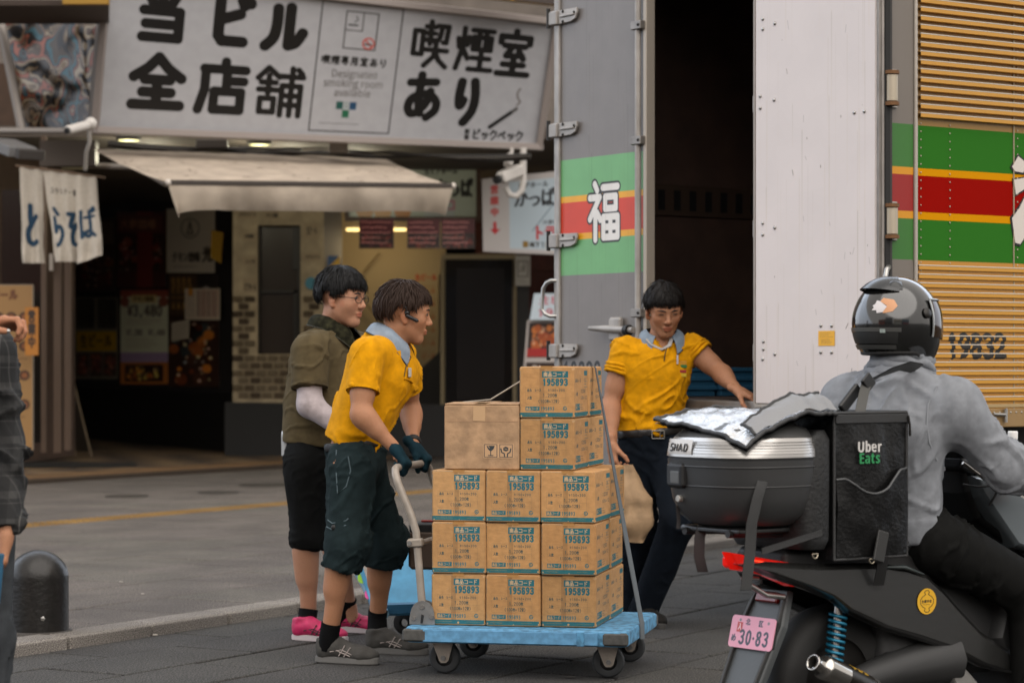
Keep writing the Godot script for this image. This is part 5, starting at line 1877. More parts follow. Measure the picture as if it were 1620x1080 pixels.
# ---------------------------------------------------------------- the hand trolley and its load
func carton_tex(k: int) -> ImageTexture:
	var base: Color = [C("ae8454"), C("a97f50"), C("b28858")][k]
	var can := Canvas.new(1024, 448, base)
	var teal := C("155f6c")
	var dk := C("2c4347")
	var rg := RandomNumberGenerator.new()
	rg.seed = 40 + k
	# brown tape down the middle and blotches of wear
	can.rect(500 * 0.36 + k * 14, 0, 46, 448, base.darkened(0.13))
	var w := 500.0
	var h := 448.0
	can.rect(w * 0.41, h * 0.065, w * 0.5, h * 0.135, teal)
	can.text("商品コード", w * 0.435, h * 0.082, 40, 44, 3.0, base.lightened(0.25), 1.1)
	can.text("195893", w * 0.415, h * 0.222, 39, 62, 7.6, teal, 1.06)
	can.frame(w * 0.09, h * 0.40, w * 0.78, h * 0.34, 1.5, dk.lerp(base, 0.4))
	can.rect(w * 0.09, h * 0.50, w * 0.78, 1.5, dk.lerp(base, 0.45)); can.rect(w * 0.28, h * 0.615, w * 0.59, 1.5, dk.lerp(base, 0.45))
	can.text("品名", w * 0.12, h * 0.425, 22, 26, 1.9, dk); can.text("レースおしぼり150x200", w * 0.27, h * 0.428, 18, 24, 1.8, dk, 1.16)
	can.text("入数", w * 0.12, h * 0.58, 22, 30, 1.9, dk); can.text("1,200枚", w * 0.42, h * 0.525, 23, 32, 2.2, dk, 1.0); can.text("(100枚x12袋)", w * 0.33, h * 0.645, 21, 32, 2.0, dk, 1.0)
	can.lines(w * 0.35, h * 0.745, 110, 14, 1, C("a05a32"), rg, 1.4)
	can.rect(w * 0.09, h * 0.79, w * 0.27, h * 0.09, teal); can.text("商品コード", w * 0.1, h * 0.80, 22, 30, 1.9, base.lightened(0.1), 1.1)
	can.text("195893", w * 0.38, h * 0.795, 20, 36, 2.6, teal, 1.12)
	can.disc(w * 0.85, h * 0.825, 20, teal); can.ring(w * 0.85, h * 0.825, 10, 2.5, base); can.line([Vector2(w * 0.85, h * 0.825), Vector2(w * 0.885, h * 0.80)], 2.5, base)
	can.rect(0, h * 0.915, w, h * 0.085, teal.lerp(base, 0.05))
	can.lines(w * 0.06, h * 0.935, w * 0.32, 16, 1, base.lerp(teal, 0.3), rg, 2.2); can.lines(w * 0.66, h * 0.935, w * 0.28, 16, 1, base.lerp(teal, 0.3), rg, 1.8)
	# the side
	var x := 512.0
	var sw := 320.0
	can.rect(x, 0, sw, h, base)
	can.text("品名レースおしぼり", x + 20, h * 0.22, 26, 34, 2.4, dk, 1.05)
	can.rect(x + sw * 0.72, h * 0.06, sw * 0.24, h * 0.1, teal)
	for r in 4:
		can.lines(x + sw * 0.72, h * (0.2 + r * 0.06), sw * 0.24, 20, 1, teal, rg, 2.6)
	can.text("入数", x + 30, h * 0.5, 24, 34, 2.2, dk); can.text("1200", x + 150, h * 0.44, 26, 36, 2.6, dk); can.text("100x12", x + 140, h * 0.58, 24, 34, 2.4, dk)
	can.rect(x + 24, h * 0.74, sw * 0.34, h * 0.13, teal); can.text("品コード", x + 30, h * 0.755, 24, 38, 2.2, base, 1.05)
	for r in 3:
		can.lines(x + sw * 0.46, h * (0.74 + r * 0.05), sw * 0.2, 18, 1, dk, rg, 2.4)
	can.rect(x, h * 0.915, sw, h * 0.085, teal.lerp(base, 0.05))
	can.rect(840, 0, 184, 448, base)
	can.rect(915, 0, 34, 448, base.darkened(0.12))
	fine.seed = 60 + k
	for q in 22:
		var sx := rg.randf_range(0, 1020); var sy := rg.randf_range(0, 440)
		can.line([Vector2(sx, sy), Vector2(sx + rg.randf_range(-26, 26), sy + rg.randf_range(-8, 8))], rg.randf_range(0.6, 1.8), base.lightened(0.22) if q % 3 else base.darkened(0.25))
	for q in 10:
		can.disc([4, 496, 250, 516, 828][q % 5] + rg.randf_range(-6, 6), [6, 440][q % 2] + rg.randf_range(-6, 6), rg.randf_range(4, 11), base.lightened(0.16))
	can.wear(fine, 0.07, 0.012)
	can.wear(fine, 0.05, 0.13)
	fine.seed = 3
	return can.tex()

func trolley() -> void:
	var blue := mat("5590b6", 0.55, 0.0, noise_tex(0.02, 0.74, 1.0, 91, 5, 512, 0.25, 0.6), M.soft_n, 2.0, 0.2)
	var side_blue := mat("5f98c0", 0.6, 0.0, M.blotch, null, 4.0)
	var zinc := mat("8b8a88", 0.42, 0.5, M.mottle, null, 2.0)
	var cream := mat("a59a8e", 0.42, 0.1, M.mottle, null, 2.0)
	var at := Vector3(0.094, 0, -10.18)
	var turn := deg_to_rad(-12.0)
	var t := thing("hand_trolley", "light blue flatbed hand trolley loaded with cartons", "trolley", at, turn)
	var frame := t.transform
	var mb := MB.new()
	var ch := 0.03
	var out := PackedVector2Array([Vector2(-0.46 + ch, -0.4), Vector2(0.46 - ch, -0.4), Vector2(0.46, -0.4 + ch), Vector2(0.46, 0.4 - ch), Vector2(0.46 - ch, 0.4), Vector2(-0.46 + ch, 0.4), Vector2(-0.46, 0.4 - ch), Vector2(-0.46, -0.4 + ch)])
	var flatb := Basis(Vector3(1, 0, 0), Vector3(0, 0, -1), Vector3(0, 1, 0))
	mb.prism(out, Transform3D(flatb, Vector3(0, 0.138, 0)), 0.062, 0.008)
	part("deck", mb, blue, t)
	mb = MB.new()
	mb.box(Transform3D(Basis(), Vector3(-0.02, 0.168, 0.4035)), Vector3(0.72, 0.05, 0.006), 0.002)
	part("front_rim", mb, side_blue, t)
	for e in [Vector3(-0.415, 0.168, 0.395), Vector3(0.41, 0.168, 0.395), Vector3(0.41, 0.168, -0.395), Vector3(-0.415, 0.168, -0.395)]:
		mb = MB.new()
		mb.box(Transform3D(Basis(), e), Vector3(0.105, 0.052, 0.024), 0.009)
		part("bumper", mb, mat("4b4a47", 0.75, 0.0, M.blotch, null, 6.0), t)
	mb = MB.new()
	mb.box(Transform3D(Basis(), Vector3(0.27, 0.168, 0.407)), Vector3(0.03, 0.058, 0.006), 0.002)
	part("seam_plate", mb, blue, t)
	# castors
	for x in [-0.32, 0.36]:
		for z in [0.27, -0.27]:
			var c := Node3D.new()
			c.name = "castor" if not t.has_node("castor") else "castor_%03d" % t.get_child_count()
			t.add_child(c)
			c.position = Vector3(x, 0, z)
			c.rotation.y = 0.0 if x < 0.0 else 0.18
			mb = MB.new()
			mb.lathe([Vector2(0.035, -0.016), Vector2(0.056, -0.018), Vector2(0.064, -0.012), Vector2(0.066, 0.0), Vector2(0.064, 0.012), Vector2(0.056, 0.018), Vector2(0.035, 0.016)], Transform3D(Basis(Vector3(1, 0, 0), PI / 2), Vector3(0, 0.066, 0)), 28)
			part("tyre", mb, mat("26282a", 0.7), c)
			mb = MB.new()
			mb.lathe([Vector2(0.0, 0.012), Vector2(0.02, 0.012), Vector2(0.036, 0.006)], Transform3D(Basis(Vector3(1, 0, 0), PI / 2), Vector3(0, 0.066, 0)), 20)
			part("hub", mb, mat("171718", 0.6), c)
			mb = MB.new()
			for sd in [-1, 1]:
				mb.prism(PackedVector2Array([Vector2(-0.05, 0.136), Vector2(-0.018, 0.055), Vector2(-0.01, 0.046), Vector2(0.01, 0.046), Vector2(0.02, 0.055), Vector2(0.042, 0.136)]), Transform3D(Basis(), Vector3(0, 0, 0.026 * sd - 0.002)), 0.004)
			mb.box(Transform3D(Basis(), Vector3(0, 0.132, 0)), Vector3(0.1, 0.008, 0.07), 0.002)
			part("fork", mb, cream, c)
			mb = MB.new()
			mb.cyl(Vector3(0, 0.066, -0.036), Vector3(0, 0.066, 0.036), 0.011, 6)
			part("axle", mb, zinc, c)
	# the folding handle
	mb = MB.new()
	var path := [Vector3(-0.405, 0.2, 0.29), Vector3(-0.43, 0.5, 0.29), Vector3(-0.437, 0.58, 0.29), Vector3(-0.46, 0.65, 0.29), Vector3(-0.515, 0.78, 0.29), Vector3(-0.525, 0.815, 0.287), Vector3(-0.532, 0.835, 0.265), Vector3(-0.534, 0.84, 0.23)]
	for k in range(7, -1, -1):
		path.append(Vector3(path[k].x, path[k].y, -path[k].z))
	mb.tube(path, 0.0165, 12)
	part("handle", mb, cream, t)
	mb = MB.new()
	mb.cyl(Vector3(-0.434, 0.53, 0.29), Vector3(-0.434, 0.53, -0.29), 0.012, 10)
	part("cross_bar", mb, cream, t)
	for z in [0.29, -0.29]:
		mb = MB.new()
		mb.box(Transform3D(Basis(Vector3(0, 0, 1), 0.06), Vector3(-0.44, 0.535, z)), Vector3(0.065, 0.036, 0.05), 0.008)
		var cl := part("clamp", mb, cream, t)
		mb = MB.new()
		mb.cyl(Vector3(-0.457, 0.535, z + 0.02), Vector3(-0.457, 0.535, z + 0.034), 0.009, 8)
		part("bolt", mb, zinc, cl)
		mb = MB.new()
		var pts := PackedVector2Array([Vector2(-0.46, 0.202), Vector2(-0.352, 0.202), Vector2(-0.352, 0.222)])
		for i in 9:
			var a := PI * 0.05 + PI * 0.9 * i / 8
			pts.append(Vector2(-0.405 + cos(a) * 0.05, 0.245 + sin(a) * 0.055))
		pts.append(Vector2(-0.46, 0.225))
		for sd in [-1, 1]:
			mb.prism(pts, Transform3D(Basis(), Vector3(0, 0, z + sd * 0.022 - 0.002)), 0.004, 0.001)
		var ft := part("foot_bracket", mb, zinc, t)
		for e in [[-0.405, 0.275], [-0.44, 0.228], [-0.365, 0.235]]:
			mb = MB.new()
			mb.cyl(Vector3(e[0], e[1], z + 0.02), Vector3(e[0], e[1], z + 0.032), 0.009, 8)
			part("bolt", mb, M.steel, ft)
		mb = MB.new()
		mb.prism(PackedVector2Array([Vector2(-0.413, 0.208), Vector2(-0.403, 0.208), Vector2(-0.398, 0.24), Vector2(-0.408, 0.245)]), Transform3D(Basis(), Vector3(0, 0, z + 0.024)), 0.002)
		part("slot", mb, M.black, ft)
	# the printed cartons
	var S := Vector3(0.2265, 0.2105, 0.34)
	var mats := []
	for k in 3:
		var m := printed(carton_tex(k), 0.8)
		m.normal_enabled = true
		m.normal_texture = M.soft_n
		m.normal_scale = 0.25
		mats.append(m)
		for tint in [Color(0.93, 0.92, 0.9), Color(1.0, 0.98, 0.95)]:
			var m2: StandardMaterial3D = m.duplicate()
			m2.albedo_color = tint
			mats.append(m2)
	var shape := MB.new()
	shape.box(Transform3D(), S, 0.006, [Rect2(0, 0, 500.0 / 1024, 1), Rect2(0, 0, 500.0 / 1024, 1), Rect2(0.5, 0, 320.0 / 1024, 1), Rect2(0.5, 0, 320.0 / 1024, 1), Rect2(840.0 / 1024, 0, 184.0 / 1024, 1), Rect2(840.0 / 1024, 0, 184.0 / 1024, 1)])
	var smesh := shape.mesh()
	var tape := MB.new()
	tape.box(Transform3D(Basis(), Vector3(0, S.y / 2 + 0.0006, 0)), Vector3(0.048, 0.0012, S.z + 0.004))
	tape.box(Transform3D(Basis(), Vector3(0, S.y / 2 - 0.004, S.z / 2 + 0.0006)), Vector3(0.048, 0.012, 0.0012))
	var tmesh := tape.mesh()
	var tmat := mat("a87d4b", 0.3)
	var gap := MB.new()
	gap.box(Transform3D(Basis(), Vector3(0.0, S.y / 2 + 0.0004, 0)), Vector3(0.003, 0.001, S.z - 0.01))
	var gmesh := gap.mesh()
	var where := []
	var rown := ["bottom", "middle", "top"]
	var coln := ["left", "middle", "right"]
	for j in 3:
		for i in 3:
			where.append([Vector3(-0.371 + 0.2287 * (i + 0.5), 0.2005 + 0.2115 * (j + 0.5), 0.13), "printed carton, %s of the three in the %s row on the blue trolley" % [coln[i], rown[j]]])
		where.append([Vector3(-0.371 + 0.2287 * 2.5, 0.2005 + 0.2115 * (j + 0.5), -0.213), "printed carton behind the right one of the %s row on the trolley" % rown[j]])
	for j in 2:
		where.append([Vector3(0.1085 - 0.004 * j, 0.8355 + 0.2115 * (j + 0.5), 0.11 - 0.004 * j), ["printed carton under the topmost one, right of the plain carton", "topmost printed carton at the front of the load"][j]])
		where.append([Vector3(0.1085 - 0.003 * j, 0.8355 + 0.2115 * (j + 0.5), -0.233), ["printed carton behind the second one from the top of the load", "printed carton behind the topmost one of the load"][j]])
	for k in where.size():
		var o := thing("printed_carton", where[k][1], "carton", Vector3.ZERO, 0.0, "printed cartons on the trolley")
		o.transform = frame * Transform3D(Basis(Vector3.UP, rng.randf_range(-0.022, 0.022)) * Basis(Vector3(0, 0, 1), rng.randf_range(-0.004, 0.004)), where[k][0] + Vector3(rng.randf_range(-0.002, 0.002), 0, rng.randf_range(-0.008, 0.008)))
		part("box", smesh, mats[(k * 5 + k / 3) % mats.size()], o)
		part("tape", tmesh, tmat, o)
		part("flap_joint", gmesh, M.black, o)
	# the plain carton
	var plain := mat("b38f6b", 0.75, 0.0, M.mottle, M.soft_n, 2.0, 0.3)
	var pc := thing("plain_carton", "plain pale brown carton with two black handling marks on top of the left stack", "carton")
	pc.transform = frame * Transform3D(Basis(Vector3.UP, 0.02), Vector3(-0.166, 0.8365, 0.1))
	var Q := Vector3(0.314, 0.265, 0.37)
	mb = MB.new()
	mb.box(Transform3D(Basis(), Vector3(0, Q.y / 2, 0)), Q, 0.006)
	part("box", mb, plain, pc)
	for sd in [-1, 1]:
		mb = MB.new()
		mb.box(Transform3D(Basis(Vector3(1, 0, 0), 0.025 * sd), Vector3(0, Q.y + 0.005, sd * Q.z * 0.25)), Vector3(Q.x - 0.004, 0.005, Q.z * 0.5 - 0.004), 0.002)
		part("flap", mb, plain, pc)
	mb = MB.new()
	mb.box(Transform3D(Basis(Vector3(0, 0, 1), -0.03), Vector3(-0.01, Q.y - 0.035, Q.z / 2 + 0.001)), Vector3(0.05, 0.062, 0.0015))
	mb.box(Transform3D(Basis(Vector3.UP, 0.02), Vector3(-0.01, Q.y + 0.0095, 0.0)), Vector3(0.05, 0.0015, Q.z))
	part("tape", mb, mat("b79672", 0.25), pc)
	mb = MB.new()
	mb.box(Transform3D(Basis(), Vector3(0, Q.y - 0.068, Q.z / 2 + 0.0005)), Vector3(Q.x - 0.01, 0.002, 0.001))
	part("crease", mb, mat("96765a", 0.8), pc)
	var can := Canvas.new(300, 150, C("b38f6b"))
	var ink := C("2b3236")
	for k in 2:
		can.frame(6 + k * 152, 8, 130, 134, 6, ink)
	can.blob([Vector2(30, 24), Vector2(112, 24), Vector2(98, 60), Vector2(78, 78), Vector2(64, 78), Vector2(44, 60)], ink); can.line([Vector2(71, 70), Vector2(71, 116)], 4, ink); can.line([Vector2(48, 124), Vector2(94, 124)], 5, ink); can.line([Vector2(40, 20), Vector2(58, 46)], 3, C("b38f6b"))
	can.blob([Vector2(196, 44), Vector2(220, 30), Vector2(246, 44), Vector2(246, 70), Vector2(222, 82), Vector2(196, 70)], ink); can.line([Vector2(208, 52), Vector2(236, 62)], 2.5, C("b38f6b"))
	can.line([Vector2(172, 54), Vector2(180, 90), Vector2(206, 104), Vector2(208, 134)], 6, ink); can.line([Vector2(270, 54), Vector2(262, 90), Vector2(238, 104), Vector2(236, 134)], 6, ink)
	mb = MB.new()
	mb.quad(Vector3(0.008, 0.048, Q.z / 2 + 0.0012), Vector3(0.134, 0.048, Q.z / 2 + 0.0012), Vector3(0.134, 0.108, Q.z / 2 + 0.0012), Vector3(0.008, 0.108, Q.z / 2 + 0.0012))
	part("handling_marks", mb, printed(can.tex(), 0.8), pc)
	# the strap over the load and the cord on the left
	var strap := MB.new()
	var sp := [Vector3(0.10, 1.262, -0.16), Vector3(0.225, 1.263, -0.15), Vector3(0.2345, 1.252, -0.148), Vector3(0.330, 0.84, -0.04), Vector3(0.40, 0.52, 0.03), Vector3(0.47, 0.205, 0.09), Vector3(0.4735, 0.14, 0.095)]
	var rows := []
	for q in sp:
		var k := smoothstep(1.2, 0.5, q.y)
		var wv := Vector3(0, 0, -0.013).lerp(Vector3(0.007, 0.0, -0.011), k)
		rows.append([frame * (q + wv), frame * (q + Vector3(0.002, 0, 0.0)), frame * (q - wv)])
	strap.grid(rows, false, frame * Vector3(0, 0.6, 0))
	var back := []
	for q in rows:
		back.append([q[0] - frame.basis.x * 0.0025, q[1] - frame.basis.x * 0.0025, q[2] - frame.basis.x * 0.0025])
	strap.grid(back, false, frame * Vector3(3, 0.6, 0))
	single("strap", strap, mat("4a5054", 0.6, 0.0, null, M.weave_n, 20.0, 0.5), "grey webbing strap running from the top of the load to the trolley deck", "strap")
	mb = MB.new()
	mb.tube([frame * Vector3(0.0, 1.262, -0.12), frame * Vector3(-0.012, 1.24, -0.12), frame * Vector3(-0.21, 1.118, -0.1), frame * Vector3(-0.33, 1.106, -0.09)], 0.0035, 6)
	single("cord", mb, mat("9a9388", 0.7), "thin pale cord from the topmost carton down to the plain carton", "cord")


func second_trolley() -> void:
	var blue := mat("4f9ac4", 0.5, 0.0, M.blotch, null, 2.0)
	var t := thing("folded_trolley", "blue trolley tipped up behind the two men, with round stickers", "trolley", P(625, 968, 11.1))
	var o := t.position
	var c := [P(548, 842, 11.45), P(700, 846, 11.35), P(694, 955, 11.0), P(588, 960, 11.0)]
	var mb := MB.new()
	slab(mb, c[0] - o, c[1] - o, c[2] - o, c[3] - o, 0.06)
	part("deck", mb, blue, t)
	mb = MB.new()
	slab(mb, P(607, 957, 10.99) - o, P(694, 954, 10.99) - o, P(694, 966, 11.0) - o, P(609, 972, 11.0) - o, 0.06)
	part("rim", mb, mat("2c5f80", 0.55), t)
	mb = MB.new()
	mb.tube([P(554, 872, 11.4) - o, P(570, 905, 11.3) - o, P(606, 972, 10.98) - o], 0.03, 8)
	part("side_rail", mb, mat("7aa3ba", 0.5), t)
	mb = MB.new()
	mb.tube([P(566, 858, 11.3) - o, P(584, 916, 11.1) - o], 0.012, 8)
	part("handle", mb, mat("a49c92", 0.4, 0.3), t)
	var nn: Vector3 = (c[1] - c[3]).cross(c[0] - c[2]).normalized()
	if nn.z < 0.0:
		nn = -nn
	for q in [[573, 913, "8fc43a", 0.022, 0.03], [567, 905, "6a6d68", 0.022, 0.016], [583, 939, "d9529a", 0.018, 0.026], [632, 908, "8d8a90", 0.016, 0.01]]:
		var p := hit(q[0], q[1], c[0] + nn * 0.002, nn)
		mb = MB.new()
		mb.lathe([Vector2(0.0, 0.003), Vector2(0.9, 0.003), Vector2(1.0, 0.0)], Transform3D(Basis(Vector3(q[3], 0, 0), nn, nn.cross(Vector3(1, 0, 0)).normalized() * q[4] * 1.4), p - o), 18)
		part("sticker", mb, mat(q[2], 0.5), t)
	for q in [[640, 985]]:
		mb = MB.new()
		mb.lathe([Vector2(0.02, -0.015), Vector2(0.05, -0.015), Vector2(0.055, 0.0), Vector2(0.05, 0.015), Vector2(0.02, 0.015)], Transform3D(Basis(Vector3(1, 0, 0.3).normalized(), PI / 2), P(q[0], q[1], 11.2) - o), 18)
		part("castor", mb, M.rubber, t)
	# a brown tray with dark gear between the trolley handle and the cartons
	var b := thing("brown_tray", "brown plastic tray with dark gear wedged behind the trolley handle", "tray", P(672, 900, 10.75))
	o = b.position
	mb = MB.new()
	mb.box(Transform3D(Basis(Vector3.UP, -0.2), P(676, 868, 10.75) - o), Vector3(0.13, 0.17, 0.2), 0.015)
	part("tray", mb, mat("4d3d31", 0.55), b)
	mb = MB.new()
	mb.box(Transform3D(Basis(Vector3.UP, -0.2), P(675, 836, 10.75) - o), Vector3(0.12, 0.06, 0.18), 0.012)
	part("gear", mb, M.plastic, b)
	mb = MB.new()
	mb.box(Transform3D(Basis(Vector3.UP, -0.2), P(677, 824, 10.7) - o), Vector3(0.06, 0.01, 0.02), 0.003)
	part("red_tag", mb, mat("8c2a24", 0.5), b)


# ---------------------------------------------------------------- the scooter: x runs forward, y up, z to its right, near side
const SS := Vector3(0.80, 0, -0.60)
const SR := Vector3(0.60, 0, 0.80)
var ST := Transform3D(Basis(Vector3(0.80, 0, -0.60), Vector3.UP, Vector3(0.60, 0, 0.80)), Vector3(0.775, 0, -7.65))

func sc(px: float, py: float, w := 0.0) -> Vector3:
	return ST.affine_inverse() * hit(px, py, ST * Vector3(0, 0, w), SR)

func sc_poly(pts: Array, w: float) -> PackedVector2Array:
	var out := PackedVector2Array()
	for q in pts:
		var p := sc(q[0], q[1], w)
		out.append(Vector2(p.x, p.y))
	return out

func loft(sections: Array, n := 32) -> MB:
	# sections: [centre, half x, half z, power]: rounded plates stacked along y
	var rows := []
	for s in sections:
		var row := []
		for i in n:
			var a := TAU * i / n
			var c := cos(a); var d := sin(a)
			var e: float = 2.0 / s[3]
			row.append(s[0] + Vector3(signf(c) * pow(absf(c), e) * s[1], 0, signf(d) * pow(absf(d), e) * s[2]))
		rows.append(row)
	var mb := MB.new()
	var mid: Vector3 = (sections[0][0] + sections[-1][0]) * 0.5
	mb.grid(rows, true, mid)
	for e in [0, sections.size() - 1]:
		var nn := Vector3.UP if e == sections.size() - 1 else Vector3.DOWN
		var i0 := mb.vert(sections[e][0], nn)
		for q in rows[e]:
			mb.vert(q, nn)
		for i in n:
			mb.ix.append_array(PackedInt32Array([i0, i0 + 1 + i, i0 + 1 + (i + 1) % n]))
	return mb

func scooter() -> void:
	var body := mat("232322", 0.26, 0.0, null, M.soft_n, 3.0, 0.08)
	body.clearcoat_enabled = true
	body.clearcoat = 0.8
	body.clearcoat_roughness = 0.25
	var matt := mat("262626", 0.6, 0.0, null, M.rough_n, 5.0, 0.15)
	var t := thing("scooter", "dark grey motor scooter with a pink number plate and a large luggage case", "scooter")
	t.transform = ST
	var mb := MB.new()
	# rear wheel
	mb.lathe([Vector2(0.14, -0.05), Vector2(0.2, -0.062), Vector2(0.235, -0.045), Vector2(0.248, 0.0), Vector2(0.235, 0.045), Vector2(0.2, 0.062), Vector2(0.14, 0.05)], Transform3D(Basis(Vector3(1, 0, 0), PI / 2), Vector3(0.30, 0.248, 0)), 36)
	var tyre := part("rear_wheel", mb, M.rubber, t)
	mb = MB.new()
	mb.lathe([Vector2(0.0, 0.06), Vector2(0.04, 0.06), Vector2(0.06, 0.02), Vector2(0.13, 0.03), Vector2(0.15, 0.05)], Transform3D(Basis(Vector3(1, 0, 0), PI / 2), Vector3(0.30, 0.248, 0)), 24)
	part("rim", mb, M.dark_metal, tyre)
	for z in [-0.1, 0.1]:
		mb = MB.new()
		mb.tube([Vector3(0.30, 0.248, z), Vector3(0.5, 0.28, z), Vector3(0.75, 0.3, z)], [0.04, 0.06, 0.09], 10)
		part("swing_arm", mb, matt, t)
	# front wheel, fork and mudguard, ahead of the frame
	mb = MB.new()
	mb.lathe([Vector2(0.14, -0.04), Vector2(0.2, -0.052), Vector2(0.235, -0.04), Vector2(0.248, 0.0), Vector2(0.235, 0.04), Vector2(0.2, 0.052), Vector2(0.14, 0.04)], Transform3D(Basis(Vector3(1, 0, 0), PI / 2), Vector3(1.62, 0.248, 0)), 32)
	part("front_wheel", mb, M.rubber, t)
	mb = MB.new()
	mb.tube([Vector3(1.62, 0.25, 0.09), Vector3(1.42, 0.75, 0.06)], 0.025, 8); mb.tube([Vector3(1.62, 0.25, -0.09), Vector3(1.42, 0.75, -0.06)], 0.025, 8)
	part("fork", mb, M.dark_metal, t)
	# tail body: two side panels and a middle
	var outline := [[1172, 893], [1220, 889], [1300, 893], [1400, 891], [1440, 897], [1472, 908], [1500, 934], [1524, 962], [1560, 1000], [1620, 1040], [1640, 1075], [1560, 1056], [1510, 1030], [1460, 1013], [1407, 998], [1347, 970], [1322, 950], [1284, 934], [1230, 915]]
	var poly := sc_poly(outline, 0.17)
	for z in [0.115, -0.165]:
		mb = MB.new()
		if z < 0.0:
			poly = sc_poly([[1300, 894]] + outline.slice(3, 17) + [[1300, 938]], 0.17)
		mb.prism(poly, Transform3D(Basis(), Vector3(0, 0, z)), 0.05, 0.018)
		part("side_panel", mb, body, t)
	mb = MB.new()
	mb.box(Transform3D(Basis(Vector3(0, 0, 1), -0.05), Vector3(0.36, 0.62, 0)), Vector3(0.72, 0.1, 0.24), 0.02)
	part("tail_core", mb, M.black, t)
	mb = MB.new()
	mb.box(Transform3D(Basis(), Vector3(0.8, 0.4, 0)), Vector3(0.7, 0.34, 0.2), 0.05)
	part("engine_cover", mb, matt, t)
	# a fold in the panel, its highlight put into a paler colour
	mb = MB.new()
	var q0 := sc(1402, 897, 0.168); var q1 := sc(1430, 897, 0.172); var q2 := sc(1462, 908, 0.168)
	mb.tube([q0, q1, q2], [0.006, 0.014, 0.004], 8, true, 0.6)
	part("panel_fold", mb, mat("3c4242", 0.2, 0.2), t)
	# seat
	mb = loft([[Vector3(0.5, 0.66, 0), 0.38, 0.12, 3.0], [Vector3(0.5, 0.69, 0), 0.4, 0.14, 3.0], [Vector3(0.5, 0.725, 0), 0.39, 0.13, 3.0], [Vector3(0.5, 0.735, 0), 0.34, 0.1, 3.0]])
	part("seat", mb, mat("141414", 0.7, 0.0, null, M.rough_n, 8.0, 0.3), t)
	# tail light with its clear indicator
	var red := mat("c01408", 0.12)
	red.emission_enabled = true
	red.emission = Color(1.0, 0.09, 0.02)
	red.emission_energy_multiplier = 0.05
	for z in [0.09]:
		var near: bool = z > 0.0
		mb = MB.new()
		mb.prism(sc_poly([[1158, 874], [1192, 880], [1262, 892], [1222, 897], [1284, 930], [1256, 928], [1215, 910], [1170, 902]], 0.14), Transform3D(Basis(), Vector3(0, 0, z)), 0.05, 0.006)
		var tl := part("tail_light", mb, red, t)
		mb = MB.new()
		mb.prism(sc_poly([[1222, 897], [1240, 895], [1283, 924], [1284, 930]], 0.14), Transform3D(Basis(), Vector3(0, 0, z + (0.046 if near else -0.004))), 0.009, 0.001)
		part("indicator", mb, mat("8f8a84", 0.1, 0.4), tl)
		mb = MB.new()
		for k in 3:
			var a := sc(1180 + k * 3, 884 + k * 6, 0.145); var b := sc(1232 - k * 4, 893 + k * 5, 0.145)
			mb.tube([Vector3(a.x, a.y, z + (0.052 if near else -0.002)), Vector3(b.x, b.y, z + (0.052 if near else -0.002))], 0.002, 6)
		var lit := mat("ff5030", 0.3)
		lit.emission_enabled = true
		lit.emission = Color(1.0, 0.2, 0.06)
		lit.emission_energy_multiplier = 0.5
		part("light_strip", mb, lit, tl)
	mb = MB.new()
	mb.box(Transform3D(Basis(), sc(1163, 889, 0.08)), Vector3(0.03, 0.04, 0.1), 0.01)
	part("tail_light", mb, red, t)
	var glow := OmniLight3D.new()
	glow.name = "tail_glow"
	glow.light_color = Color(1.0, 0.12, 0.03)
	glow.light_energy = 0.0006
	glow.light_size = 0.05
	glow.omni_range = 6.0
	glow.omni_attenuation = 2.0
	glow.shadow_enabled = true
	glow.position = sc(1163, 889, 0.08) + Vector3(-0.09, 0, 0)
	t.add_child(glow)
	# grab bar and rack
	mb = MB.new()
	mb.tube([sc(1176, 913, 0.1), sc(1186, 925, 0.1), sc(1212, 941, 0.1), sc(1240, 944, 0.1)], 0.009, 8)
	mb.tube([sc(1176, 913, 0.1), sc(1200, 915, 0.1)], 0.006, 8)
	part("tail_rail", mb, M.steel, t)
	for z in [-0.1, 0.1]:
		mb = MB.new()
		mb.tube([Vector3(-0.22, 0.745, z), Vector3(0.12, 0.735, z), Vector3(0.25, 0.66, z * 0.9)], 0.012, 8)
		part("rack", mb, M.black, t)
	mb = MB.new()
	mb.box(Transform3D(Basis(), Vector3(-0.03, 0.752, 0)), Vector3(0.36, 0.02, 0.28), 0.008)
	part("rack", mb, M.plastic, t)
	# mudguard arm, reflector, plate
	var dir := (Vector3(-0.13, 0.18, 0) - Vector3(0.06, 0.56, 0)).normalized()
	var pt := Transform3D(Basis(Vector3(0, 0, 1), -dir, Vector3(0, 0, 1).cross(-dir)), Vector3(0.06, 0.56, 0))
	mb = MB.new()
	mb.prism(PackedVector2Array([Vector2(-0.07, 0.0), Vector2(0.07, 0.0), Vector2(0.1, -0.12), Vector2(0.085, -0.46), Vector2(-0.085, -0.46), Vector2(-0.1, -0.12)]), pt.translated_local(Vector3(0, 0, -0.035)), 0.03, 0.008)
	var guard := part("mudguard", mb, mat("3a3d3e", 0.5, 0.0, null, M.soft_n, 4.0, 0.1), t)
	for sx in [-1, 1]:
		mb = MB.new()
		mb.prism(PackedVector2Array([Vector2(0.06 * sx, -0.02), Vector2(0.078 * sx, -0.04), Vector2(0.09 * sx, -0.14), Vector2(0.074 * sx, -0.44), Vector2(0.062 * sx, -0.44), Vector2(0.074 * sx, -0.14)]), pt.translated_local(Vector3(0, 0, -0.008)), 0.014, 0.004)
		part("ridge", mb, matt, guard)
	mb = MB.new()
	mb.box(Transform3D(pt.basis, sc(1223, 944, 0.0) + Vector3(-0.02, 0, 0)), Vector3(0.1, 0.035, 0.02), 0.005)
	part("reflector", mb, mat("6a1210", 0.15), t)
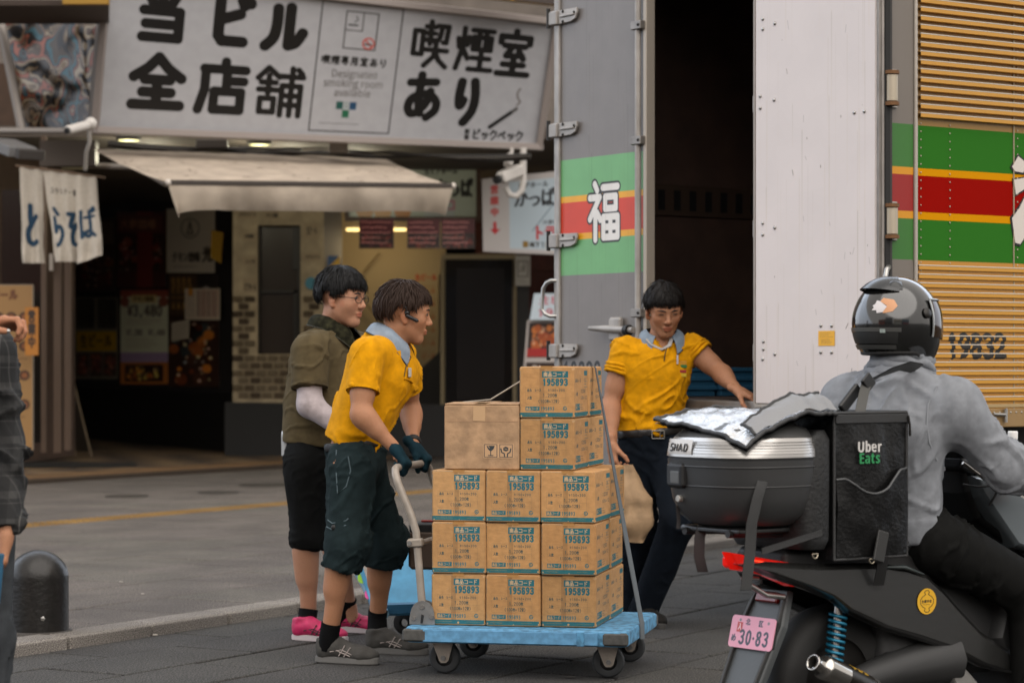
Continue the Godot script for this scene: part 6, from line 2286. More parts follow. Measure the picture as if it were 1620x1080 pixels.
	var can := Canvas.new(400, 212, C("d08ea2"))
	var navy := C("1c2436")
	can.text("北", 130, 16, 42, 44, 3.6, navy); can.text("区", 248, 20, 42, 42, 3.6, navy)
	can.disc(78, 30, 11, C("7d7378")); can.disc(338, 34, 11, C("7d7378")); can.disc(78, 30, 5, C("5a5256")); can.disc(338, 34, 5, C("5a5256"))
	can.rect(56, 44, 50, 66, C("a82a2a")); can.column("入", 66, 52, 30, 44, 3.0, C("d9c0c4"))
	can.glyph("め", 18, 124, 46, 50, 4.5, navy)
	can.glyph("3", 88, 92, 54, 96, 8.5, navy); can.glyph("0", 150, 92, 54, 96, 8.5, navy); can.disc(222, 142, 9, navy); can.glyph("8", 242, 92, 54, 96, 8.5, navy); can.glyph("3", 306, 92, 54, 96, 8.5, navy)
	var pb := Basis(Vector3(0, 0, 1), Vector3(0.24, 0.97, 0), Vector3(0, 0, 1).cross(Vector3(0.24, 0.97, 0)))
	var pc := sc(1202, 1000, 0.0) + Vector3(-0.03, 0, 0)
	mb = MB.new()
	var rr := PackedVector2Array()
	for k in 4:
		var cc := Vector2(0.088 if k in [0, 3] else -0.088, 0.039 if k < 2 else -0.039)
		for j in 5:
			var a := PI / 2 * k + PI / 2 * j / 4.0
			rr.append(cc + Vector2(cos(a), sin(a)) * 0.012)
	mb.prism(rr, Transform3D(pb, pc), 0.003)
	var plate := part("number_plate", mb, printed(can.tex(), 0.4), t)
	mb = MB.new()
	mb.box(Transform3D(pb, pc - pb.z * 0.012), Vector3(0.19, 0.09, 0.016), 0.005)
	part("plate_holder", mb, M.black, plate)
	# blue spring and damper
	mb = MB.new()
	var sa := sc(1327, 966, 0.1); var sb := sc(1318, 1062, 0.1)
	var turns := []
	var fr := along(sb, sa)
	var len := sa.distance_to(sb)
	for k in 121:
		var a := TAU * k / 12.0
		turns.append(fr * Vector3(cos(a) * 0.027, len * k / 120.0, sin(a) * 0.027))
	mb.tube(turns, 0.0055, 6)
	var spring := part("spring", mb, mat("1d6a86", 0.3, 0.4), t)
	mb = MB.new()
	mb.cyl(sb - fr.basis.y * 0.05, sa + fr.basis.y * 0.03, 0.014, 10)
	part("damper", mb, M.steel, spring)
	# exhaust
	mb = MB.new()
	var ea := sc(1286, 1047, 0.2); var eb := sc(1420, 1112, 0.17)
	var ed := (eb - ea).normalized()
	var et := along(ea, eb)
	mb.lathe([Vector2(0.017, 0.06), Vector2(0.017, 0.0), Vector2(0.026, 0.0), Vector2(0.027, 0.004), Vector2(0.022, 0.012), Vector2(0.02, 0.045), Vector2(0.036, 0.05), Vector2(0.041, 0.06), Vector2(0.041, 0.3), Vector2(0.03, 0.33), Vector2(0.015, 0.34)], et, 28)
	var ex := part("exhaust", mb, mat("a8a49e", 0.14, 0.95), t)
	mb = MB.new()
	mb.lathe([Vector2(0.0416, 0.15), Vector2(0.0418, 0.152), Vector2(0.0418, 0.27), Vector2(0.0416, 0.272)], et, 28)
	part("sleeve", mb, mat("1a1712", 0.35, 0.3), ex)
	mb = MB.new()
	for k in 7:
		for j in 3:
			var a := 0.9 + k * 0.22
			mb.box(Transform3D(et.basis * Basis(Vector3.UP, -a), et * Vector3(cos(a) * 0.0422, 0.168 + j * 0.03 + 0.006 * (k % 2), sin(a) * 0.0422)), Vector3(0.001, 0.018 if (k + j) % 3 else 0.008, 0.005))
	part("print", mb, mat("a8842a", 0.4), ex)
	mb = MB.new()
	mb.tube([eb, eb + Vector3(0.15, -0.06, -0.02), eb + Vector3(0.4, -0.06, -0.1)], 0.018, 10)
	part("pipe", mb, M.steel, ex)
	# pale engine plate below the panel
	mb = MB.new()
	mb.prism(sc_poly([[1498, 1036], [1512, 1038], [1548, 1078], [1560, 1100], [1520, 1100], [1508, 1070]], 0.16), Transform3D(Basis(), Vector3(0, 0, 0.13)), 0.03, 0.006)
	part("engine_plate", mb, mat("8a8884", 0.35, 0.5), t)
	# oval yellow sticker with a turtle-shell like frame
	can = Canvas.new(160, 190, C("c99a1e"))
	var ink := C("3c2c0c")
	can.line([Vector2(60, 30), Vector2(70, 16), Vector2(92, 16), Vector2(102, 30), Vector2(92, 44), Vector2(120, 62), Vector2(136, 84), Vector2(136, 110), Vector2(118, 132), Vector2(96, 146), Vector2(104, 162), Vector2(92, 174), Vector2(70, 174), Vector2(58, 162), Vector2(66, 146), Vector2(44, 132), Vector2(26, 110), Vector2(26, 84), Vector2(42, 62), Vector2(70, 44), Vector2(60, 30)], 2.8, ink)
	can.text("生業中北", 36, 84, 20, 22, 2.0, ink, 1.08); can.lines(50, 112, 64, 12, 1, ink, rng, 1.8)
	var oc := sc(1467, 951, 0.1685)
	var sheet := MB.new()
	var c0 := sheet.vert(oc, Vector3(0, 0, 1), Vector2(0.5, 0.5))
	for k in 28:
		var a := TAU * k / 28
		sheet.vert(oc + Vector3(cos(a) * 0.044, sin(a) * 0.042, 0), Vector3(0, 0, 1), Vector2(0.5 + cos(a) * 0.5, 0.5 - sin(a) * 0.5))
	for k in 28:
		sheet.ix.append_array(PackedInt32Array([c0, c0 + 1 + k, c0 + 1 + (k + 1) % 28]))
	part("oval_sticker", sheet, printed(can.tex(), 0.4), t)
	case_and_front(t, matt)
	bag()


func case_and_front(t: Node3D, matt: Material) -> void:
	# the luggage case
	var dark := mat("2f2f2f", 0.42, 0.0, null, M.rough_n, 7.0, 0.1)
	var o := Vector3(-0.06, 0.765, 0.0)
	var mb := loft([[o, 0.135, 0.14, 2.6], [o + Vector3(0, 0.008, 0), 0.155, 0.162, 2.6], [o + Vector3(-0.003, 0.035, 0), 0.18, 0.192, 2.6], [o + Vector3(-0.006, 0.085, 0), 0.196, 0.212, 2.6], [o + Vector3(-0.008, 0.15, 0), 0.2, 0.217, 2.8], [o + Vector3(-0.01, 0.205, 0), 0.204, 0.222, 2.7]], 44)
	var cs := part("top_case", mb, dark, t)
	mb = loft([[o + Vector3(-0.01, 0.2, 0), 0.2, 0.218, 2.7], [o + Vector3(-0.01, 0.212, 0), 0.2, 0.218, 2.7]], 44)
	part("seam", mb, M.black, cs)
	mb = loft([[o + Vector3(-0.01, 0.214, 0), 0.206, 0.224, 2.7], [o + Vector3(-0.009, 0.235, 0), 0.206, 0.224, 2.6], [o + Vector3(-0.004, 0.268, 0), 0.197, 0.214, 2.5], [o + Vector3(-0.002, 0.274, 0), 0.193, 0.21, 2.5]], 44)
	var silver := mat("b3b0ac", 0.3, 0.75)
	part("silver_band", mb, silver, cs)
	mb = MB.new()
	for k in 5:
		var y := 0.226 + k * 0.009
		var f := 1.0 - 0.0055 * k
		var ring := []
		for i in 45:
			var a := TAU * i / 44
			var c := cos(a); var d := sin(a)
			ring.append(o + Vector3(-0.009 + signf(c) * pow(absf(c), 0.77) * 0.2068 * f, y, signf(d) * pow(absf(d), 0.77) * 0.2248 * f))
		mb.tube(ring, 0.0012, 5, false)
	part("groove", mb, mat("969390", 0.35, 0.6), cs)
	mb = loft([[o + Vector3(-0.002, 0.276, 0), 0.192, 0.209, 2.5], [o + Vector3(0.004, 0.3, 0), 0.172, 0.188, 2.4], [o + Vector3(0.01, 0.318, 0), 0.13, 0.14, 2.3], [o + Vector3(0.014, 0.324, 0), 0.07, 0.08, 2.2]], 44)
	var lid := part("lid", mb, mat("3a3a39", 0.45, 0.0, null, M.rough_n, 7.0, 0.1), cs)
	mb = MB.new()
	mb.lathe([Vector2(0.0, 0.002), Vector2(0.9, 0.002), Vector2(1.0, 0.0)], Transform3D(Basis(Vector3(0.022, 0, 0.004), Vector3(0, 1, 0), Vector3(0, 0, 0.045)), o + Vector3(-0.1, 0.311, 0.0)), 18)
	part("lid_mark", mb, M.black, lid)
	# badge with its letters
	var xb := func(y: float, z: float) -> float: return o.x - 0.0105 - 0.206 * pow(maxf(0.0, 1.0 - pow(absf(z) / 0.224, 2.65)), 1.0 / 2.65) + maxf(0.0, y - 0.235) * 0.23
	var rows := []
	for j in 7:
		var row := []
		for i in 13:
			var z := lerpf(-0.135, 0.0, i / 12.0)
			var y := lerpf(0.268, 0.222, j / 6.0)
			row.append(Vector3(xb.call(y, z) - 0.0025, o.y + y, z))
		rows.append(row)
	mb = MB.new()
	mb.grid(rows, false, o + Vector3(0, 0.24, 0))
	part("badge", mb, mat("b9b4ae", 0.35, 0.2), cs)
	mb = MB.new()
	var letters := [[[[0.8, 1], [0.1, 1], [0.0, 0.6], [0.75, 0.45], [0.7, 0.05], [0.0, 0.0]]], [[[0.1, 1], [0.0, 0]], [[0.8, 1], [0.75, 0]], [[0.05, 0.5], [0.8, 0.5]]], [[[0.0, 0], [0.4, 1], [0.85, 0]], [[0.2, 0.35], [0.65, 0.35]]], [[[0.1, 0], [0.15, 1], [0.6, 1], [0.85, 0.7], [0.8, 0.3], [0.55, 0.0], [0.1, 0]]]]
	for li in 4:
		for stroke in letters[li]:
			var pts := []
			for p in stroke:
				var z: float = -0.112 + li * 0.025 + p[0] * 0.021
				var y: float = 0.232 + p[1] * 0.021
				pts.append(Vector3(xb.call(y, z) - 0.004, o.y + y, z))
			mb.tube(pts, 0.0026, 6, true)
	part("lettering", mb, mat("16120f", 0.4), cs)
	# reflector recess and lock
	var zc := -0.085
	var x0: float = xb.call(0.15, zc) + 0.008
	mb = MB.new()
	mb.box(Transform3D(Basis(Vector3.UP, -0.18), Vector3(x0, o.y + 0.155, zc)), Vector3(0.03, 0.078, 0.1), 0.012)
	part("latch_recess", mb, M.black, cs)
	mb = MB.new()
	mb.box(Transform3D(Basis(Vector3.UP, -0.18), Vector3(x0 - 0.006, o.y + 0.15, zc + 0.008)), Vector3(0.026, 0.056, 0.07), 0.012)
	part("latch", mb, mat("4a4a48", 0.35), cs)
	mb = MB.new()
	mb.cyl(Vector3(xb.call(0.08, zc) + 0.022, o.y + 0.083, zc + 0.01), Vector3(xb.call(0.08, zc) - 0.0, o.y + 0.083, zc + 0.01), 0.011, 14, 0.002)
	part("lock", mb, mat("a8a49c", 0.3, 0.6), cs)
	for y in [0.125, 0.185]:
		var ring := []
		for i in 45:
			var a := TAU * i / 44
			var c := cos(a); var d := sin(a)
			var f: float = 0.197 + (y - 0.125) * 0.1
			ring.append(o + Vector3(-0.008 + signf(c) * pow(absf(c), 0.72) * (f + 0.001), y, signf(d) * pow(absf(d), 0.72) * (f + 0.0175)))
		mb = MB.new()
		mb.tube(ring, 0.0028, 6, false)
		part("moulded_line", mb, dark, cs)
	# the front: shield, bars, cup holder
	var gloss := mat("6f777b", 0.16, 0.35)
	gloss.clearcoat_enabled = true
	gloss.clearcoat = 0.6
	mb = MB.new()
	mb.prism(sc_poly([[1532, 752], [1562, 754], [1596, 768], [1640, 800], [1650, 880], [1600, 866], [1572, 826], [1545, 786]], 0.1), Transform3D(Basis(), Vector3(0, 0, 0.05)), 0.08, 0.02)
	part("leg_shield", mb, gloss, t)
	mb = MB.new()
	mb.prism(sc_poly([[1500, 700], [1528, 712], [1540, 770], [1566, 822], [1604, 868], [1640, 880], [1620, 884], [1565, 850], [1530, 822], [1512, 780]], 0.05), Transform3D(Basis(), Vector3(0, 0, -0.1)), 0.2, 0.02)
	part("inner_shield", mb, M.plastic, t)
	mb = MB.new()
	mb.tube([sc(1508, 700, 0.0), sc(1530, 725, 0.05), sc(1560, 748, 0.1), sc(1590, 770, 0.16), sc(1612, 772, 0.2), sc(1660, 770, 0.3)], 0.011, 10)
	mb.tube([sc(1524, 732, 0.12), sc(1556, 756, 0.14), sc(1578, 770, 0.16)], 0.006, 8)
	part("handlebar", mb, mat("a09a92", 0.15, 0.9), t)
	mb = MB.new()
	mb.tube([sc(1523, 766, 0.15), sc(1548, 770, 0.15), sc(1572, 768, 0.15), sc(1590, 776, 0.15)], 0.004, 6)
	mb.tube([sc(1566, 800, 0.13), sc(1578, 778, 0.14), sc(1600, 764, 0.15)], 0.004, 6)
	part("cable", mb, M.black, t)
	mb = MB.new()
	mb.box(Transform3D(Basis(Vector3(0, 0, 1), -0.3), sc(1518, 737, 0.06)), Vector3(0.09, 0.05, 0.1), 0.015)
	part("switch_box", mb, M.plastic, t)
	mb = MB.new()
	mb.lathe([Vector2(0.05, 0.0), Vector2(0.052, 0.02), Vector2(0.055, 0.045), Vector2(0.05, 0.05), Vector2(0.044, 0.045), Vector2(0.04, 0.0)], Transform3D(Basis(), sc(1606, 812, 0.05)), 24)
	part("cup_ring", mb, mat("2c2a29", 0.2, 0.6), t)
	mb = MB.new()
	mb.lathe([Vector2(0.0, -0.11), Vector2(0.04, -0.11), Vector2(0.044, 0.0), Vector2(0.045, 0.02)], Transform3D(Basis(), sc(1606, 812, 0.05)), 24)
	part("cup", mb, mat("6f6a66", 0.2), t)
	mb = MB.new()
	mb.prism(sc_poly([[1600, 880], [1690, 900], [1690, 1090], [1600, 1090], [1570, 1010]], 0.12), Transform3D(Basis(), Vector3(0, 0, -0.14)), 0.28, 0.03)
	part("floor_board", mb, matt, t)
	# the drink bottle in the front holder
	var bo := thing("drink_bottle", "clear plastic drink bottle with a white cap in front of the rider's arm", "bottle")
	bo.transform = Transform3D(ST.basis, ST * sc(1603, 720, -0.05))
	mb = MB.new()
	mb.lathe([Vector2(0.03, -0.12), Vector2(0.032, -0.1), Vector2(0.032, 0.0), Vector2(0.03, 0.02), Vector2(0.016, 0.045), Vector2(0.0135, 0.05), Vector2(0.0135, 0.06)], Transform3D(), 20)
	var gl := mat("d8dadb", 0.08)
	gl.transparency = BaseMaterial3D.TRANSPARENCY_ALPHA
	gl.albedo_color.a = 0.3
	part("bottle", mb, gl, bo)
	mb = MB.new()
	mb.lathe([Vector2(0.031, -0.11), Vector2(0.0326, -0.08), Vector2(0.0326, 0.0), Vector2(0.031, 0.004)], Transform3D(), 20)
	part("wrapper", mb, mat("a8543a", 0.4), bo)
	mb = MB.new()
	mb.lathe([Vector2(0.0165, 0.055), Vector2(0.0175, 0.06), Vector2(0.0175, 0.08), Vector2(0.015, 0.084), Vector2(0.0, 0.084)], Transform3D(), 20)
	part("cap", mb, mat("cfcdca", 0.4), bo)


func bag() -> void:
	var b := thing("delivery_bag", "black food delivery bag with white and green lettering and an open silver lid", "bag")
	b.transform = ST
	var black := mat("0e0e0e", 0.4, 0.0, null, M.soft_n, 5.0, 0.5)
	black.metallic_specular = 0.35
	var web := mat("202020", 0.55, 0.0, null, M.weave_n, 14.0, 0.5)
	# the body, bulging and creased a little
	var x0 := 0.135; var x1 := 0.456; var y0 := 0.655; var y1 := 1.112
	var bulge := func(u: float, v: float, k: float) -> float: return 0.016 * sin(PI * u) * sin(PI * v) + fine.get_noise_2d(u * 3.0 + k * 7.0, v * 3.0) * 0.007 + fine.get_noise_2d(u * 9.0 + k, v * 7.0) * 0.002
	var mb := MB.new()
	for k in 4:
		var rows := []
		for j in 25:
			var row := []
			for i in 21:
				var u := i / 20.0; var v := j / 24.0
				var e: float = bulge.call(u, v, k)
				var y := lerpf(y1, y0, v)
				var p := Vector3.ZERO
				if k == 0: p = Vector3(lerpf(x0, x1, u), y, 0.2 + e)
				if k == 1: p = Vector3(lerpf(x0, x1, u), y, -0.2 - e)
				if k == 2: p = Vector3(x0 - e, y, lerpf(-0.2, 0.2, u))
				if k == 3: p = Vector3(x1 + e * 0.4, y, lerpf(-0.2, 0.2, u))
				row.append(p)
			rows.append(row)
		mb.grid(rows, false, Vector3(0.295, 0.88, 0))
	mb.box(Transform3D(Basis(), Vector3(0.295, y0 + 0.01, 0)), Vector3(x1 - x0, 0.02, 0.4), 0.006)
	part("body", mb, black, b)
	# piping along the edges
	mb = MB.new()
	for e in [[Vector3(x0, y0, 0.2), Vector3(x0, y1, 0.2)], [Vector3(x1, y0, 0.2), Vector3(x1, y1, 0.2)], [Vector3(x0, y1, 0.2), Vector3(x1, y1, 0.2)], [Vector3(x0, y0, 0.2), Vector3(x1, y0, 0.2)], [Vector3(x0, y1, 0.2), Vector3(x0, y1, -0.2)], [Vector3(x1, y1, 0.2), Vector3(x1, y1, -0.2)], [Vector3(x0, y0, -0.2), Vector3(x0, y1, -0.2)]]:
		mb.cyl(e[0], e[1], 0.0055, 8)
	part("piping", mb, web, b)
	mb = MB.new()
	mb.box(Transform3D(Basis(), Vector3((x0 + x1) * 0.5, y1 - 0.018, 0.207)), Vector3(x1 - x0, 0.028, 0.006), 0.002)
	part("zip", mb, web, b)
	mb = MB.new()
	mb.tube([Vector3(x1 - 0.005, y1 - 0.01, 0.212), Vector3(x1 - 0.0, y1 - 0.04, 0.214), Vector3(x1 + 0.004, y1 - 0.075, 0.212)], 0.004, 6)
	part("zip_pull", mb, M.dark_metal, b)
	mb = loft([[Vector3(0.075, 0.69, 0.02), 0.055, 0.17, 4.0], [Vector3(0.07, 0.72, 0.02), 0.07, 0.185, 4.0], [Vector3(0.07, 0.9, 0.02), 0.072, 0.187, 4.0], [Vector3(0.085, 1.03, 0.02), 0.06, 0.18, 4.0], [Vector3(0.1, 1.06, 0.02), 0.03, 0.16, 4.0]])
	part("rear_pocket", mb, mat("0b0b0b", 0.6, 0.0, null, M.soft_n, 5.0, 0.6), b)
	# a low pocket with a sagging mouth
	var rows := []
	for j in 13:
		var row := []
		for i in 25:
			var u := i / 24.0; var v := j / 12.0
			var top := 0.905 - 0.06 * sin(PI * clampf((u - 0.1) / 0.75, 0.0, 1.0)) + 0.03 * u
			row.append(Vector3(lerpf(x0 + 0.006, x1 - 0.004, u), lerpf(top, y0 + 0.01, v), 0.207 + bulge.call(u, 0.45 + v * 0.5, 0) + 0.014 * sin(PI * u) * (1.0 - v)))
		rows.append(row)
	mb = MB.new()
	mb.grid(rows, false, Vector3(0.295, 0.75, 0))
	var pk := part("pocket", mb, black, b)
	mb = MB.new()
	mb.tube(rows[0], 0.0045, 6)
	part("hem", mb, mat("3b3c3d", 0.35), pk)  # paler than the bag: shine along the pocket mouth put into the colour
	# lettering on the side
	var lw := mat("b9b6b2", 0.5)
	var lg := mat("1c7a44", 0.5)
	var at := sc(1376, 707, 0.222)
	var o1 := lettering("Uber", 0.046, lw, b, Transform3D(Basis(), at), "Droid Sans", true)
	at = sc(1376, 725, 0.222)
	var o2 := lettering("Eats", 0.046, lg, b, Transform3D(Basis(), at), "Droid Sans", true)
	# the open lid, folded back over the luggage case
	var lidf := func(u: float, v: float) -> Vector3:
		var x := lerpf(x0 - 0.003, -0.245, v)
		var z := lerpf(-0.215, 0.215, u)
		var y := y1 + 0.004 - 0.012 * v - 0.05 * pow(v, 3.0) * (0.25 + u) - 0.03 * pow(u, 4.0) * v
		y += 0.012 * sin(v * PI) + fine.get_noise_2d(u * 4.0, v * 4.0 + 3.0) * 0.012 + fine.get_noise_2d(u * 13.0, v * 13.0) * 0.0035
		return Vector3(x, y, z)
	for lay in 2:
		rows = []
		for j in 33:
			var row := []
			for i in 33:
				row.append(lidf.call(i / 32.0, j / 32.0) + Vector3(0, -0.014 * lay, 0))
			rows.append(row)
		mb = MB.new()
		mb.grid(rows, false, Vector3(-0.05, 0.2 if lay == 0 else 3.0, 0))
		if lay == 0:
			part("silver_lining", mb, mat("c9c9c9", 0.24, 0.92, null, M.soft_n, 7.0, 1.6), b)
		else:
			part("lid", mb, black, b)
	mb = MB.new()
	var rim := []
	for i in 33: rim.append(lidf.call(i / 32.0, 1.0))
	for i in range(31, -1, -1): rim.append(lidf.call(1.0, i / 32.0))
	mb.tube(rim, 0.007, 8)
	var rim2 := []
	for i in 33: rim2.append(lidf.call(0.0, i / 32.0))
	mb.tube(rim2, 0.007, 8)
	part("lid_border", mb, web, b)
	# the grey side flap of the lid, lying along its near edge
	rows = []
	for j in 7:
		var row := []
		for i in 25:
			var v := i / 24.0
			var p: Vector3 = lidf.call(1.0, v * 0.92)
			row.append(p + Vector3(0.012, 0.012 + 0.05 * sin(PI * j / 12.0) * (1.0 - 0.4 * v), -0.01 - 0.085 * (j / 6.0) * (1.0 - 0.3 * v)) + Vector3(0, fine.get_noise_2d(v * 5.0, j * 0.3) * 0.006, 0))
		rows.append(row)
	mb = MB.new()
	mb.grid(rows, false, Vector3(-0.05, -3, 0))
	var fl := part("side_flap", mb, mat("77787a", 0.5, 0.15, null, M.soft_n, 6.0, 0.6), b)
	mb = MB.new()
	var edge: Array = rows[6].duplicate()
	for j in range(5, -1, -1): edge.append(rows[j][24])
	mb.tube(edge, 0.006, 8)
	part("flap_border", mb, web, fl)
	# straps
	var ribbon := func(called: String, pts: Array, w: float, side: Vector3, m: Material) -> void:
		var rr := []
		for p in pts:
			rr.append([p - side * w * 0.5, p + side.cross(Vector3(0.3, 0.9, 0.1)) * 0.001, p + side * w * 0.5])
		var rb := MB.new()
		rb.grid(rr, false)
		var off := (rb.n[0] as Vector3) * 0.004
		var r2 := []
		for q in rr:
			r2.append([q[0] - off, q[1] - off, q[2] - off])
		rb.grid(r2, false)
		part(called, rb, m, b)
	var grey := mat("34332f", 0.5, 0.0, null, M.weave_n, 14.0, 0.6)
	ribbon.call("shoulder_strap", [sc(1318, 654, 0.1), sc(1345, 628, 0.12), sc(1372, 604, 0.14), sc(1402, 588, 0.15), sc(1432, 578, 0.14), sc(1452, 582, 0.12)], 0.05, Vector3(0.35, 0.55, 0.75).normalized(), grey)
	ribbon.call("shoulder_strap", [sc(1372, 602, 0.16), sc(1366, 626, 0.17), sc(1360, 656, 0.19)], 0.036, Vector3(0.95, 0, 0.3).normalized(), grey)
	mb = MB.new()
	mb.box(Transform3D(Basis(Vector3(0, 0, 1), 0.75), sc(1374, 604, 0.165)), Vector3(0.045, 0.05, 0.015), 0.005)
	part("buckle", mb, M.plastic, b)
	mb = MB.new()
	mb.box(Transform3D(Basis(Vector3(0, 0, 1), 0.75), sc(1345, 630, 0.14)), Vector3(0.11, 0.04, 0.02), 0.008)
	part("buckle", mb, M.plastic, b)
	ribbon.call("tie_strap", [sc(1232, 690, 0.17), sc(1216, 730, 0.2), sc(1198, 790, 0.2), sc(1189, 830, 0.19), sc(1186, 880, 0.19), sc(1180, 934, 0.19)], 0.036, Vector3(0.95, 0, 0.3).normalized(), web)
	ribbon.call("tie_strap", [sc(1112, 828, -0.05), sc(1107, 850, -0.05), sc(1106, 880, -0.05), sc(1112, 905, -0.05)], 0.034, Vector3(0.9, 0, 0.43).normalized(), web)
	ribbon.call("tie_strap", [sc(1072, 800, -0.12), sc(1074, 822, -0.12), sc(1073, 836, -0.12)], 0.012, Vector3(0.9, 0, 0.43).normalized(), web)
	ribbon.call("tie_strap", [sc(1205, 872, 0.2), sc(1250, 858, 0.21), sc(1300, 842, 0.215)], 0.02, Vector3(0, 1, 0), web)
	ribbon.call("tie_strap", [sc(1398, 880, 0.22), sc(1394, 905, 0.2), sc(1390, 925, 0.18)], 0.036, Vector3(0.95, 0, 0.3).normalized(), web)
	mb = MB.new()
	mb.box(Transform3D(Basis(Vector3(0, 0, 1), -0.25), sc(1394, 864, 0.225)), Vector3(0.05, 0.1, 0.012), 0.005)
	part("tab", mb, mat("2a2a29", 0.35), b)
	for q in [[1290, 876], [1380, 884]]:
		mb = MB.new()
		var c := sc(q[0], q[1], 0.222)
		var ring := []
		for k in 13:
			var a := PI + PI * k / 12.0
			ring.append(c + Vector3(cos(a) * 0.012, sin(a) * 0.014, 0))
		ring.append(ring[0])
		mb.tube(ring, 0.0022, 6)
		part("d_ring", mb, mat("a99f8c", 0.25, 0.8), b)


# ---------------------------------------------------------------- people
func add_mb(dst: MB, src: MB, t: Transform3D) -> void:
	var first := dst.v.size()
	for k in src.v.size():
		dst.v.append(t * src.v[k]); dst.n.append((t.basis * src.n[k]).normalized()); dst.uv.append(src.uv[k]); dst.c.append(src.c[k])
	for k in src.ix:
		dst.ix.append(first + k)

func shifted(mb: MB, by: Vector3) -> MB:
	for k in mb.v.size():
		mb.v[k] -= by
	return mb

func folds(mb: MB, amp: float, low: float, high: float, seed_at: int, dir := Vector3.UP, soft := false) -> void:
	# cloth: creases that run along dir; soft ones are broad swells
	var ns := FastNoiseLite.new()
	ns.seed = seed_at
	ns.frequency = 1.0
	ns.fractal_octaves = 2
	ns.fractal_gain = 0.35
	dir = dir.normalized()
	for k in mb.v.size():
		var p := mb.v[k]
		var u := dir * p.dot(dir)
		var w := u * low + (p - u) * high
		var e := ns.get_noise_3d(w.x, w.y, w.z)
		if soft:
			mb.v[k] += mb.n[k] * e * amp
		else:
			var r := 1.0 - smoothstep(0.0, 0.2, absf(e))
			mb.v[k] += mb.n[k] * (r * r - 0.25) * amp * 1.4 * clampf(0.6 + ns.get_noise_3d(p.x * 3.0 + 40.0, p.y * 3.0, p.z * 3.0) * 2.0, 0.0, 1.2)
	Sdf.smooth_normals(mb)

func pick(mb: MB, px: float, py: float, off := Vector3.ZERO, reach := 9.0) -> Array:
	# the point of a mesh that shows at a place in the photograph, and its normal
	var best := 1e9
	var out := [Vector3.ZERO, Vector3(0, 0, 1)]
	for k in mb.v.size():
		var p := mb.v[k] + off
		var dx := 810.0 + F * p.x / -p.z - px
		var dy := 580.0 - F * (p.y - H) / -p.z - py
		var d := dx * dx + dy * dy
		if d < reach * reach * 4.0:
			var score := -p.z * 60.0 + sqrt(d) * 0.4
			if score < best:
				best = score
				out = [mb.v[k], mb.n[k]]
	return out

func skin_mat(hex: String) -> StandardMaterial3D:
	var m := mat(hex, 0.62, 0.0, M.skin_t, M.rough_n, 9.0, 0.2)
	m.vertex_color_use_as_albedo = true
	m.subsurf_scatter_enabled = true
	m.subsurf_scatter_strength = 0.06
	m.metallic_specular = 0.4
	return m

func cloth(hex: String, rough := 0.85, depth := 0.5) -> StandardMaterial3D:
	var m := mat(hex, rough, 0.0, M.mottle, M.weave_n, 3.0, depth)
	m.metallic_specular = 0.22
	if Color(hex).v > 0.3:
		m.rim_enabled = true
		m.rim = 0.2
		m.rim_tint = 0.6
	return m

func limbs(s: Sdf, j: Dictionary, b: float) -> void:
	# the whole body below the head
	var f: Vector3 = j.fwd
	s.k = 0.05
	s.cone(j.hipL, j.hipR, 0.095 * b, 0.095 * b)
	s.cone(j.pelvis, j.waist, 0.135 * b, 0.125 * b, f, 0.78)
	s.cone(j.waist, j.chest, 0.125 * b, 0.15 * b, f, 0.75)
	s.cone(j.chest, j.neck, 0.13 * b, 0.06, f, 0.8)
	s.cone(j.shL, j.shR, 0.06, 0.06)
	s.cone(j.neck + (j.neck - j.top) * 0.2, j.top, 0.058 * sqrt(b), 0.054 * sqrt(b), Vector3.ZERO, 1.0, 0.04)
	for e in ["L", "R"]:
		var sh: Vector3 = j["sh" + e]; var el: Vector3 = j["el" + e]; var wr: Vector3 = j["wr" + e]
		var a: float = j.get("arm", 1.0)
		s.cone(sh, el, 0.056 * a, 0.043 * a, Vector3.ZERO, 1.0, 0.03)
		s.cone(sh.lerp(el, 0.35), sh.lerp(el, 0.65), 0.05 * a, 0.05 * a, Vector3.ZERO, 1.0, 0.03)
		s.cone(el, wr, 0.039 * a, 0.027, Vector3.ZERO, 1.0, 0.025)
		s.ball(sh.lerp(el, 0.2), 0.054 * a, 0.03)
		s.ball(el.lerp(wr, 0.22) + Vector3(0, 0.01, 0), 0.038 * a, 0.03)
		s.cone(el.lerp(wr, 0.15), el.lerp(wr, 0.45), 0.045 * a, 0.037 * a, Vector3.ZERO, 1.0, 0.03)
		var hp: Vector3 = j["hip" + e]; var kn: Vector3 = j["kn" + e]; var an: Vector3 = j["an" + e]
		s.cone(hp, kn, 0.088 * b, 0.058, Vector3.ZERO, 1.0, 0.04)
		s.cone(kn, an, 0.052, 0.035, Vector3.ZERO, 1.0, 0.03)
		var back: Vector3 = -f * 0.018
		s.cone(kn.lerp(an, 0.18) + back, kn.lerp(an, 0.48) + back * 0.8, 0.051 * sqrt(b), 0.043, Vector3.ZERO, 1.0, 0.04)
		s.cone(an, an + f * 0.02 + Vector3(0, -0.05, 0), 0.035, 0.03, Vector3.ZERO, 1.0, 0.02)

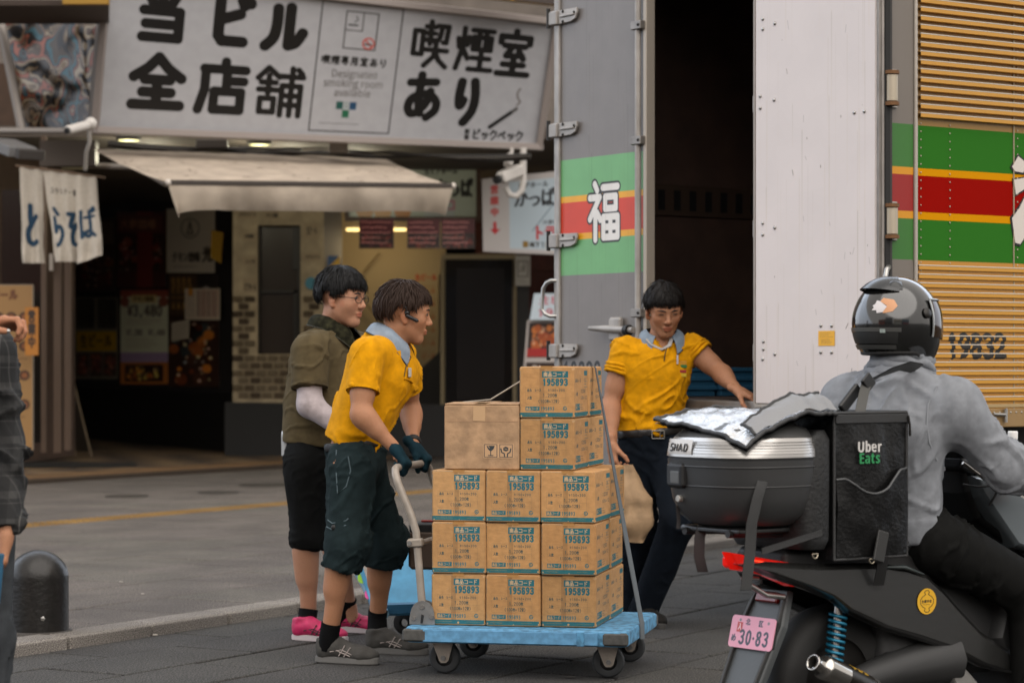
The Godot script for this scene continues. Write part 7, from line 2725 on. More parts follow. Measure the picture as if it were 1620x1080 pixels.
func head(parent: Node3D, t: Transform3D, o: Vector3, q: Dictionary) -> void:
	# t: the middle of the head, z the way it looks, x its own left
	var sc_: float = q.get("size", 1.06)
	var fat: float = q.get("fat", 0.0)
	var s := Sdf.new()
	s.k = 0.022
	s.ell(Vector3(0, 0.035, -0.012), Vector3(0.076, 0.088, 0.096))
	s.ell(Vector3(0, -0.035, 0.024), Vector3(0.06 + fat * 0.012, 0.075, 0.066))
	s.ell(Vector3(0, 0.03, 0.03), Vector3(0.066, 0.06, 0.062))
	s.ball(Vector3(0, -0.094, 0.066), 0.019 + fat * 0.006, 0.02)
	s.cone(Vector3(0.048, -0.05, 0.0), Vector3(0.016, -0.095, 0.055), 0.02, 0.018, Vector3.ZERO, 1.0, 0.02)
	s.cone(Vector3(-0.048, -0.05, 0.0), Vector3(-0.016, -0.095, 0.055), 0.02, 0.018, Vector3.ZERO, 1.0, 0.02)
	s.cone(Vector3(0, -0.07, -0.03), Vector3(0, -0.14, -0.04), 0.052, 0.055, Vector3.ZERO, 1.0, 0.03)
	for x in [-1.0, 1.0]:
		s.ball(Vector3(0.04 * x, -0.018, 0.054), 0.024 + fat * 0.006, 0.026)
		s.cone(Vector3(0.012 * x, 0.026, 0.086), Vector3(0.05 * x, 0.024, 0.066), 0.009, 0.009, Vector3.ZERO, 1.0, 0.014)
		s.ell(Vector3(0.079 * x, -0.004, -0.006), Vector3(0.01, 0.032, 0.021), Basis(Vector3.UP, 0.35 * x), 0.008)
		s.ball(Vector3(0.077 * x, -0.032, 0.0), 0.009, 0.008)
		s.ball(Vector3(0.012 * x, -0.031, 0.097), 0.008, 0.007)
		s.cut(Vector3(0.02 * x, 0.004, 0.098), Vector3(0.044 * x, 0.004, 0.084), 0.0085, 0.0085, 0.014)
		s.cut(Vector3(0.086 * x, -0.002, 0.002), Vector3(0.086 * x, 0.01, -0.004), 0.0065, 0.0065, 0.006)
	s.cone(Vector3(0, 0.014, 0.086), Vector3(0, -0.024, 0.1035), 0.008, 0.0105, Vector3.ZERO, 1.0, 0.01)
	s.ball(Vector3(0, -0.026, 0.1055), 0.0095, 0.008)
	s.ell(Vector3(0, -0.058, 0.088), Vector3(0.023, 0.0065, 0.0105), Basis(), 0.006)
	s.ell(Vector3(0, -0.069, 0.0865), Vector3(0.019, 0.0075, 0.0105), Basis(), 0.006)
	s.cut(Vector3(-0.018, -0.0632, 0.097), Vector3(0.018, -0.0632, 0.097), 0.0022, 0.0022, 0.004)
	for x in [-1.0, 1.0]:   # lids
		s.ell(Vector3(0.032 * x, 0.0075, 0.0795), Vector3(0.017, 0.0095, 0.0085), Basis(Vector3.UP, 0.3 * x), 0.012)
		s.cut(Vector3(0.022 * x, 0.0055, 0.0925), Vector3(0.043 * x, 0.0055, 0.0855), 0.0026, 0.0026, 0.003)
	var mb := s.build(0.004)
	var base := Color.WHITE
	for k in mb.v.size():
		var p := mb.v[k]
		var c := base
		var fl := fine.get_noise_3d(p.x * 30.0, p.y * 30.0, p.z * 30.0) + 0.7 * fine.get_noise_3d(p.x * 90.0, p.y * 90.0, p.z * 90.0)
		c = Color(c.r * (1.0 + 0.05 * fl), c.g * (1.0 + 0.09 * fl), c.b * (1.0 + 0.1 * fl))
		var lip := clampf(1.25 - Vector3(p.x / 0.024, (p.y + 0.063) / 0.012, (p.z - 0.095) / 0.02).length(), 0.0, 0.4) / 0.4
		c = c.lerp(Color(0.80, 0.5, 0.5), lip * 0.85)
		var ck := clampf(1.2 - Vector2((absf(p.x) - 0.042) / 0.03, (p.y + 0.025) / 0.03).length(), 0.0, 1.0) * float(p.z > 0.02)
		c = c.lerp(Color(1.0, 0.82, 0.78), ck * 0.35)
		var beard: float = q.get("beard", 0.25)
		var bd := clampf((-p.y - 0.045) / 0.03, 0.0, 1.0) * clampf((p.z + 0.01) / 0.05, 0.0, 1.0) * (1.0 - lip)
		c = c.lerp(Color(0.62, 0.6, 0.6), bd * beard)
		if absf(p.x) > 0.074:
			c = c.lerp(Color(1.0, 0.78, 0.72), 0.5)
		c.a = 1.0
		mb.c[k] = c
	var tt := t.scaled_local(Vector3.ONE * sc_)
	tt.origin -= o
	var w := MB.new()
	add_mb(w, mb, tt)
	var h := part("head", w, q.skin, parent)
	# eyes, brows
	for x in [-1.0, 1.0]:
		w = MB.new()
		var em := MB.new()
		em.ell(Transform3D(Basis(Vector3.UP, 0.3 * x) * Basis.from_scale(Vector3(0.0125, q.get("open", 0.0036), 0.006)), Vector3(0.0325 * x, 0.0055, 0.0835)), 14, 8)
		add_mb(w, em, tt)
		var eye := part("eye", w, mat(q.get("eye", "8f847d"), 0.25), h)
		w = MB.new()
		em = MB.new()
		em.ell(Transform3D(Basis.from_scale(Vector3(0.0048, q.get("open", 0.0036), 0.004)), Vector3(0.0335 * x, 0.005, 0.0865)), 10, 8)
		add_mb(w, em, tt)
		part("iris", w, mat("120c09", 0.15), eye)
		w = MB.new()
		em = MB.new()
		em.tube([Vector3(0.02 * x, 0.007, 0.0905), Vector3(0.033 * x, 0.0108, 0.0895), Vector3(0.046 * x, 0.0065, 0.083)], [0.001, 0.0017, 0.001], 5)
		add_mb(w, em, tt)
		part("lashes", w, mat("0f0c0b", 0.6), eye)
		w = MB.new()
		em = MB.new()
		em.tube([Vector3(0.012 * x, 0.024, 0.0965), Vector3(0.03 * x, 0.0275, 0.0925), Vector3(0.052 * x, 0.023, 0.0775)], [0.0026, 0.004, 0.0014], 6)
		add_mb(w, em, tt)
		part("eyebrow", w, mat(q.get("hair", "14100e"), 0.7), h)
	if q.get("glasses", false):
		w = MB.new()
		var gm := MB.new()
		for x in [-1.0, 1.0]:
			var ring := []
			for i in 17:
				var a := TAU * i / 16
				ring.append(Vector3((0.034 + cos(a) * 0.024) * x, 0.002 + sin(a) * 0.016, 0.104 - absf(0.034 + cos(a) * 0.024) * 0.13))
			gm.tube(ring, 0.0016, 6, false)
			gm.tube([Vector3(0.058 * x, 0.006, 0.097), Vector3(0.078 * x, 0.008, 0.07), Vector3(0.083 * x, 0.008, 0.0), Vector3(0.081 * x, -0.008, -0.02)], 0.0018, 6)
		gm.tube([Vector3(-0.011, 0.004, 0.104), Vector3(0, 0.007, 0.108), Vector3(0.011, 0.004, 0.104)], 0.0014, 6)
		add_mb(w, gm, tt)
		part("glasses", w, mat("141416", 0.3, 0.3), h)
	hair(h, tt, q)

func hair(parent: Node, tt: Transform3D, q: Dictionary) -> void:
	var C0 := Vector3(0, 0.03, -0.012)
	var R := Vector3(0.079, 0.092, 0.1)
	var bang: float = q.get("bang", 82.0)
	var nape: float = q.get("nape", 122.0)
	var lift: float = q.get("lift", 0.012)
	var ends := func(phi: float) -> float:   # how far down the hair reaches, by the angle from the face
		var a := absf(phi)
		if a < 48.0: return bang
		if a < 66.0: return lerpf(bang, 99.0, (a - 48.0) / 18.0)
		if a < 84.0: return lerpf(99.0, 106.0, (a - 66.0) / 18.0)
		if a < 96.0: return lerpf(106.0, 84.0, (a - 84.0) / 12.0)
		if a < 116.0: return lerpf(84.0, nape - 8.0, (a - 96.0) / 20.0)
		return nape
	var at := func(phi: float, th: float, off: float) -> Vector3:
		var f := deg_to_rad(phi); var e := deg_to_rad(th)
		var d := Vector3(sin(e) * sin(f), cos(e), sin(e) * cos(f))
		return C0 + d * (R + Vector3.ONE * off)
	var mb := MB.new()
	var rows := []
	for j in 15:
		var row := []
		for i in 49:
			var phi := -180.0 + 7.5 * i
			var th: float = (ends.call(phi) - 3.0) * j / 14.0
			row.append(at.call(phi, th, (lift * 0.8 + fine.get_noise_2d(i * 0.9, j * 0.4) * 0.002) * (1.0 if j < 13 else 0.5)))
		rows.append(row)
	mb.grid(rows, false, C0)
	var rg := RandomNumberGenerator.new()
	rg.seed = q.get("seed", 1)
	var part_at: float = q.get("part", 0.0)
	for k in int(q.get("locks", 620) * 1.7):
		var phi := rg.randf_range(-180, 180)
		if rg.randf() < 0.3:
			phi = rg.randf_range(-60, 60)
		var te: float = ends.call(phi)
		var th1 := te + rg.randf_range(-9.0, 7.0) if rg.randf() < 0.45 else rg.randf_range(22.0, te)
		var th0 := maxf(2.0, th1 - rg.randf_range(26.0, 48.0))
		var wv := rg.randf_range(-9.0, 9.0) + part_at * (1.0 if absf(phi) < 70.0 else 0.2)
		var up := rg.randf_range(0.0, 1.0) * float(q.get("choppy", 0.3))
		var pts := []
		var rad := []
		for i in 6:
			var u := i / 5.0
			var th := lerpf(th0, th1, u)
			pts.append(at.call(phi + wv * u * u / maxf(0.35, sin(deg_to_rad(th))), th, lift * (0.75 + 0.35 * sin(u * PI)) + up * 0.014 * u))
			rad.append(lerpf(0.0046, 0.0007, pow(u, 1.5)) * rg.randf_range(0.85, 1.15))
		var nn: Vector3 = ((pts[0] as Vector3) - C0).normalized()
		mb.tube(pts, rad, 5, false, 0.5, nn)
	for k in 110:   # loose strands
		var phi := rg.randf_range(-180, 180)
		var th1 := minf(ends.call(phi) + rg.randf_range(-12.0, 9.0), rg.randf_range(30.0, 130.0))
		var th0 := maxf(4.0, th1 - rg.randf_range(20.0, 40.0))
		var pts := []
		for i in 6:
			var u := i / 5.0
			pts.append(at.call(phi + rg.randf_range(-1.0, 1.0) + 10.0 * u * sin(k * 1.7), lerpf(th0, th1, u), lift + 0.003 + rg.randf_range(0.004, 0.012) * u))
		mb.tube(pts, [0.0012, 0.0014, 0.0013, 0.0011, 0.0008, 0.0004], 4, false)
	var w := MB.new()
	add_mb(w, mb, tt)
	var m := mat(q.get("hair", "14100e"), q.get("gloss", 0.42) + 0.08, 0.0)
	m.metallic_specular = 0.28
	part("hair", w, m, parent)

func hand(t: Transform3D, side: float, curls: Array, thumb: float, spread := 1.0, fat := 0.0) -> MB:
	# t: the wrist, y towards the fingers, z out of the palm; side +1 is a right hand
	var s := Sdf.new()
	s.k = 0.016
	s.cone(Vector3(0, -0.03, 0), Vector3(0, 0.02, 0), 0.026 + fat, 0.026 + fat, Vector3(0, 0, 1), 0.8)
	var xs := [0.029, 0.0105, -0.009, -0.027]
	var ys := [0.088, 0.092, 0.088, 0.08]
	var lens := [[0.04, 0.025, 0.019], [0.045, 0.028, 0.02], [0.041, 0.026, 0.019], [0.032, 0.019, 0.016]]
	for i in 4:
		var b := Vector3(xs[i] * side, ys[i], 0)
		s.cone(Vector3(xs[i] * 0.6 * side, 0.012, 0), b, 0.016 + fat, 0.0115 + fat, Vector3.ZERO, 1.0, 0.016)
		var c: Array = curls[i]
		var a := 0.0
		var p := b
		var r := 0.0095 + fat
		for k in 3:
			a += deg_to_rad(c[k])
			var d := Vector3((xs[i] * 0.06 * spread) / 0.03 * side * cos(a), cos(a), sin(a)).normalized()
			var e: Vector3 = p + d * lens[i][k]
			s.cone(p, e, r, r - 0.0009, Vector3.ZERO, 1.0, 0.004 if k else 0.009)
			p = e
			r -= 0.0009
	var th := deg_to_rad(thumb)
	var t0 := Vector3(0.02 * side, 0.018, 0.006)
	var t1 := t0 + Vector3(0.026 * side, 0.03, 0.012)
	var t2 := t1 + Vector3(0.018 * side * cos(th), 0.026, 0.022 * sin(th) + 0.006)
	var t3 := t2 + Vector3(0.006 * side * cos(th * 1.6), 0.022, 0.016 * sin(th))
	s.cone(t0, t1, 0.017 + fat, 0.0125 + fat, Vector3.ZERO, 1.0, 0.014)
	s.cone(t1, t2, 0.0115 + fat, 0.0105 + fat, Vector3.ZERO, 1.0, 0.005)
	s.cone(t2, t3, 0.0105 + fat, 0.009 + fat, Vector3.ZERO, 1.0, 0.004)
	var mb := s.build(0.0032)
	for k in mb.v.size():
		var p := mb.v[k]
		var c := Color.WHITE * (1.0 + 0.06 * fine.get_noise_3d(p.x * 40, p.y * 40, p.z * 40))
		if p.y > 0.07:
			c = c.lerp(Color(1.0, 0.86, 0.82), 0.4)
		c.a = 1.0
		mb.c[k] = c
	var w := MB.new()
	add_mb(w, mb, t)
	return w

func hand_frame(o: Vector3, fingers: Vector3, palm: Vector3) -> Transform3D:
	var y := fingers.normalized()
	var z := (palm - y * palm.dot(y)).normalized()
	return Transform3D(Basis(y.cross(z), y, z), o)

func shoe(parent: Node3D, heel: Vector3, dir: Vector3, o: Vector3, upper: Material, sole: Material, mark: Material, size := 0.285, tilt := 0.0) -> void:
	# heel: the back of the heel on the ground
	var z := dir.normalized()
	var x := Vector3.UP.cross(z).normalized()
	var t := Transform3D(Basis(x, Vector3.UP, z) * Basis(Vector3(1, 0, 0), tilt), heel - o)
	t = t.scaled_local(Vector3.ONE * size / 0.285)
	var s := Sdf.new()
	s.k = 0.03
	s.ell(Vector3(0, 0.055, 0.045), Vector3(0.037, 0.046, 0.043))
	s.cone(Vector3(0, 0.075, 0.05), Vector3(0, 0.105, 0.048), 0.039, 0.043, Vector3(1, 0, 0), 0.85, 0.02, false, true)
	s.cone(Vector3(0, 0.06, 0.1), Vector3(0, 0.04, 0.2), 0.042, 0.036, Vector3(0, 1, 0), 0.9)
	s.ell(Vector3(0.004, 0.036, 0.215), Vector3(0.047, 0.032, 0.066))
	s.ball(Vector3(0, 0.072, 0.105), 0.03)
	s.trim(Vector3(0, 0.016, 0), Vector3.DOWN)
	var mb := s.build(0.006)
	folds(mb, 0.002, 30.0, 30.0, 4, Vector3.UP, true)
	var w := MB.new()
	add_mb(w, mb, t)
	var sh := part("shoe", w, upper, parent)
	var out := PackedVector2Array()
	for k in 28:
		var a := TAU * k / 28
		var zz := 0.141 - cos(a) * 0.143
		var half := 0.036 + 0.014 * smoothstep(0.1, 0.22, zz)
		out.append(Vector2(signf(sin(a)) * pow(absf(sin(a)), 0.75) * half + 0.002, zz))
	mb = MB.new()
	mb.prism(out, Transform3D(Basis(Vector3(1, 0, 0), Vector3(0, 0, 1), Vector3(0, -1, 0)), Vector3(0, 0.03, 0)), 0.03, 0.006)
	w = MB.new()
	add_mb(w, mb, t)
	part("sole", w, sole, sh)
	mb = MB.new()
	for k in 5:
		var zz := 0.105 + k * 0.018
		var y := 0.108 - k * 0.0095
		mb.tube([Vector3(-0.026, y - 0.016, zz + 0.006), Vector3(0, y, zz), Vector3(0.026, y - 0.016, zz + 0.006)], 0.003, 5)
	w = MB.new()
	add_mb(w, mb, t)
	part("laces", w, mark, sh)
	mb = MB.new()
	for sd in [-1.0, 1.0]:
		for e in [[[0.145, 0.078], [0.12, 0.034]], [[0.17, 0.07], [0.142, 0.032]], [[0.17, 0.034], [0.125, 0.05], [0.075, 0.074]], [[0.18, 0.04], [0.13, 0.06], [0.08, 0.05]]]:
			var pts := []
			for p in e:
				pts.append(Vector3(sd * (0.043 - absf(p[1] - 0.035) * 0.16), p[1], p[0]))
			mb.tube(pts, 0.0042, 5, true, 0.7)
	w = MB.new()
	add_mb(w, mb, t)
	part("side_mark", w, mark, sh)

func collar(parent: Node3D, c: Vector3, up: Vector3, f: Vector3, o: Vector3, m: Material, edge: Material, open := 22.0, r := 0.068) -> void:
	var x := up.cross(f).normalized()
	f = x.cross(up).normalized()
	var rows := []
	for j in 6:
		var row := []
		for i in 41:
			var a := deg_to_rad(lerpf(open, 360.0 - open, i / 40.0))
			var front := maxf(0.0, cos(a))
			var u := j / 5.0
			var rr := r + 0.04 * u + 0.01 * sin(u * PI) + 0.014 * front * u
			var hgt := 0.046 - 0.03 * front - u * (0.062 + 0.035 * pow(front, 3.0)) + 0.012 * sin(u * PI)
			row.append(c + (f * cos(a) * 1.05 + x * sin(a)) * rr + up * hgt - o)
		rows.append(row)
	var mb := MB.new()
	mb.grid(rows, false, c - o - up * 0.2)
	var under := []
	for row in rows:
		var r2 := []
		for p in row:
			r2.append(p - (p - (c - o)).normalized() * 0.004)
		under.append(r2)
	mb.grid(under, false, c - o - up * 0.2)
	var co := part("collar", mb, m, parent)
	mb = MB.new()
	mb.tube(rows[5], 0.0028, 6)
	part("piping", mb, edge, co)

func figure(label: String, at: Vector3) -> Node3D:
	return thing("person", label, "person", at)

func people() -> void:
	pushing_man()
	olive_man()
	lorry_man()
	rider()
	passer_by()


func pushing_man() -> void:
	var o := Vector3(P(560, 1040, 10.5).x, 0, -10.5)
	var root := figure("man in a yellow polo shirt and rolled dark trousers pushing the trolley", o)
	var f := Vector3(0.985, 0, 0.17).normalized()
	var j := {"fwd": f, "hipR": P(556, 738, 10.30), "hipL": P(572, 738, 10.50), "pelvis": P(562, 712, 10.4), "waist": P(576, 655, 10.4), "chest": P(600, 590, 10.4), "neck": P(616, 545, 10.4), "top": P(632, 520, 10.4),
		"shR": P(580, 560, 10.21), "shL": P(632, 562, 10.58), "elR": P(570, 655, 10.13), "elL": P(650, 648, 10.72), "knR": P(546, 858, 10.28), "knL": P(608, 855, 10.62), "anR": P(520, 1008, 10.33), "anL": P(596, 985, 10.72), "arm": 0.97}
	var bar_n := Transform3D(Basis(Vector3.UP, deg_to_rad(-12.0)), Vector3(0.094, 0, -10.18))
	var gr := bar_n * Vector3(-0.534, 0.84, 0.17); var gl := bar_n * Vector3(-0.534, 0.84, -0.21)
	var a := bar_n.basis.x
	var hr := hand_frame(Vector3.ZERO, a * 0.62 + Vector3(0, -0.78, 0), Vector3(0, -0.6, 0) - a * 0.75)
	var hl := hand_frame(Vector3.ZERO, a * 0.75 + Vector3(0, -0.66, 0), Vector3(0, -0.75, 0) - a * 0.65)
	hr.origin = gr - hr.basis * Vector3(0, 0.082, 0.029); hl.origin = gl - hl.basis * Vector3(0, 0.082, 0.029)
	j.wrR = hr.origin; j.wrL = hl.origin
	var skin := skin_mat("a87758")
	var s := Sdf.new()
	limbs(s, j, 1.0)
	part("body", shifted(s.build(0.011), o), skin, root)
	# gloves
	var glove := cloth("16303a", 0.8)
	var fist := [[62, 88, 50], [66, 90, 50], [66, 90, 50], [64, 88, 48]]
	part("glove", shifted(hand(hr, 1.0, fist, 60.0, 0.5, 0.0022), o), glove, root)
	part("glove", shifted(hand(hl, -1.0, fist, 60.0, 0.5, 0.0022), o), glove, root)
	var mb := MB.new()
	var wl: Vector3 = j.wrL; var dl: Vector3 = (j.elL - wl).normalized()
	mb.cyl(wl + dl * 0.015 - o, wl + dl * 0.042 - o, 0.034, 14, 0.004)
	part("watch_band", mb, M.black, root)
	# shirt
	s = Sdf.new()
	s.k = 0.06
	var hem := P(556, 704, 10.4)
	s.cone(j.chest, hem, 0.163, 0.13, f, 0.84, 0.06, false, true)
	s.cone(P(582, 640, 10.38), hem, 0.14, 0.132, f, 0.86, 0.06, false, true)
	s.cone(j.chest, j.neck + (j.top - j.neck) * 0.2, 0.145, 0.07, f, 0.85, -1.0, false, true)
	s.cone(P(598, 556, 10.28), P(628, 558, 10.52), 0.07, 0.07)
	s.ball(P(622, 598, 10.42), 0.105, 0.06)
	var cuffR: Vector3 = (j.shR as Vector3).lerp(j.elR, 0.62); var cuffL: Vector3 = (j.shL as Vector3).lerp(j.elL, 0.62)
	s.cone(j.shR, cuffR, 0.074, 0.07, Vector3.ZERO, 1.0, 0.04, false, true)
	s.cone(j.shL, cuffL, 0.074, 0.07, Vector3.ZERO, 1.0, 0.04, false, true)
	s.cut(j.neck + f * 0.1 + Vector3(0, 0.02, 0), j.neck + f * 0.135 - Vector3(0, 0.06, 0), 0.044, 0.01, 0.004)
	mb = s.build(0.0085)
	folds(mb, 0.012, 1.5, 5.0, 31, Vector3(0.45, 0.85, 0.2), true)
	folds(mb, 0.008, 1.2, 6.0, 8, Vector3(0.75, -0.55, 0.3))
	folds(mb, 0.005, 1.4, 9.0, 88, Vector3(0.4, 0.9, 0.2))
	var yellow := cloth("d89606", 0.8)
	var shirt_mb := mb
	var shirt := part("shirt", shifted(mb, o), yellow, root)
	for e in [[cuffR, j.shR, 0.0715], [cuffL, j.shL, 0.0715]]:
		mb = MB.new()
		var d: Vector3 = (e[1] - e[0]).normalized()
		mb.tube([e[0] - o - d * 0.002, e[0] - o + d * 0.024], e[2], 28, false)
		mb.tube([e[0] - o + d * 0.025, e[0] - o + d * 0.028], e[2] + 0.0005, 28, false)
		part("cuff", mb, yellow, shirt)
	collar(shirt, j.neck + (j.top - j.neck) * 0.28, (j.top - j.neck).normalized().lerp(Vector3.UP, 0.2).normalized(), f, o, cloth("8d9aa8", 0.8), mat("22303a", 0.7), 24.0, 0.074)
	# placket and pocket
	var ln := []
	for q in [[652, 549], [650, 565], [645, 580], [640, 595]]:
		var h := pick(shirt_mb, q[0], q[1], o)
		ln.append(h[0] + h[1] * 0.002)
	mb = MB.new()
	mb.tube(ln, 0.0022, 6)
	part("placket", mb, mat("4a3a12", 0.8), shirt)
	ln = []
	for q in [[640, 598], [648, 602], [656, 604]]:
		var h := pick(shirt_mb, q[0], q[1], o)
		ln.append(h[0] + h[1] * 0.003)
	mb = MB.new()
	mb.tube(ln, 0.004, 6)
	part("pocket", mb, cloth("c48605"), shirt)
	mb = MB.new()
	var hp := pick(shirt_mb, 647, 588, o)
	mb.box(Transform3D(Basis(Vector3.UP, 1.1), hp[0] + hp[1] * 0.006), Vector3(0.022, 0.04, 0.006), 0.002)
	part("name_tag", mb, mat("a8a49c", 0.4), shirt)
	# trousers, rolled below the knee
	s = Sdf.new()
	s.k = 0.05
	s.cone(P(562, 704, 10.4), P(562, 730, 10.4), 0.149, 0.142, f, 0.86, 0.05, true, false)
	for e in ["L", "R"]:
		var hpj: Vector3 = j["hip" + e]; var kn: Vector3 = j["kn" + e]; var an: Vector3 = j["an" + e]
		var low := kn.lerp(an, 0.26)
		s.cone(hpj, kn, 0.110, 0.094, Vector3.ZERO, 1.0, 0.04)
		s.cone(kn + f * 0.012, low, 0.095, 0.084, Vector3.ZERO, 1.0, 0.04, false, true)
		s.cone(kn.lerp(an, 0.17), low + (an - kn) * 0.02, 0.09, 0.086, Vector3.ZERO, 1.0, 0.01, true, true)
	mb = s.build(0.0095)
	folds(mb, 0.014, 2.0, 5.0, 12, Vector3(0.25, 1, 0.1), true)
	folds(mb, 0.008, 1.6, 6.0, 22, Vector3(0.5, 0.85, 0.2))
	folds(mb, 0.005, 3.0, 12.0, 17, Vector3(1, 0.15, 0.3))
	var tm := cloth("232f31", 0.9)
	var trousers_mb := mb
	var tr := part("trousers", shifted(mb, o), tm, root)
	var seam := mat("46555a", 0.85)
	for line in [[[552, 722], [556, 745], [548, 768], [534, 780], [531, 750], [531, 712]], [[507, 824], [524, 828], [548, 824], [552, 818]], [[509, 830], [524, 836], [548, 830]]]:
		ln = []
		for q in line:
			var h := pick(trousers_mb, q[0], q[1], o)
			ln.append(h[0] + h[1] * 0.001)
		mb = MB.new()
		mb.tube(ln, 0.003, 6)
		part("seam", mb, seam, tr)
	mb = MB.new()
	var hb := pick(trousers_mb, 527, 834, o)
	mb.ell(Transform3D(Basis.from_scale(Vector3(0.012, 0.012, 0.006)), hb[0]), 10, 8)
	part("button", mb, M.black, tr)
	s = Sdf.new()
	s.cone(P(561, 697, 10.4), P(562, 710, 10.4), 0.153, 0.152, f, 0.86, 0.01, true, true)
	part("belt", shifted(s.build(0.009), o), M.black, root)
	# shoes and socks
	var sock := cloth("0f0f10")
	for e in [["R", P(499, 1042, 10.36), Vector3(0.95, 0, 0.3)], ["L", P(577, 1024, 10.68), Vector3(0.96, 0, 0.22)]]:
		var an: Vector3 = j["an" + e[0]]
		var heel: Vector3 = e[1]
		heel.y = 0.0
		shoe(root, heel, e[2], o, cloth("4d4b48", 0.8), mat("605e5b", 0.7), mat("8f8580", 0.7), 0.292)
		mb = MB.new()
		var foot := heel + (e[2] as Vector3).normalized() * 0.06 + Vector3(0, 0.06, 0)
		mb.tube([foot - o, foot.lerp(an, 0.6) - o, an.lerp(j["kn" + e[0]], 0.06) - o, an.lerp(j["kn" + e[0]], 0.15) - o], [0.043, 0.0445, 0.042, 0.043], 16)
		part("sock", mb, sock, root)
	# head in profile, with a headset
	var fw := Vector3(0.985, -0.1, -0.14).normalized()
	var up := Vector3(0.14, 1, 0).normalized()
	var xx := up.cross(fw).normalized()
	var ht := Transform3D(Basis(xx, fw.cross(xx), fw), P(640, 497, 10.38))
	head(root, ht, o, {"skin": skin, "hair": "2a1d16", "bang": 78.0, "choppy": 0.9, "locks": 760, "seed": 3, "gloss": 0.5, "lift": 0.014, "nape": 124.0, "beard": 0.3})
	mb = MB.new()
	var e0 := ht * Vector3(-0.088, -0.005, 0.004) * 1.0
	mb.box(Transform3D(ht.basis * Basis(Vector3(1, 0, 0), 0.35), ht * (Vector3(-0.094, -0.014, 0.022) * 1.06) - o), Vector3(0.014, 0.016, 0.062), 0.006)
	mb.ell(Transform3D(Basis.from_scale(Vector3(0.011, 0.011, 0.011)), ht * (Vector3(-0.09, 0.006, 0.0) * 1.06) - o), 10, 8)
	mb.tube([ht * (Vector3(-0.094, 0.0, 0.0) * 1.06) - o, ht * (Vector3(-0.096, 0.028, -0.008) * 1.06) - o, ht * (Vector3(-0.092, 0.036, -0.02) * 1.06) - o], 0.003, 6)
	part("headset", mb, mat("141416", 0.25), root)


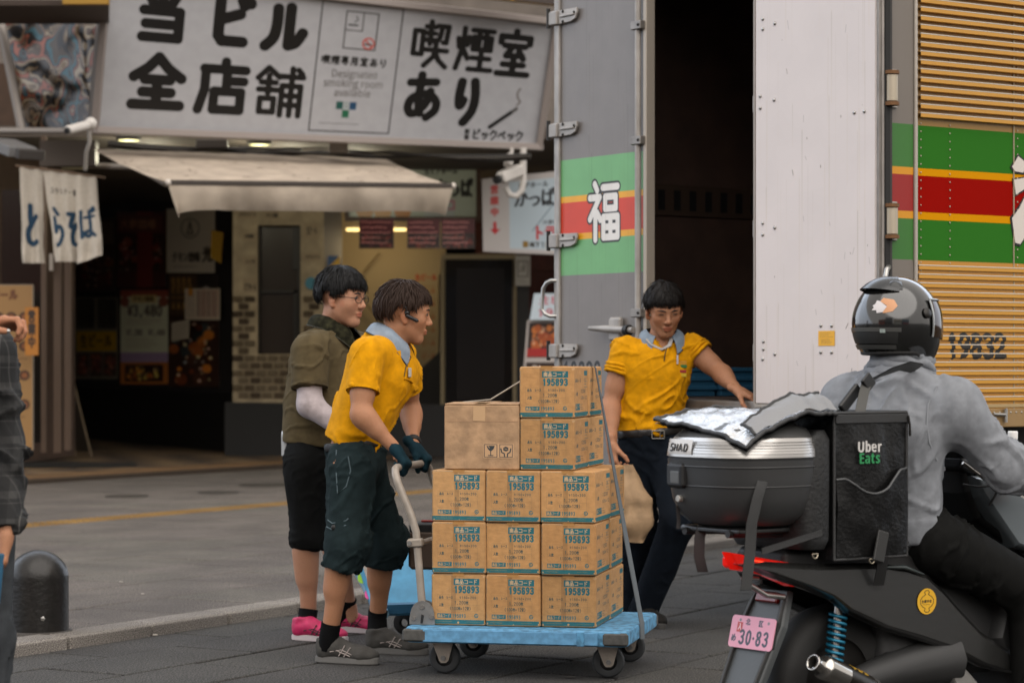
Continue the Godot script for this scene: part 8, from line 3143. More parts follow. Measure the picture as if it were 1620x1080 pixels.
func olive_man() -> void:
	var o := Vector3(P(510, 1000, 11.25).x, 0, -11.25)
	var root := figure("man with glasses in an olive polo over white sleeves behind the pushing man", o)
	var f := Vector3(0.93, 0, 0.36).normalized()
	var j := {"fwd": f, "hipR": P(488, 735, 11.15), "hipL": P(512, 735, 11.38), "pelvis": P(500, 705, 11.26), "waist": P(507, 640, 11.25), "chest": P(514, 580, 11.25), "neck": P(527, 527, 11.25), "top": P(535, 505, 11.25),
		"shR": P(488, 556, 11.06), "shL": P(556, 550, 11.45), "elR": P(490, 640, 11.0), "elL": P(560, 640, 11.5), "wrR": P(545, 680, 10.95), "wrL": P(590, 690, 11.3), "knR": P(486, 850, 11.15), "knL": P(530, 850, 11.42), "anR": P(488, 980, 11.22), "anL": P(552, 962, 11.5)}
	var skin := skin_mat("b08166")
	var s := Sdf.new()
	limbs(s, j, 1.12)
	part("body", shifted(s.build(0.012), o), skin, root)
	# hands
	part("hand", shifted(hand(hand_frame(j.wrR, f + Vector3(0, -0.4, 0), Vector3(0, -1, 0)), 1.0, [[20, 25, 20], [22, 28, 20], [24, 30, 20], [26, 30, 20]], 30.0), o), skin, root)
	part("hand", shifted(hand(hand_frame(j.wrL, f + Vector3(0, -0.4, 0), Vector3(0, -1, 0)), -1.0, [[20, 25, 20], [22, 28, 20], [24, 30, 20], [26, 30, 20]], 30.0), o), skin, root)
	# white sleeves under the polo
	var mb: MB
	for e in ["R", "L"]:
		s = Sdf.new()
		s.k = 0.02
		var el: Vector3 = j["el" + e]; var wr: Vector3 = j["wr" + e]
		s.cone((j["sh" + e] as Vector3).lerp(el, 0.5), el, 0.058, 0.056)
		s.cone(el, wr, 0.056, 0.042, Vector3.ZERO, 1.0, 0.03, false, true)
		mb = s.build(0.009)
		folds(mb, 0.008, 4.0, 13.0, 5, Vector3(0.7, -0.3, 0.5))
		part("white_sleeve", shifted(mb, o), cloth("b9aeb0", 0.85), root)
	# polo
	s = Sdf.new()
	s.k = 0.06
	s.cone(j.chest, P(504, 697, 11.25), 0.168, 0.168, f, 0.9, 0.06, false, true)
	s.cone(P(508, 640, 11.24), P(504, 697, 11.25), 0.172, 0.17, f, 0.94, 0.06, false, true)
	s.cone(j.chest, j.neck + (j.top - j.neck) * 0.2, 0.155, 0.076, f, 0.88, -1.0, false, true)
	s.cone(P(500, 550, 11.12), P(548, 548, 11.4), 0.085, 0.085)
	var cuffR: Vector3 = (j.shR as Vector3).lerp(j.elR, 0.68); var cuffL: Vector3 = (j.shL as Vector3).lerp(j.elL, 0.68)
	s.cone(j.shR, cuffR, 0.088, 0.082, Vector3.ZERO, 1.0, 0.035, false, true)
	s.cone(j.shL, cuffL, 0.088, 0.082, Vector3.ZERO, 1.0, 0.035, false, true)
	s.cut(P(488, 706, 11.05), P(488, 692, 11.05), 0.022, 0.008)
	mb = s.build(0.009)
	folds(mb, 0.010, 1.2, 4.5, 44, Vector3(0.2, 1, 0.1), true)
	folds(mb, 0.006, 1.5, 8.0, 9, Vector3(1, 0.12, 0.4))
	var olive := cloth("574c36", 0.88)
	var shirt := part("shirt", shifted(mb, o), olive, root)
	for e in [[cuffR, j.shR, 0.084], [cuffL, j.shL, 0.084]]:
		mb = MB.new()
		var d: Vector3 = (e[1] - e[0]).normalized()
		mb.tube([e[0] - o - d * 0.002, e[0] - o + d * 0.028], e[2], 28, false)
		part("cuff", mb, cloth("4f4532"), shirt)
	var camo := cloth("3b3a28", 0.85)
	camo.albedo_texture = noise_tex(0.03, 0.2, 1.0, 77, 2)
	camo.uv1_scale = Vector3.ONE * 2.0
	collar(shirt, j.neck + (j.top - j.neck) * 0.35, (j.top - j.neck).normalized().lerp(Vector3.UP, 0.3).normalized(), f, o, camo, mat("2a281c", 0.8), 20.0, 0.086)
	# three-quarter trousers
	s = Sdf.new()
	s.k = 0.05
	s.cone(P(500, 688, 11.26), P(500, 735, 11.26), 0.15, 0.15, f, 0.9, 0.05, true, false)
	for e in ["L", "R"]:
		var hp: Vector3 = j["hip" + e]; var kn: Vector3 = j["kn" + e]; var an: Vector3 = j["an" + e]
		s.cone(hp, kn, 0.122, 0.08, Vector3.ZERO, 1.0, 0.05)
		s.cone(kn, kn.lerp(an, 0.1), 0.079, 0.075, Vector3.ZERO, 1.0, 0.03, false, true)
	mb = s.build(0.01)
	folds(mb, 0.012, 2.0, 5.0, 3, Vector3(0.2, 1, 0), true)
	folds(mb, 0.005, 3.0, 11.0, 19, Vector3(1, 0.1, 0.3))
	part("trousers", shifted(mb, o), cloth("121313", 0.9), root)
	var pink := mat("c41f5c", 0.6, 0.0, M.mottle, M.weave_n, 5.0, 0.4)
	for e in [["R", P(462, 1008, 11.2), Vector3(0.92, 0, 0.39)], ["L", P(522, 986, 11.55), Vector3(0.95, 0, 0.3)]]:
		var an: Vector3 = j["an" + e[0]]
		var heel: Vector3 = e[1]
		heel.y = 0.0
		shoe(root, heel, e[2], o, pink, mat("b8aeb0", 0.6), mat("1d1418", 0.6), 0.285)
		mb = MB.new()
		var foot := heel + (e[2] as Vector3).normalized() * 0.06 + Vector3(0, 0.06, 0)
		mb.tube([foot - o, foot.lerp(an, 0.6) - o, an.lerp(j["kn" + e[0]], 0.13) - o], [0.042, 0.042, 0.045], 16)
		part("sock", mb, cloth("121214"), root)
	var fw := Vector3(0.9, -0.08, 0.42).normalized()
	var xx := Vector3.UP.cross(fw).normalized()
	head(root, Transform3D(Basis(xx, fw.cross(xx), fw), P(541, 472, 11.22)), o, {"skin": skin, "hair": "0d0c0c", "bang": 84.0, "choppy": 0.35, "locks": 700, "seed": 8, "gloss": 0.36, "lift": 0.017, "nape": 120.0, "fat": 1.0, "glasses": true, "size": 1.08, "beard": 0.12})
	# the bottle in his back pocket
	var b := thing("pocket_bottle", "small clear bottle in the olive man's back pocket", "bottle", P(455, 700, 11.2))
	mb = MB.new()
	mb.lathe([Vector2(0.03, -0.06), Vector2(0.031, 0.03), Vector2(0.03, 0.05), Vector2(0.016, 0.068)], Transform3D(), 16)
	var gm := mat("c9ccce", 0.1)
	gm.transparency = BaseMaterial3D.TRANSPARENCY_ALPHA
	gm.albedo_color.a = 0.55
	part("bottle", mb, gm, b)
	mb = MB.new()
	mb.cyl(Vector3(0, 0.066, 0), Vector3(0, 0.09, 0), 0.017, 14, 0.003)
	part("cap", mb, mat("5d6668", 0.4), b)


func lorry_man() -> void:
	var o := Vector3(P(1025, 985, 11.95).x, 0, -11.95)
	var root := figure("man in a yellow polo shirt leaning with one hand on the lorry's sill", o)
	var f := Vector3(0.06, 0, 1).normalized()
	var j := {"fwd": f, "hipR": P(1006, 722, 11.97), "hipL": P(1058, 722, 11.92), "pelvis": P(1030, 700, 11.95), "waist": P(1032, 648, 11.95), "chest": P(1040, 590, 11.96), "neck": P(1046, 542, 11.98), "top": P(1049, 520, 11.95),
		"shR": P(990, 556, 11.95), "shL": P(1096, 552, 11.98), "elR": P(966, 640, 11.93), "elL": P(1139, 588, 11.92), "wrR": P(968, 702, 11.8), "knL": P(1075, 825, 11.68), "knR": P(1012, 838, 11.9), "anL": P(1016, 955, 11.85), "anR": P(1004, 960, 12.02), "arm": 0.96}
	j.wrL = P(1167, 617, 11.7)
	var skin := skin_mat("a87759")
	var s := Sdf.new()
	limbs(s, j, 0.98)
	part("body", shifted(s.build(0.011), o), skin, root)
	part("hand", shifted(hand(hand_frame(j.wrL, Vector3(0.9, -0.42, 0.5), Vector3(-0.25, -1, -0.2)), -1.0, [[25, 45, 40], [28, 50, 40], [30, 52, 40], [32, 54, 40]], 40.0), o), skin, root)
	part("hand", shifted(hand(hand_frame(j.wrR, Vector3(0.1, -1, 0.15), Vector3(0.9, 0, -0.3)), 1.0, [[30, 60, 40], [35, 65, 40], [35, 65, 40], [35, 65, 40]], 40.0), o), skin, root)
	s = Sdf.new()
	s.k = 0.055
	s.cone(j.chest, P(1029, 688, 11.95), 0.163, 0.156, f, 0.8, 0.06, false, true)
	s.cone(j.chest, j.neck + (j.top - j.neck) * 0.2, 0.155, 0.074, f, 0.8, -1.0, false, true)
	s.cone(P(1004, 562, 11.95), P(1084, 558, 11.97), 0.068, 0.068)
	var cuffR: Vector3 = (j.shR as Vector3).lerp(j.elR, 0.42); var cuffL: Vector3 = (j.shL as Vector3).lerp(j.elL, 0.3)
	s.cone(j.shR, cuffR, 0.075, 0.074, Vector3.ZERO, 1.0, 0.04, false, true)
	s.cone(j.shL, cuffL, 0.075, 0.074, Vector3.ZERO, 1.0, 0.04, false, true)
	s.cut(j.neck + f * 0.1 + Vector3(0, 0.03, 0), j.neck + f * 0.135 - Vector3(0, 0.055, 0), 0.046, 0.01, 0.004)
	var mb := s.build(0.0085)
	folds(mb, 0.012, 1.5, 5.0, 51, Vector3(0.6, 0.75, 0.1), true)
	folds(mb, 0.009, 1.2, 6.5, 52, Vector3(0.8, 0.55, 0.2))
	folds(mb, 0.005, 2.0, 9.0, 6, Vector3(0.9, -0.4, 0.2))
	var yellow := cloth("d89606", 0.8)
	var smb := mb
	var shirt := part("shirt", shifted(mb, o), yellow, root)
	# rolled sleeve ends
	for e in [[cuffR, j.shR, 0.078], [cuffL, j.shL, 0.078]]:
		mb = MB.new()
		var d: Vector3 = (e[1] - e[0]).normalized()
		for k in 3:
			var ring := []
			var x := d.cross(Vector3(0, 0, 1)).normalized()
			var y := d.cross(x)
			for i in 25:
				var a := TAU * i / 24
				ring.append(e[0] - o + d * (0.004 + 0.017 * k + 0.006 * fine.get_noise_2d(i * 0.3, k * 3.0)) + (x * cos(a) + y * sin(a)) * (e[2] - 0.006 + 0.004 * fine.get_noise_2d(i * 0.5, k)))
			mb.tube(ring, 0.0095, 6, false)
		part("rolled_sleeve", mb, yellow, shirt)
	collar(shirt, j.neck + (j.top - j.neck) * 0.3, Vector3(0, 1, 0.12).normalized(), f, o, cloth("8795a3", 0.8), mat("22303a", 0.7), 30.0, 0.076)
	var ln := []
	for q in [[1052, 560], [1051, 570], [1049, 580], [1048, 571]]:
		pass
	for q in [[1054, 548], [1053, 560], [1050, 572]]:
		var h := pick(smb, q[0], q[1], o)
		ln.append(h[0] + h[1] * 0.002)
	mb = MB.new()
	mb.tube(ln, 0.003, 6)
	part("placket", mb, mat("4a3a12", 0.8), shirt)
	mb = MB.new()
	ln = []
	for q in [[1023, 533], [1032, 545], [1047, 553], [1058, 545], [1066, 534]]:
		var h := pick(smb, q[0], q[1], o)
		ln.append(h[0] + h[1] * 0.004)
	mb.tube(ln, 0.011, 8, true, 0.5)
	part("undershirt", mb, cloth("b9b4b0"), root)
	# the small chest emblem and a pen
	for e in [[1081, 574, "b8801a", 0.036, 0.02], [1081, 580, "2f6a34", 0.036, 0.014], [1081, 587, "8c2320", 0.034, 0.014], [1081, 594, "b89a1c", 0.03, 0.018]]:
		var h := pick(smb, e[0], e[1], o)
		mb = MB.new()
		mb.box(Transform3D(Basis(Vector3.UP, 0.35), h[0] + h[1] * 0.004), Vector3(e[3], e[4], 0.003), 0.001)
		part("emblem", mb, mat(e[2], 0.7), shirt)
	mb = MB.new()
	var pn := pick(smb, 1072, 568, o)
	mb.cyl(pn[0] + pn[1] * 0.006 + Vector3(0, 0.02, 0), pn[0] + pn[1] * 0.006 - Vector3(0, 0.025, 0), 0.005, 8)
	part("pen", mb, mat("b3aeb3", 0.4), shirt)
	# trousers
	s = Sdf.new()
	s.k = 0.05
	s.cone(P(1030, 683, 11.95), P(1031, 715, 11.95), 0.162, 0.152, f, 0.8, 0.05, true, false)
	for e in ["L", "R"]:
		var hp: Vector3 = j["hip" + e]; var kn: Vector3 = j["kn" + e]; var an: Vector3 = j["an" + e]
		s.cone(hp, kn, 0.108, 0.083, Vector3.ZERO, 1.0, 0.05)
		s.cone(kn, an + Vector3(0, -0.06, 0), 0.084, 0.068, Vector3.ZERO, 1.0, 0.04, false, true)
	mb = s.build(0.0095)
	folds(mb, 0.010, 2.0, 6.0, 23, Vector3(0.3, 1, 0.2), true)
	folds(mb, 0.007, 2.0, 8.0, 29, Vector3(0.8, -0.5, 0.3))
	part("trousers", shifted(mb, o), cloth("10161e", 0.9), root)
	s = Sdf.new()
	s.cone(P(1029, 677, 11.95), P(1030, 690, 11.95), 0.168, 0.168, f, 0.8, 0.01, true, true)
	mb = s.build(0.009)
	var bmb := mb
	var belt := part("belt", shifted(mb, o), mat("141110", 0.4), root)
	mb = MB.new()
	var bk := pick(bmb, 1042, 686, o)
	var bt := Transform3D(Basis(), bk[0] + Vector3(0, 0, 0.008))
	for e in [[Vector3(0, 0.019, 0), Vector3(0.062, 0.006, 0.006)], [Vector3(0, -0.019, 0), Vector3(0.062, 0.006, 0.006)], [Vector3(0.03, 0, 0), Vector3(0.006, 0.04, 0.006)], [Vector3(-0.03, 0, 0), Vector3(0.006, 0.04, 0.006)], [Vector3(0.01, 0, 0), Vector3(0.004, 0.036, 0.006)]]:
		mb.box(bt.translated_local(e[0]), e[1], 0.002)
	part("buckle", mb, mat("8f8a82", 0.3, 0.8), belt)
	for e in [["L", Vector3(0.35, 0, 0.9)], ["R", Vector3(0.1, 0, 1)]]:
		var heel: Vector3 = (j["an" + e[0]] as Vector3) - (e[1] as Vector3).normalized() * 0.05
		heel.y = 0.0
		shoe(root, heel, e[1], o, cloth("23211f", 0.8), mat("2e2c2a", 0.7), mat("3a3836", 0.7), 0.285)
	# head looking down
	var fw := Vector3(0.16, -0.34, 1).normalized()
	var xx := Vector3(-0.04, 1, 0).cross(fw).normalized()
	head(root, Transform3D(Basis(xx, fw.cross(xx), fw), P(1051, 491, 11.9)), o, {"skin": skin, "hair": "120e0c", "bang": 80.0, "choppy": 0.25, "locks": 720, "seed": 15, "gloss": 0.34, "lift": 0.014, "nape": 118.0, "beard": 0.2, "size": 1.04, "open": 0.0011, "eye": "5f4636"})
	# the paper bag in his hand
	var pb := thing("paper_bag", "crumpled brown paper bag held low by the man at the lorry", "bag", P(1000, 860, 11.6))
	var rows := []
	for r in 15:
		var v := r / 14.0
		var row := []
		for i in 32:
			var a := TAU * i / 32
			var c := cos(a); var d := sin(a)
			var half := Vector2(lerpf(0.03, 0.085, smoothstep(0.0, 0.5, v)), lerpf(0.02, 0.06, smoothstep(0.0, 0.5, v))) * (1.0 - 0.45 * smoothstep(0.75, 1.0, v))
			var p := P(lerpf(990, 1004, sin(v * 2.4)), lerpf(735, 858, v), 11.62) + Vector3(signf(c) * pow(absf(c), 0.7) * half.x, 0, signf(d) * pow(absf(d), 0.7) * half.y)
			var e := fine.get_noise_3d(p.x * 5.0, p.y * 5.0, p.z * 5.0)
			p += Vector3(c, 0, d) * (0.5 - absf(e) * 2.0) * 0.022 + Vector3(0, e * 0.008, 0)
			row.append(p - pb.position)
		rows.append(row)
	mb = MB.new()
	mb.grid(rows, true, P(1000, 800, 11.62) - pb.position)
	part("paper", mb, mat("a88a68", 0.8, 0.0, M.mottle, M.soft_n, 2.0, 0.25), pb)


func rider() -> void:
	var o := ST * Vector3(0.64, 0, 0)
	var root := figure("scooter rider in a light grey hooded sweatshirt, black trousers and a black helmet", o)
	var w := func(x: float, y: float, z: float) -> Vector3: return ST * Vector3(x, y, z)
	var f := SS
	var j := {"fwd": f, "hipR": w.call(0.66, 0.69, 0.11), "hipL": w.call(0.66, 0.69, -0.11), "pelvis": w.call(0.62, 0.74, 0), "waist": w.call(0.61, 0.86, 0), "chest": w.call(0.60, 1.02, 0), "neck": w.call(0.62, 1.2, 0), "top": w.call(0.645, 1.29, 0),
		"shR": ST * sc(1508, 648, 0.17), "shL": ST * sc(1345, 640, -0.19), "elR": ST * sc(1592, 742, 0.25), "elL": w.call(0.84, 0.95, -0.3), "wrR": w.call(1.06, 0.87, 0.31), "wrL": w.call(1.06, 0.89, -0.33), "knR": w.call(1.06, 0.5, 0.2), "knL": w.call(1.08, 0.55, -0.2), "anR": w.call(1.0, 0.12, 0.24), "anL": w.call(1.05, 0.16, -0.22)}
	var skin := skin_mat("a87758")
	var s := Sdf.new()
	limbs(s, j, 0.86)
	part("body", shifted(s.build(0.013), o), skin, root)
	for e in [["R", 1.0], ["L", -1.0]]:
		part("hand", shifted(hand(hand_frame(j["wr" + e[0]], f + Vector3(0, -0.25, 0), Vector3(0, -1, 0)), e[1], [[50, 70, 40], [52, 72, 40], [54, 72, 40], [54, 70, 40]], 45.0), o), skin, root)
	# sweatshirt
	s = Sdf.new()
	s.k = 0.07
	s.cone(j.chest, w.call(0.62, 0.70, 0), 0.185, 0.17, f, 0.78, 0.07, false, true)
	s.cone(w.call(0.60, 1.06, 0), w.call(0.60, 1.16, 0), 0.18, 0.13, f, 0.74)
	s.cone(j.chest, j.neck, 0.16, 0.085, f, 0.82)
	s.cone(j.shL, j.shR, 0.095, 0.095)
	s.cone(j.neck, w.call(0.64, 1.27, 0), 0.085, 0.078, Vector3.ZERO, 1.0, 0.03)
	s.cone(w.call(0.63, 0.76, 0), w.call(0.635, 0.69, 0), 0.182, 0.178, f, 0.86, 0.02, true, true)
	for e in ["R", "L"]:
		s.cone(j["sh" + e], j["el" + e], 0.092, 0.077, Vector3.ZERO, 1.0, 0.05)
		s.cone(j["el" + e], j["wr" + e], 0.078, 0.05, Vector3.ZERO, 1.0, 0.04, false, true)
	var mb := s.build(0.0085)
	folds(mb, 0.016, 1.2, 4.0, 61, Vector3(0.5, 0.8, 0.2), true)
	folds(mb, 0.011, 1.3, 5.0, 62, Vector3(0.85, -0.45, 0.3))
	folds(mb, 0.006, 1.6, 8.0, 63, Vector3(0.4, 0.9, -0.3))
	var grey := cloth("888b90", 0.9, 0.9)
	var hmb := mb
	var hood := part("sweatshirt", shifted(mb, o), grey, root)
	# the rolled fabric round the neck
	mb = MB.new()
	for k in 5:
		var ring := []
		for i in 37:
			var a := TAU * i / 36
			var rr := 0.106 - k * 0.0045 + 0.014 * fine.get_noise_2d(i * 0.25, k * 5.0)
			var c: Vector3 = w.call(0.622 + k * 0.006 + cos(a) * rr, 1.2 + k * 0.021 + 0.014 * fine.get_noise_2d(i * 0.18 + 5, k * 2.0) - cos(a) * 0.02, sin(a) * rr)
			ring.append(c - o)
		mb.tube(ring, 0.0175, 8, false)
	part("neck_roll", mb, grey, hood)
	var ln := []
	for q in [[1483, 612], [1470, 640], [1466, 670], [1470, 700], [1482, 728]]:
		var h := pick(hmb, q[0], q[1], o)
		ln.append(h[0] + h[1] * 0.001)
	mb = MB.new()
	mb.tube(ln, 0.0035, 6)
	part("seam", mb, mat("777a7e", 0.9), hood)
	# trousers
	s = Sdf.new()
	s.k = 0.06
	s.cone(w.call(0.62, 0.74, 0), w.call(0.66, 0.69, 0), 0.135, 0.138, f, 0.85, 0.05, true, false)
	for e in ["R", "L"]:
		s.cone(j["hip" + e], j["kn" + e], 0.11, 0.085, Vector3.ZERO, 1.0, 0.05)
		s.cone(j["kn" + e], j["an" + e], 0.084, 0.06, Vector3.ZERO, 1.0, 0.04, false, true)
	mb = s.build(0.01)
	folds(mb, 0.008, 2.0, 8.0, 33, Vector3(0.3, 1, 0.2))
	part("trousers", shifted(mb, o), cloth("171716", 0.88), root)
	for e in ["R", "L"]:
		var heel: Vector3 = (j["an" + e] as Vector3) - f * 0.06
		heel.y = 0.03 if e == "R" else 0.06
		shoe(root, heel, f, o, cloth("1b1b1b"), mat("3a3a3a", 0.7), mat("4a4a4a", 0.7))
	helmet(root, o)


func helmet(root: Node3D, o: Vector3) -> void:
	var fw := Vector3(0.86, -0.02, -0.5).normalized()
	var xx := Vector3.UP.cross(fw).normalized()
	var t := Transform3D(Basis(xx, fw.cross(xx), fw), ST * sc(1419, 512, 0.0) - o)
	var at := func(phi: float, th: float, off: float) -> Vector3:   # phi from the face, th from the crown
		var a := deg_to_rad(phi); var e := deg_to_rad(th)
		var d := Vector3(sin(e) * sin(a), cos(e), sin(e) * cos(a))
		var r := Vector3(0.130, 0.156, 0.156)
		var p := d * (r + Vector3.ONE * off)
		if d.z > 0.0 and d.y < 0.0:
			p.z *= 1.0 + 0.14 * -d.y
			p.y *= 1.0 + 0.3 * d.z
		return t * p
	var low := func(phi: float) -> float: return 131.0 + 22.0 * maxf(0.0, cos(deg_to_rad(phi))) - 2.0 * absf(sin(deg_to_rad(phi)))
	var sheet := func(p0: float, p1: float, t0: float, t1: float, off: float, n := 30, m := 18, follow := false) -> MB:
		var rows := []
		for j in m + 1:
			var row := []
			for i in n + 1:
				var phi := lerpf(p0, p1, float(i) / n)
				var th := lerpf(t0, low.call(phi) if follow else t1, float(j) / m)
				row.append(at.call(phi, th, off))
			rows.append(row)
		var mb := MB.new()
		mb.grid(rows, false, t.origin)
		return mb
	var black := mat("121211", 0.16)
	black.clearcoat_enabled = true
	black.clearcoat = 1.0
	black.clearcoat_roughness = 0.08
	var h := part("helmet", sheet.call(-180, 180, 0, 0, 0.0, 72, 30, true), black, root)
	var mb := MB.new()
	var ring := []
	for i in 49:
		var phi := -180.0 + 7.5 * i
		ring.append(at.call(phi, low.call(phi), -0.004))
	mb.tube(ring, 0.008, 8, false)
	part("rim", mb, M.rubber, h)
	part("visor", sheet.call(-72, 72, 62, 104, 0.006, 36, 12), mat("2c1c0a", 0.06, 0.2), h)
	mb = MB.new()
	var q := []
	for i in 25:
		q.append(at.call(lerpf(-75, 75, i / 24.0), 61, 0.008))
	mb.tube(q, 0.004, 6)
	var q2 := []
	for i in 9:
		q2.append(at.call(-73, lerpf(62, 104, i / 8.0), 0.007))
	mb.tube(q2, 0.0035, 6)
	part("visor_edge", mb, mat("8f9292", 0.15, 0.3), h)
	for x in [-82.0, 82.0]:
		mb = MB.new()
		var c: Vector3 = at.call(x, 78, 0.004)
		mb.lathe([Vector2(0.0, 0.006), Vector2(0.014, 0.006), Vector2(0.018, 0.0)], along(c, c + (c - t.origin)), 16)
		part("visor_hinge", mb, M.dark_metal, h)
	# top vent, rear spoiler and bands
	mb = MB.new()
	var rows := []
	for j in 9:
		var row := []
		for i in 13:
			var phi := lerpf(120, 240, i / 12.0)
			var u := j / 8.0
			row.append(at.call(phi, lerpf(14, 50, u), 0.003 + 0.016 * sin(PI * i / 12.0) * pow(u, 0.7)))
		rows.append(row)
	mb.grid(rows, false, t.origin)
	part("spoiler", mb, mat("26282a", 0.22, 0.1), h)
	for sd in [-1.0, 1.0]:
		mb = MB.new()
		rows = []
		for j in 7:
			var row := []
			for i in 9:
				var phi: float = 180.0 + sd * lerpf(34, 66, i / 8.0)
				row.append(at.call(phi, lerpf(30, 46, j / 6.0), 0.002 + 0.012 * sin(PI * i / 8.0) * sin(PI * j / 6.0)))
			rows.append(row)
		mb.grid(rows, false, t.origin)
		part("vent", mb, mat("1d1f20", 0.3), h)
	part("rear_band", sheet.call(118, 242, 96, 101, 0.003, 30, 3), mat("4a4a48", 0.35, 0.3), h)
	part("rear_band", sheet.call(124, 236, 117, 123, 0.004, 30, 3), mat("454543", 0.4, 0.3), h)
	part("rear_band", sheet.call(122, 238, 101.5, 116, 0.0015, 30, 5), mat("161615", 0.55), h)
	# stickers on the back
	var at_px := func(px: float, py: float) -> Vector2:
		var best := 1e9
		var out := Vector2.ZERO
		for a in range(90, 271, 2):
			for b in range(20, 130, 2):
				var p: Vector3 = at.call(a, b, 0.0) + o
				if (p - Vector3(0, H, 0)).dot(p - (t.origin + o)) > 0.0:
					continue
				var d := Vector2(810.0 + F * p.x / -p.z - px, 580.0 - F * (p.y - H) / -p.z - py).length()
				if d < best:
					best = d
					out = Vector2(a, b)
		return out
	var c1: Vector2 = at_px.call(1400, 484)
	var shapes := [["b8845c", [[-13, 0], [-9, -7], [3, -9], [6, -5], [-2, 0], [4, 6], [1, 8], [-8, 6]]], ["b9b4b4", [[-2, 1], [6, -5], [10, -6], [11, -2], [14, 0], [12, 2], [14, 5], [9, 5], [8, 8], [2, 7]]]]
	for e in shapes:
		mb = MB.new()
		var cen: Vector3 = at.call(c1.x, c1.y, 0.002)
		var i0 := mb.vert(cen, (cen - t.origin).normalized())
		for p in e[1]:
			var r: Vector3 = at.call(c1.x - p[0] * 1.3, c1.y + p[1] * 1.15, 0.0022 if e[0] == "b8845c" else 0.0026)
			mb.vert(r, (r - t.origin).normalized())
		var ctr := Vector2.ZERO
		for p in e[1]:
			ctr += Vector2(p[0], p[1]) / e[1].size()
		mb.v[i0] = at.call(c1.x - ctr.x * 1.3, c1.y + ctr.y * 1.15, 0.0024)
		for k in e[1].size():
			mb.ix.append_array(PackedInt32Array([i0, i0 + 1 + k, i0 + 1 + (k + 1) % e[1].size()]))
		part("sticker", mb, mat(e[0], 0.45), h)
	c1 = at_px.call(1398, 522)
	part("label", sheet.call(c1.x - 3.6, c1.x + 3.6, c1.y - 2.2, c1.y + 2.2, 0.003, 4, 3), mat("8c9692", 0.4), h)


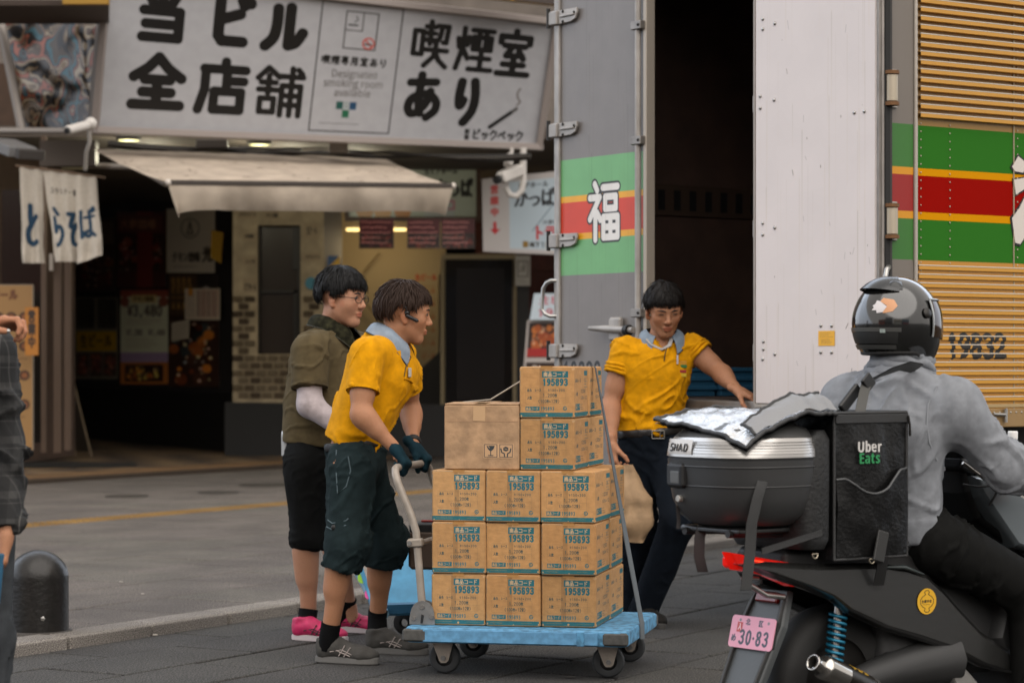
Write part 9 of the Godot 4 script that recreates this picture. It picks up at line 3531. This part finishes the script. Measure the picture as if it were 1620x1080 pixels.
func passer_by() -> void:
	var o := Vector3(P(-58, 1080, 7.1).x, 0, -7.1)
	var root := figure("passer-by in a black and white checked shirt cut off by the left edge", o)
	var f := Vector3(-0.2, 0, -1).normalized()
	var j := {"fwd": f, "hipR": P(-28, 790, 7.05), "hipL": P(-138, 790, 7.15), "pelvis": P(-83, 770, 7.1), "waist": P(-83, 700, 7.1), "chest": P(-85, 610, 7.1), "neck": P(-88, 505, 7.1), "top": P(-88, 470, 7.1),
		"shR": P(-21, 560, 7.05), "shL": P(-163, 560, 7.15), "elR": P(3, 700, 7.02), "elL": P(-153, 640, 6.8), "wrR": P(9, 842, 6.9), "wrL": P(-35, 525, 6.75), "knR": P(-25, 1000, 7.05), "knL": P(-123, 1000, 7.1), "anR": P(-21, 1215, 7.1), "anL": P(-123, 1215, 7.0)}
	var skin := skin_mat("a87759")
	var s := Sdf.new()
	limbs(s, j, 1.0)
	part("body", shifted(s.build(0.013), o), skin, root)
	part("hand", shifted(hand(hand_frame(j.wrR, Vector3(-0.12, -1, 0.1), Vector3(-0.9, 0.1, 0.3)), 1.0, [[25, 50, 35], [28, 52, 35], [30, 55, 35], [32, 58, 35]], 35.0), o), skin, root)
	var lh := hand(hand_frame(j.wrL, Vector3(0.95, 0.28, 0.1), Vector3(0.1, -0.9, 0.3)), -1.0, [[18, 60, 45], [22, 66, 45], [26, 70, 45], [30, 70, 45]], 40.0)
	part("hand", shifted(lh, o), skin, root)
	var hr := pick(lh, 15, 524, o)
	var mb := MB.new()
	mb.ell(Transform3D(Basis.from_scale(Vector3(0.007, 0.006, 0.005)), hr[0]), 10, 8)
	part("ring", mb, M.steel, root)
	s = Sdf.new()
	s.k = 0.06
	s.cone(j.chest, P(-83, 800, 7.1), 0.185, 0.18, f, 0.75, 0.06, false, true)
	s.cone(j.chest, j.neck, 0.16, 0.08, f, 0.8)
	s.cone(j.shL, j.shR, 0.085, 0.085)
	for e in ["R", "L"]:
		s.cone(j["sh" + e], j["el" + e], 0.078, 0.066, Vector3.ZERO, 1.0, 0.03)
		s.cone(j["el" + e], j["wr" + e], 0.066, 0.052, Vector3.ZERO, 1.0, 0.03, false, true)
	mb = s.build(0.011)
	folds(mb, 0.016, 2.0, 6.0, 71, Vector3(0.8, 0.4, 0.3))
	var can := Canvas.new(256, 256, C("0e0e0e"))
	for k in [0, 1]:
		can.rect(30 + k * 128, 0, 36, 256, C("1f1f1f")); can.rect(84 + k * 128, 0, 6, 256, C("575552"))
	for y in 256:
		for x in 256:
			var v := (y % 128)
			if v > 30 and v < 66 or v > 84 and v < 90:
				var p := can.im.get_pixel(x, y)
				can.im.set_pixel(x, y, p.lerp(C("98958f"), 0.32 if v > 84 or (x % 128 > 30 and x % 128 < 66) else 0.22))
	var pm := mat("cfcfcf", 0.88, 0.0, can.tex(), M.weave_n, 6.5, 0.5)
	part("shirt", shifted(mb, o), pm, root)
	s = Sdf.new()
	s.k = 0.06
	s.cone(P(-83, 770, 7.1), P(-83, 800, 7.1), 0.16, 0.16, f, 0.8, 0.05, true, false)
	for e in ["R", "L"]:
		s.cone(j["hip" + e], j["kn" + e], 0.1, 0.075, Vector3.ZERO, 1.0, 0.05)
		s.cone(j["kn" + e], j["an" + e], 0.075, 0.06, Vector3.ZERO, 1.0, 0.04, false, true)
	mb = s.build(0.012)
	folds(mb, 0.008, 2.0, 8.0, 73, Vector3(0.3, 1, 0.2))
	part("jeans", shifted(mb, o), cloth("44474a", 0.9), root)
	for e in ["R", "L"]:
		var heel: Vector3 = (j["an" + e] as Vector3) - f * 0.06
		heel.y = 0.0
		shoe(root, heel, f, o, cloth("1b1b1b"), mat("8a8a88", 0.7), mat("4a4a4a", 0.7))
	var fw := Vector3(-0.2, 0, -1).normalized()
	var xx := Vector3.UP.cross(fw).normalized()
	head(root, Transform3D(Basis(xx, fw.cross(xx), fw), P(-85, 405, 7.1)), o, {"skin": skin, "hair": "14100e", "seed": 4, "locks": 300})
	var ph := thing("phone", "blue phone held low by the passer-by at the left edge", "phone", P(-17, 915, 6.84))
	mb = MB.new()
	mb.box(Transform3D(Basis(Vector3.UP, 0.5) * Basis(Vector3(0, 0, 1), -0.1), Vector3.ZERO), Vector3(0.072, 0.145, 0.01), 0.004)
	part("case", mb, mat("1d4c66", 0.35), ph)
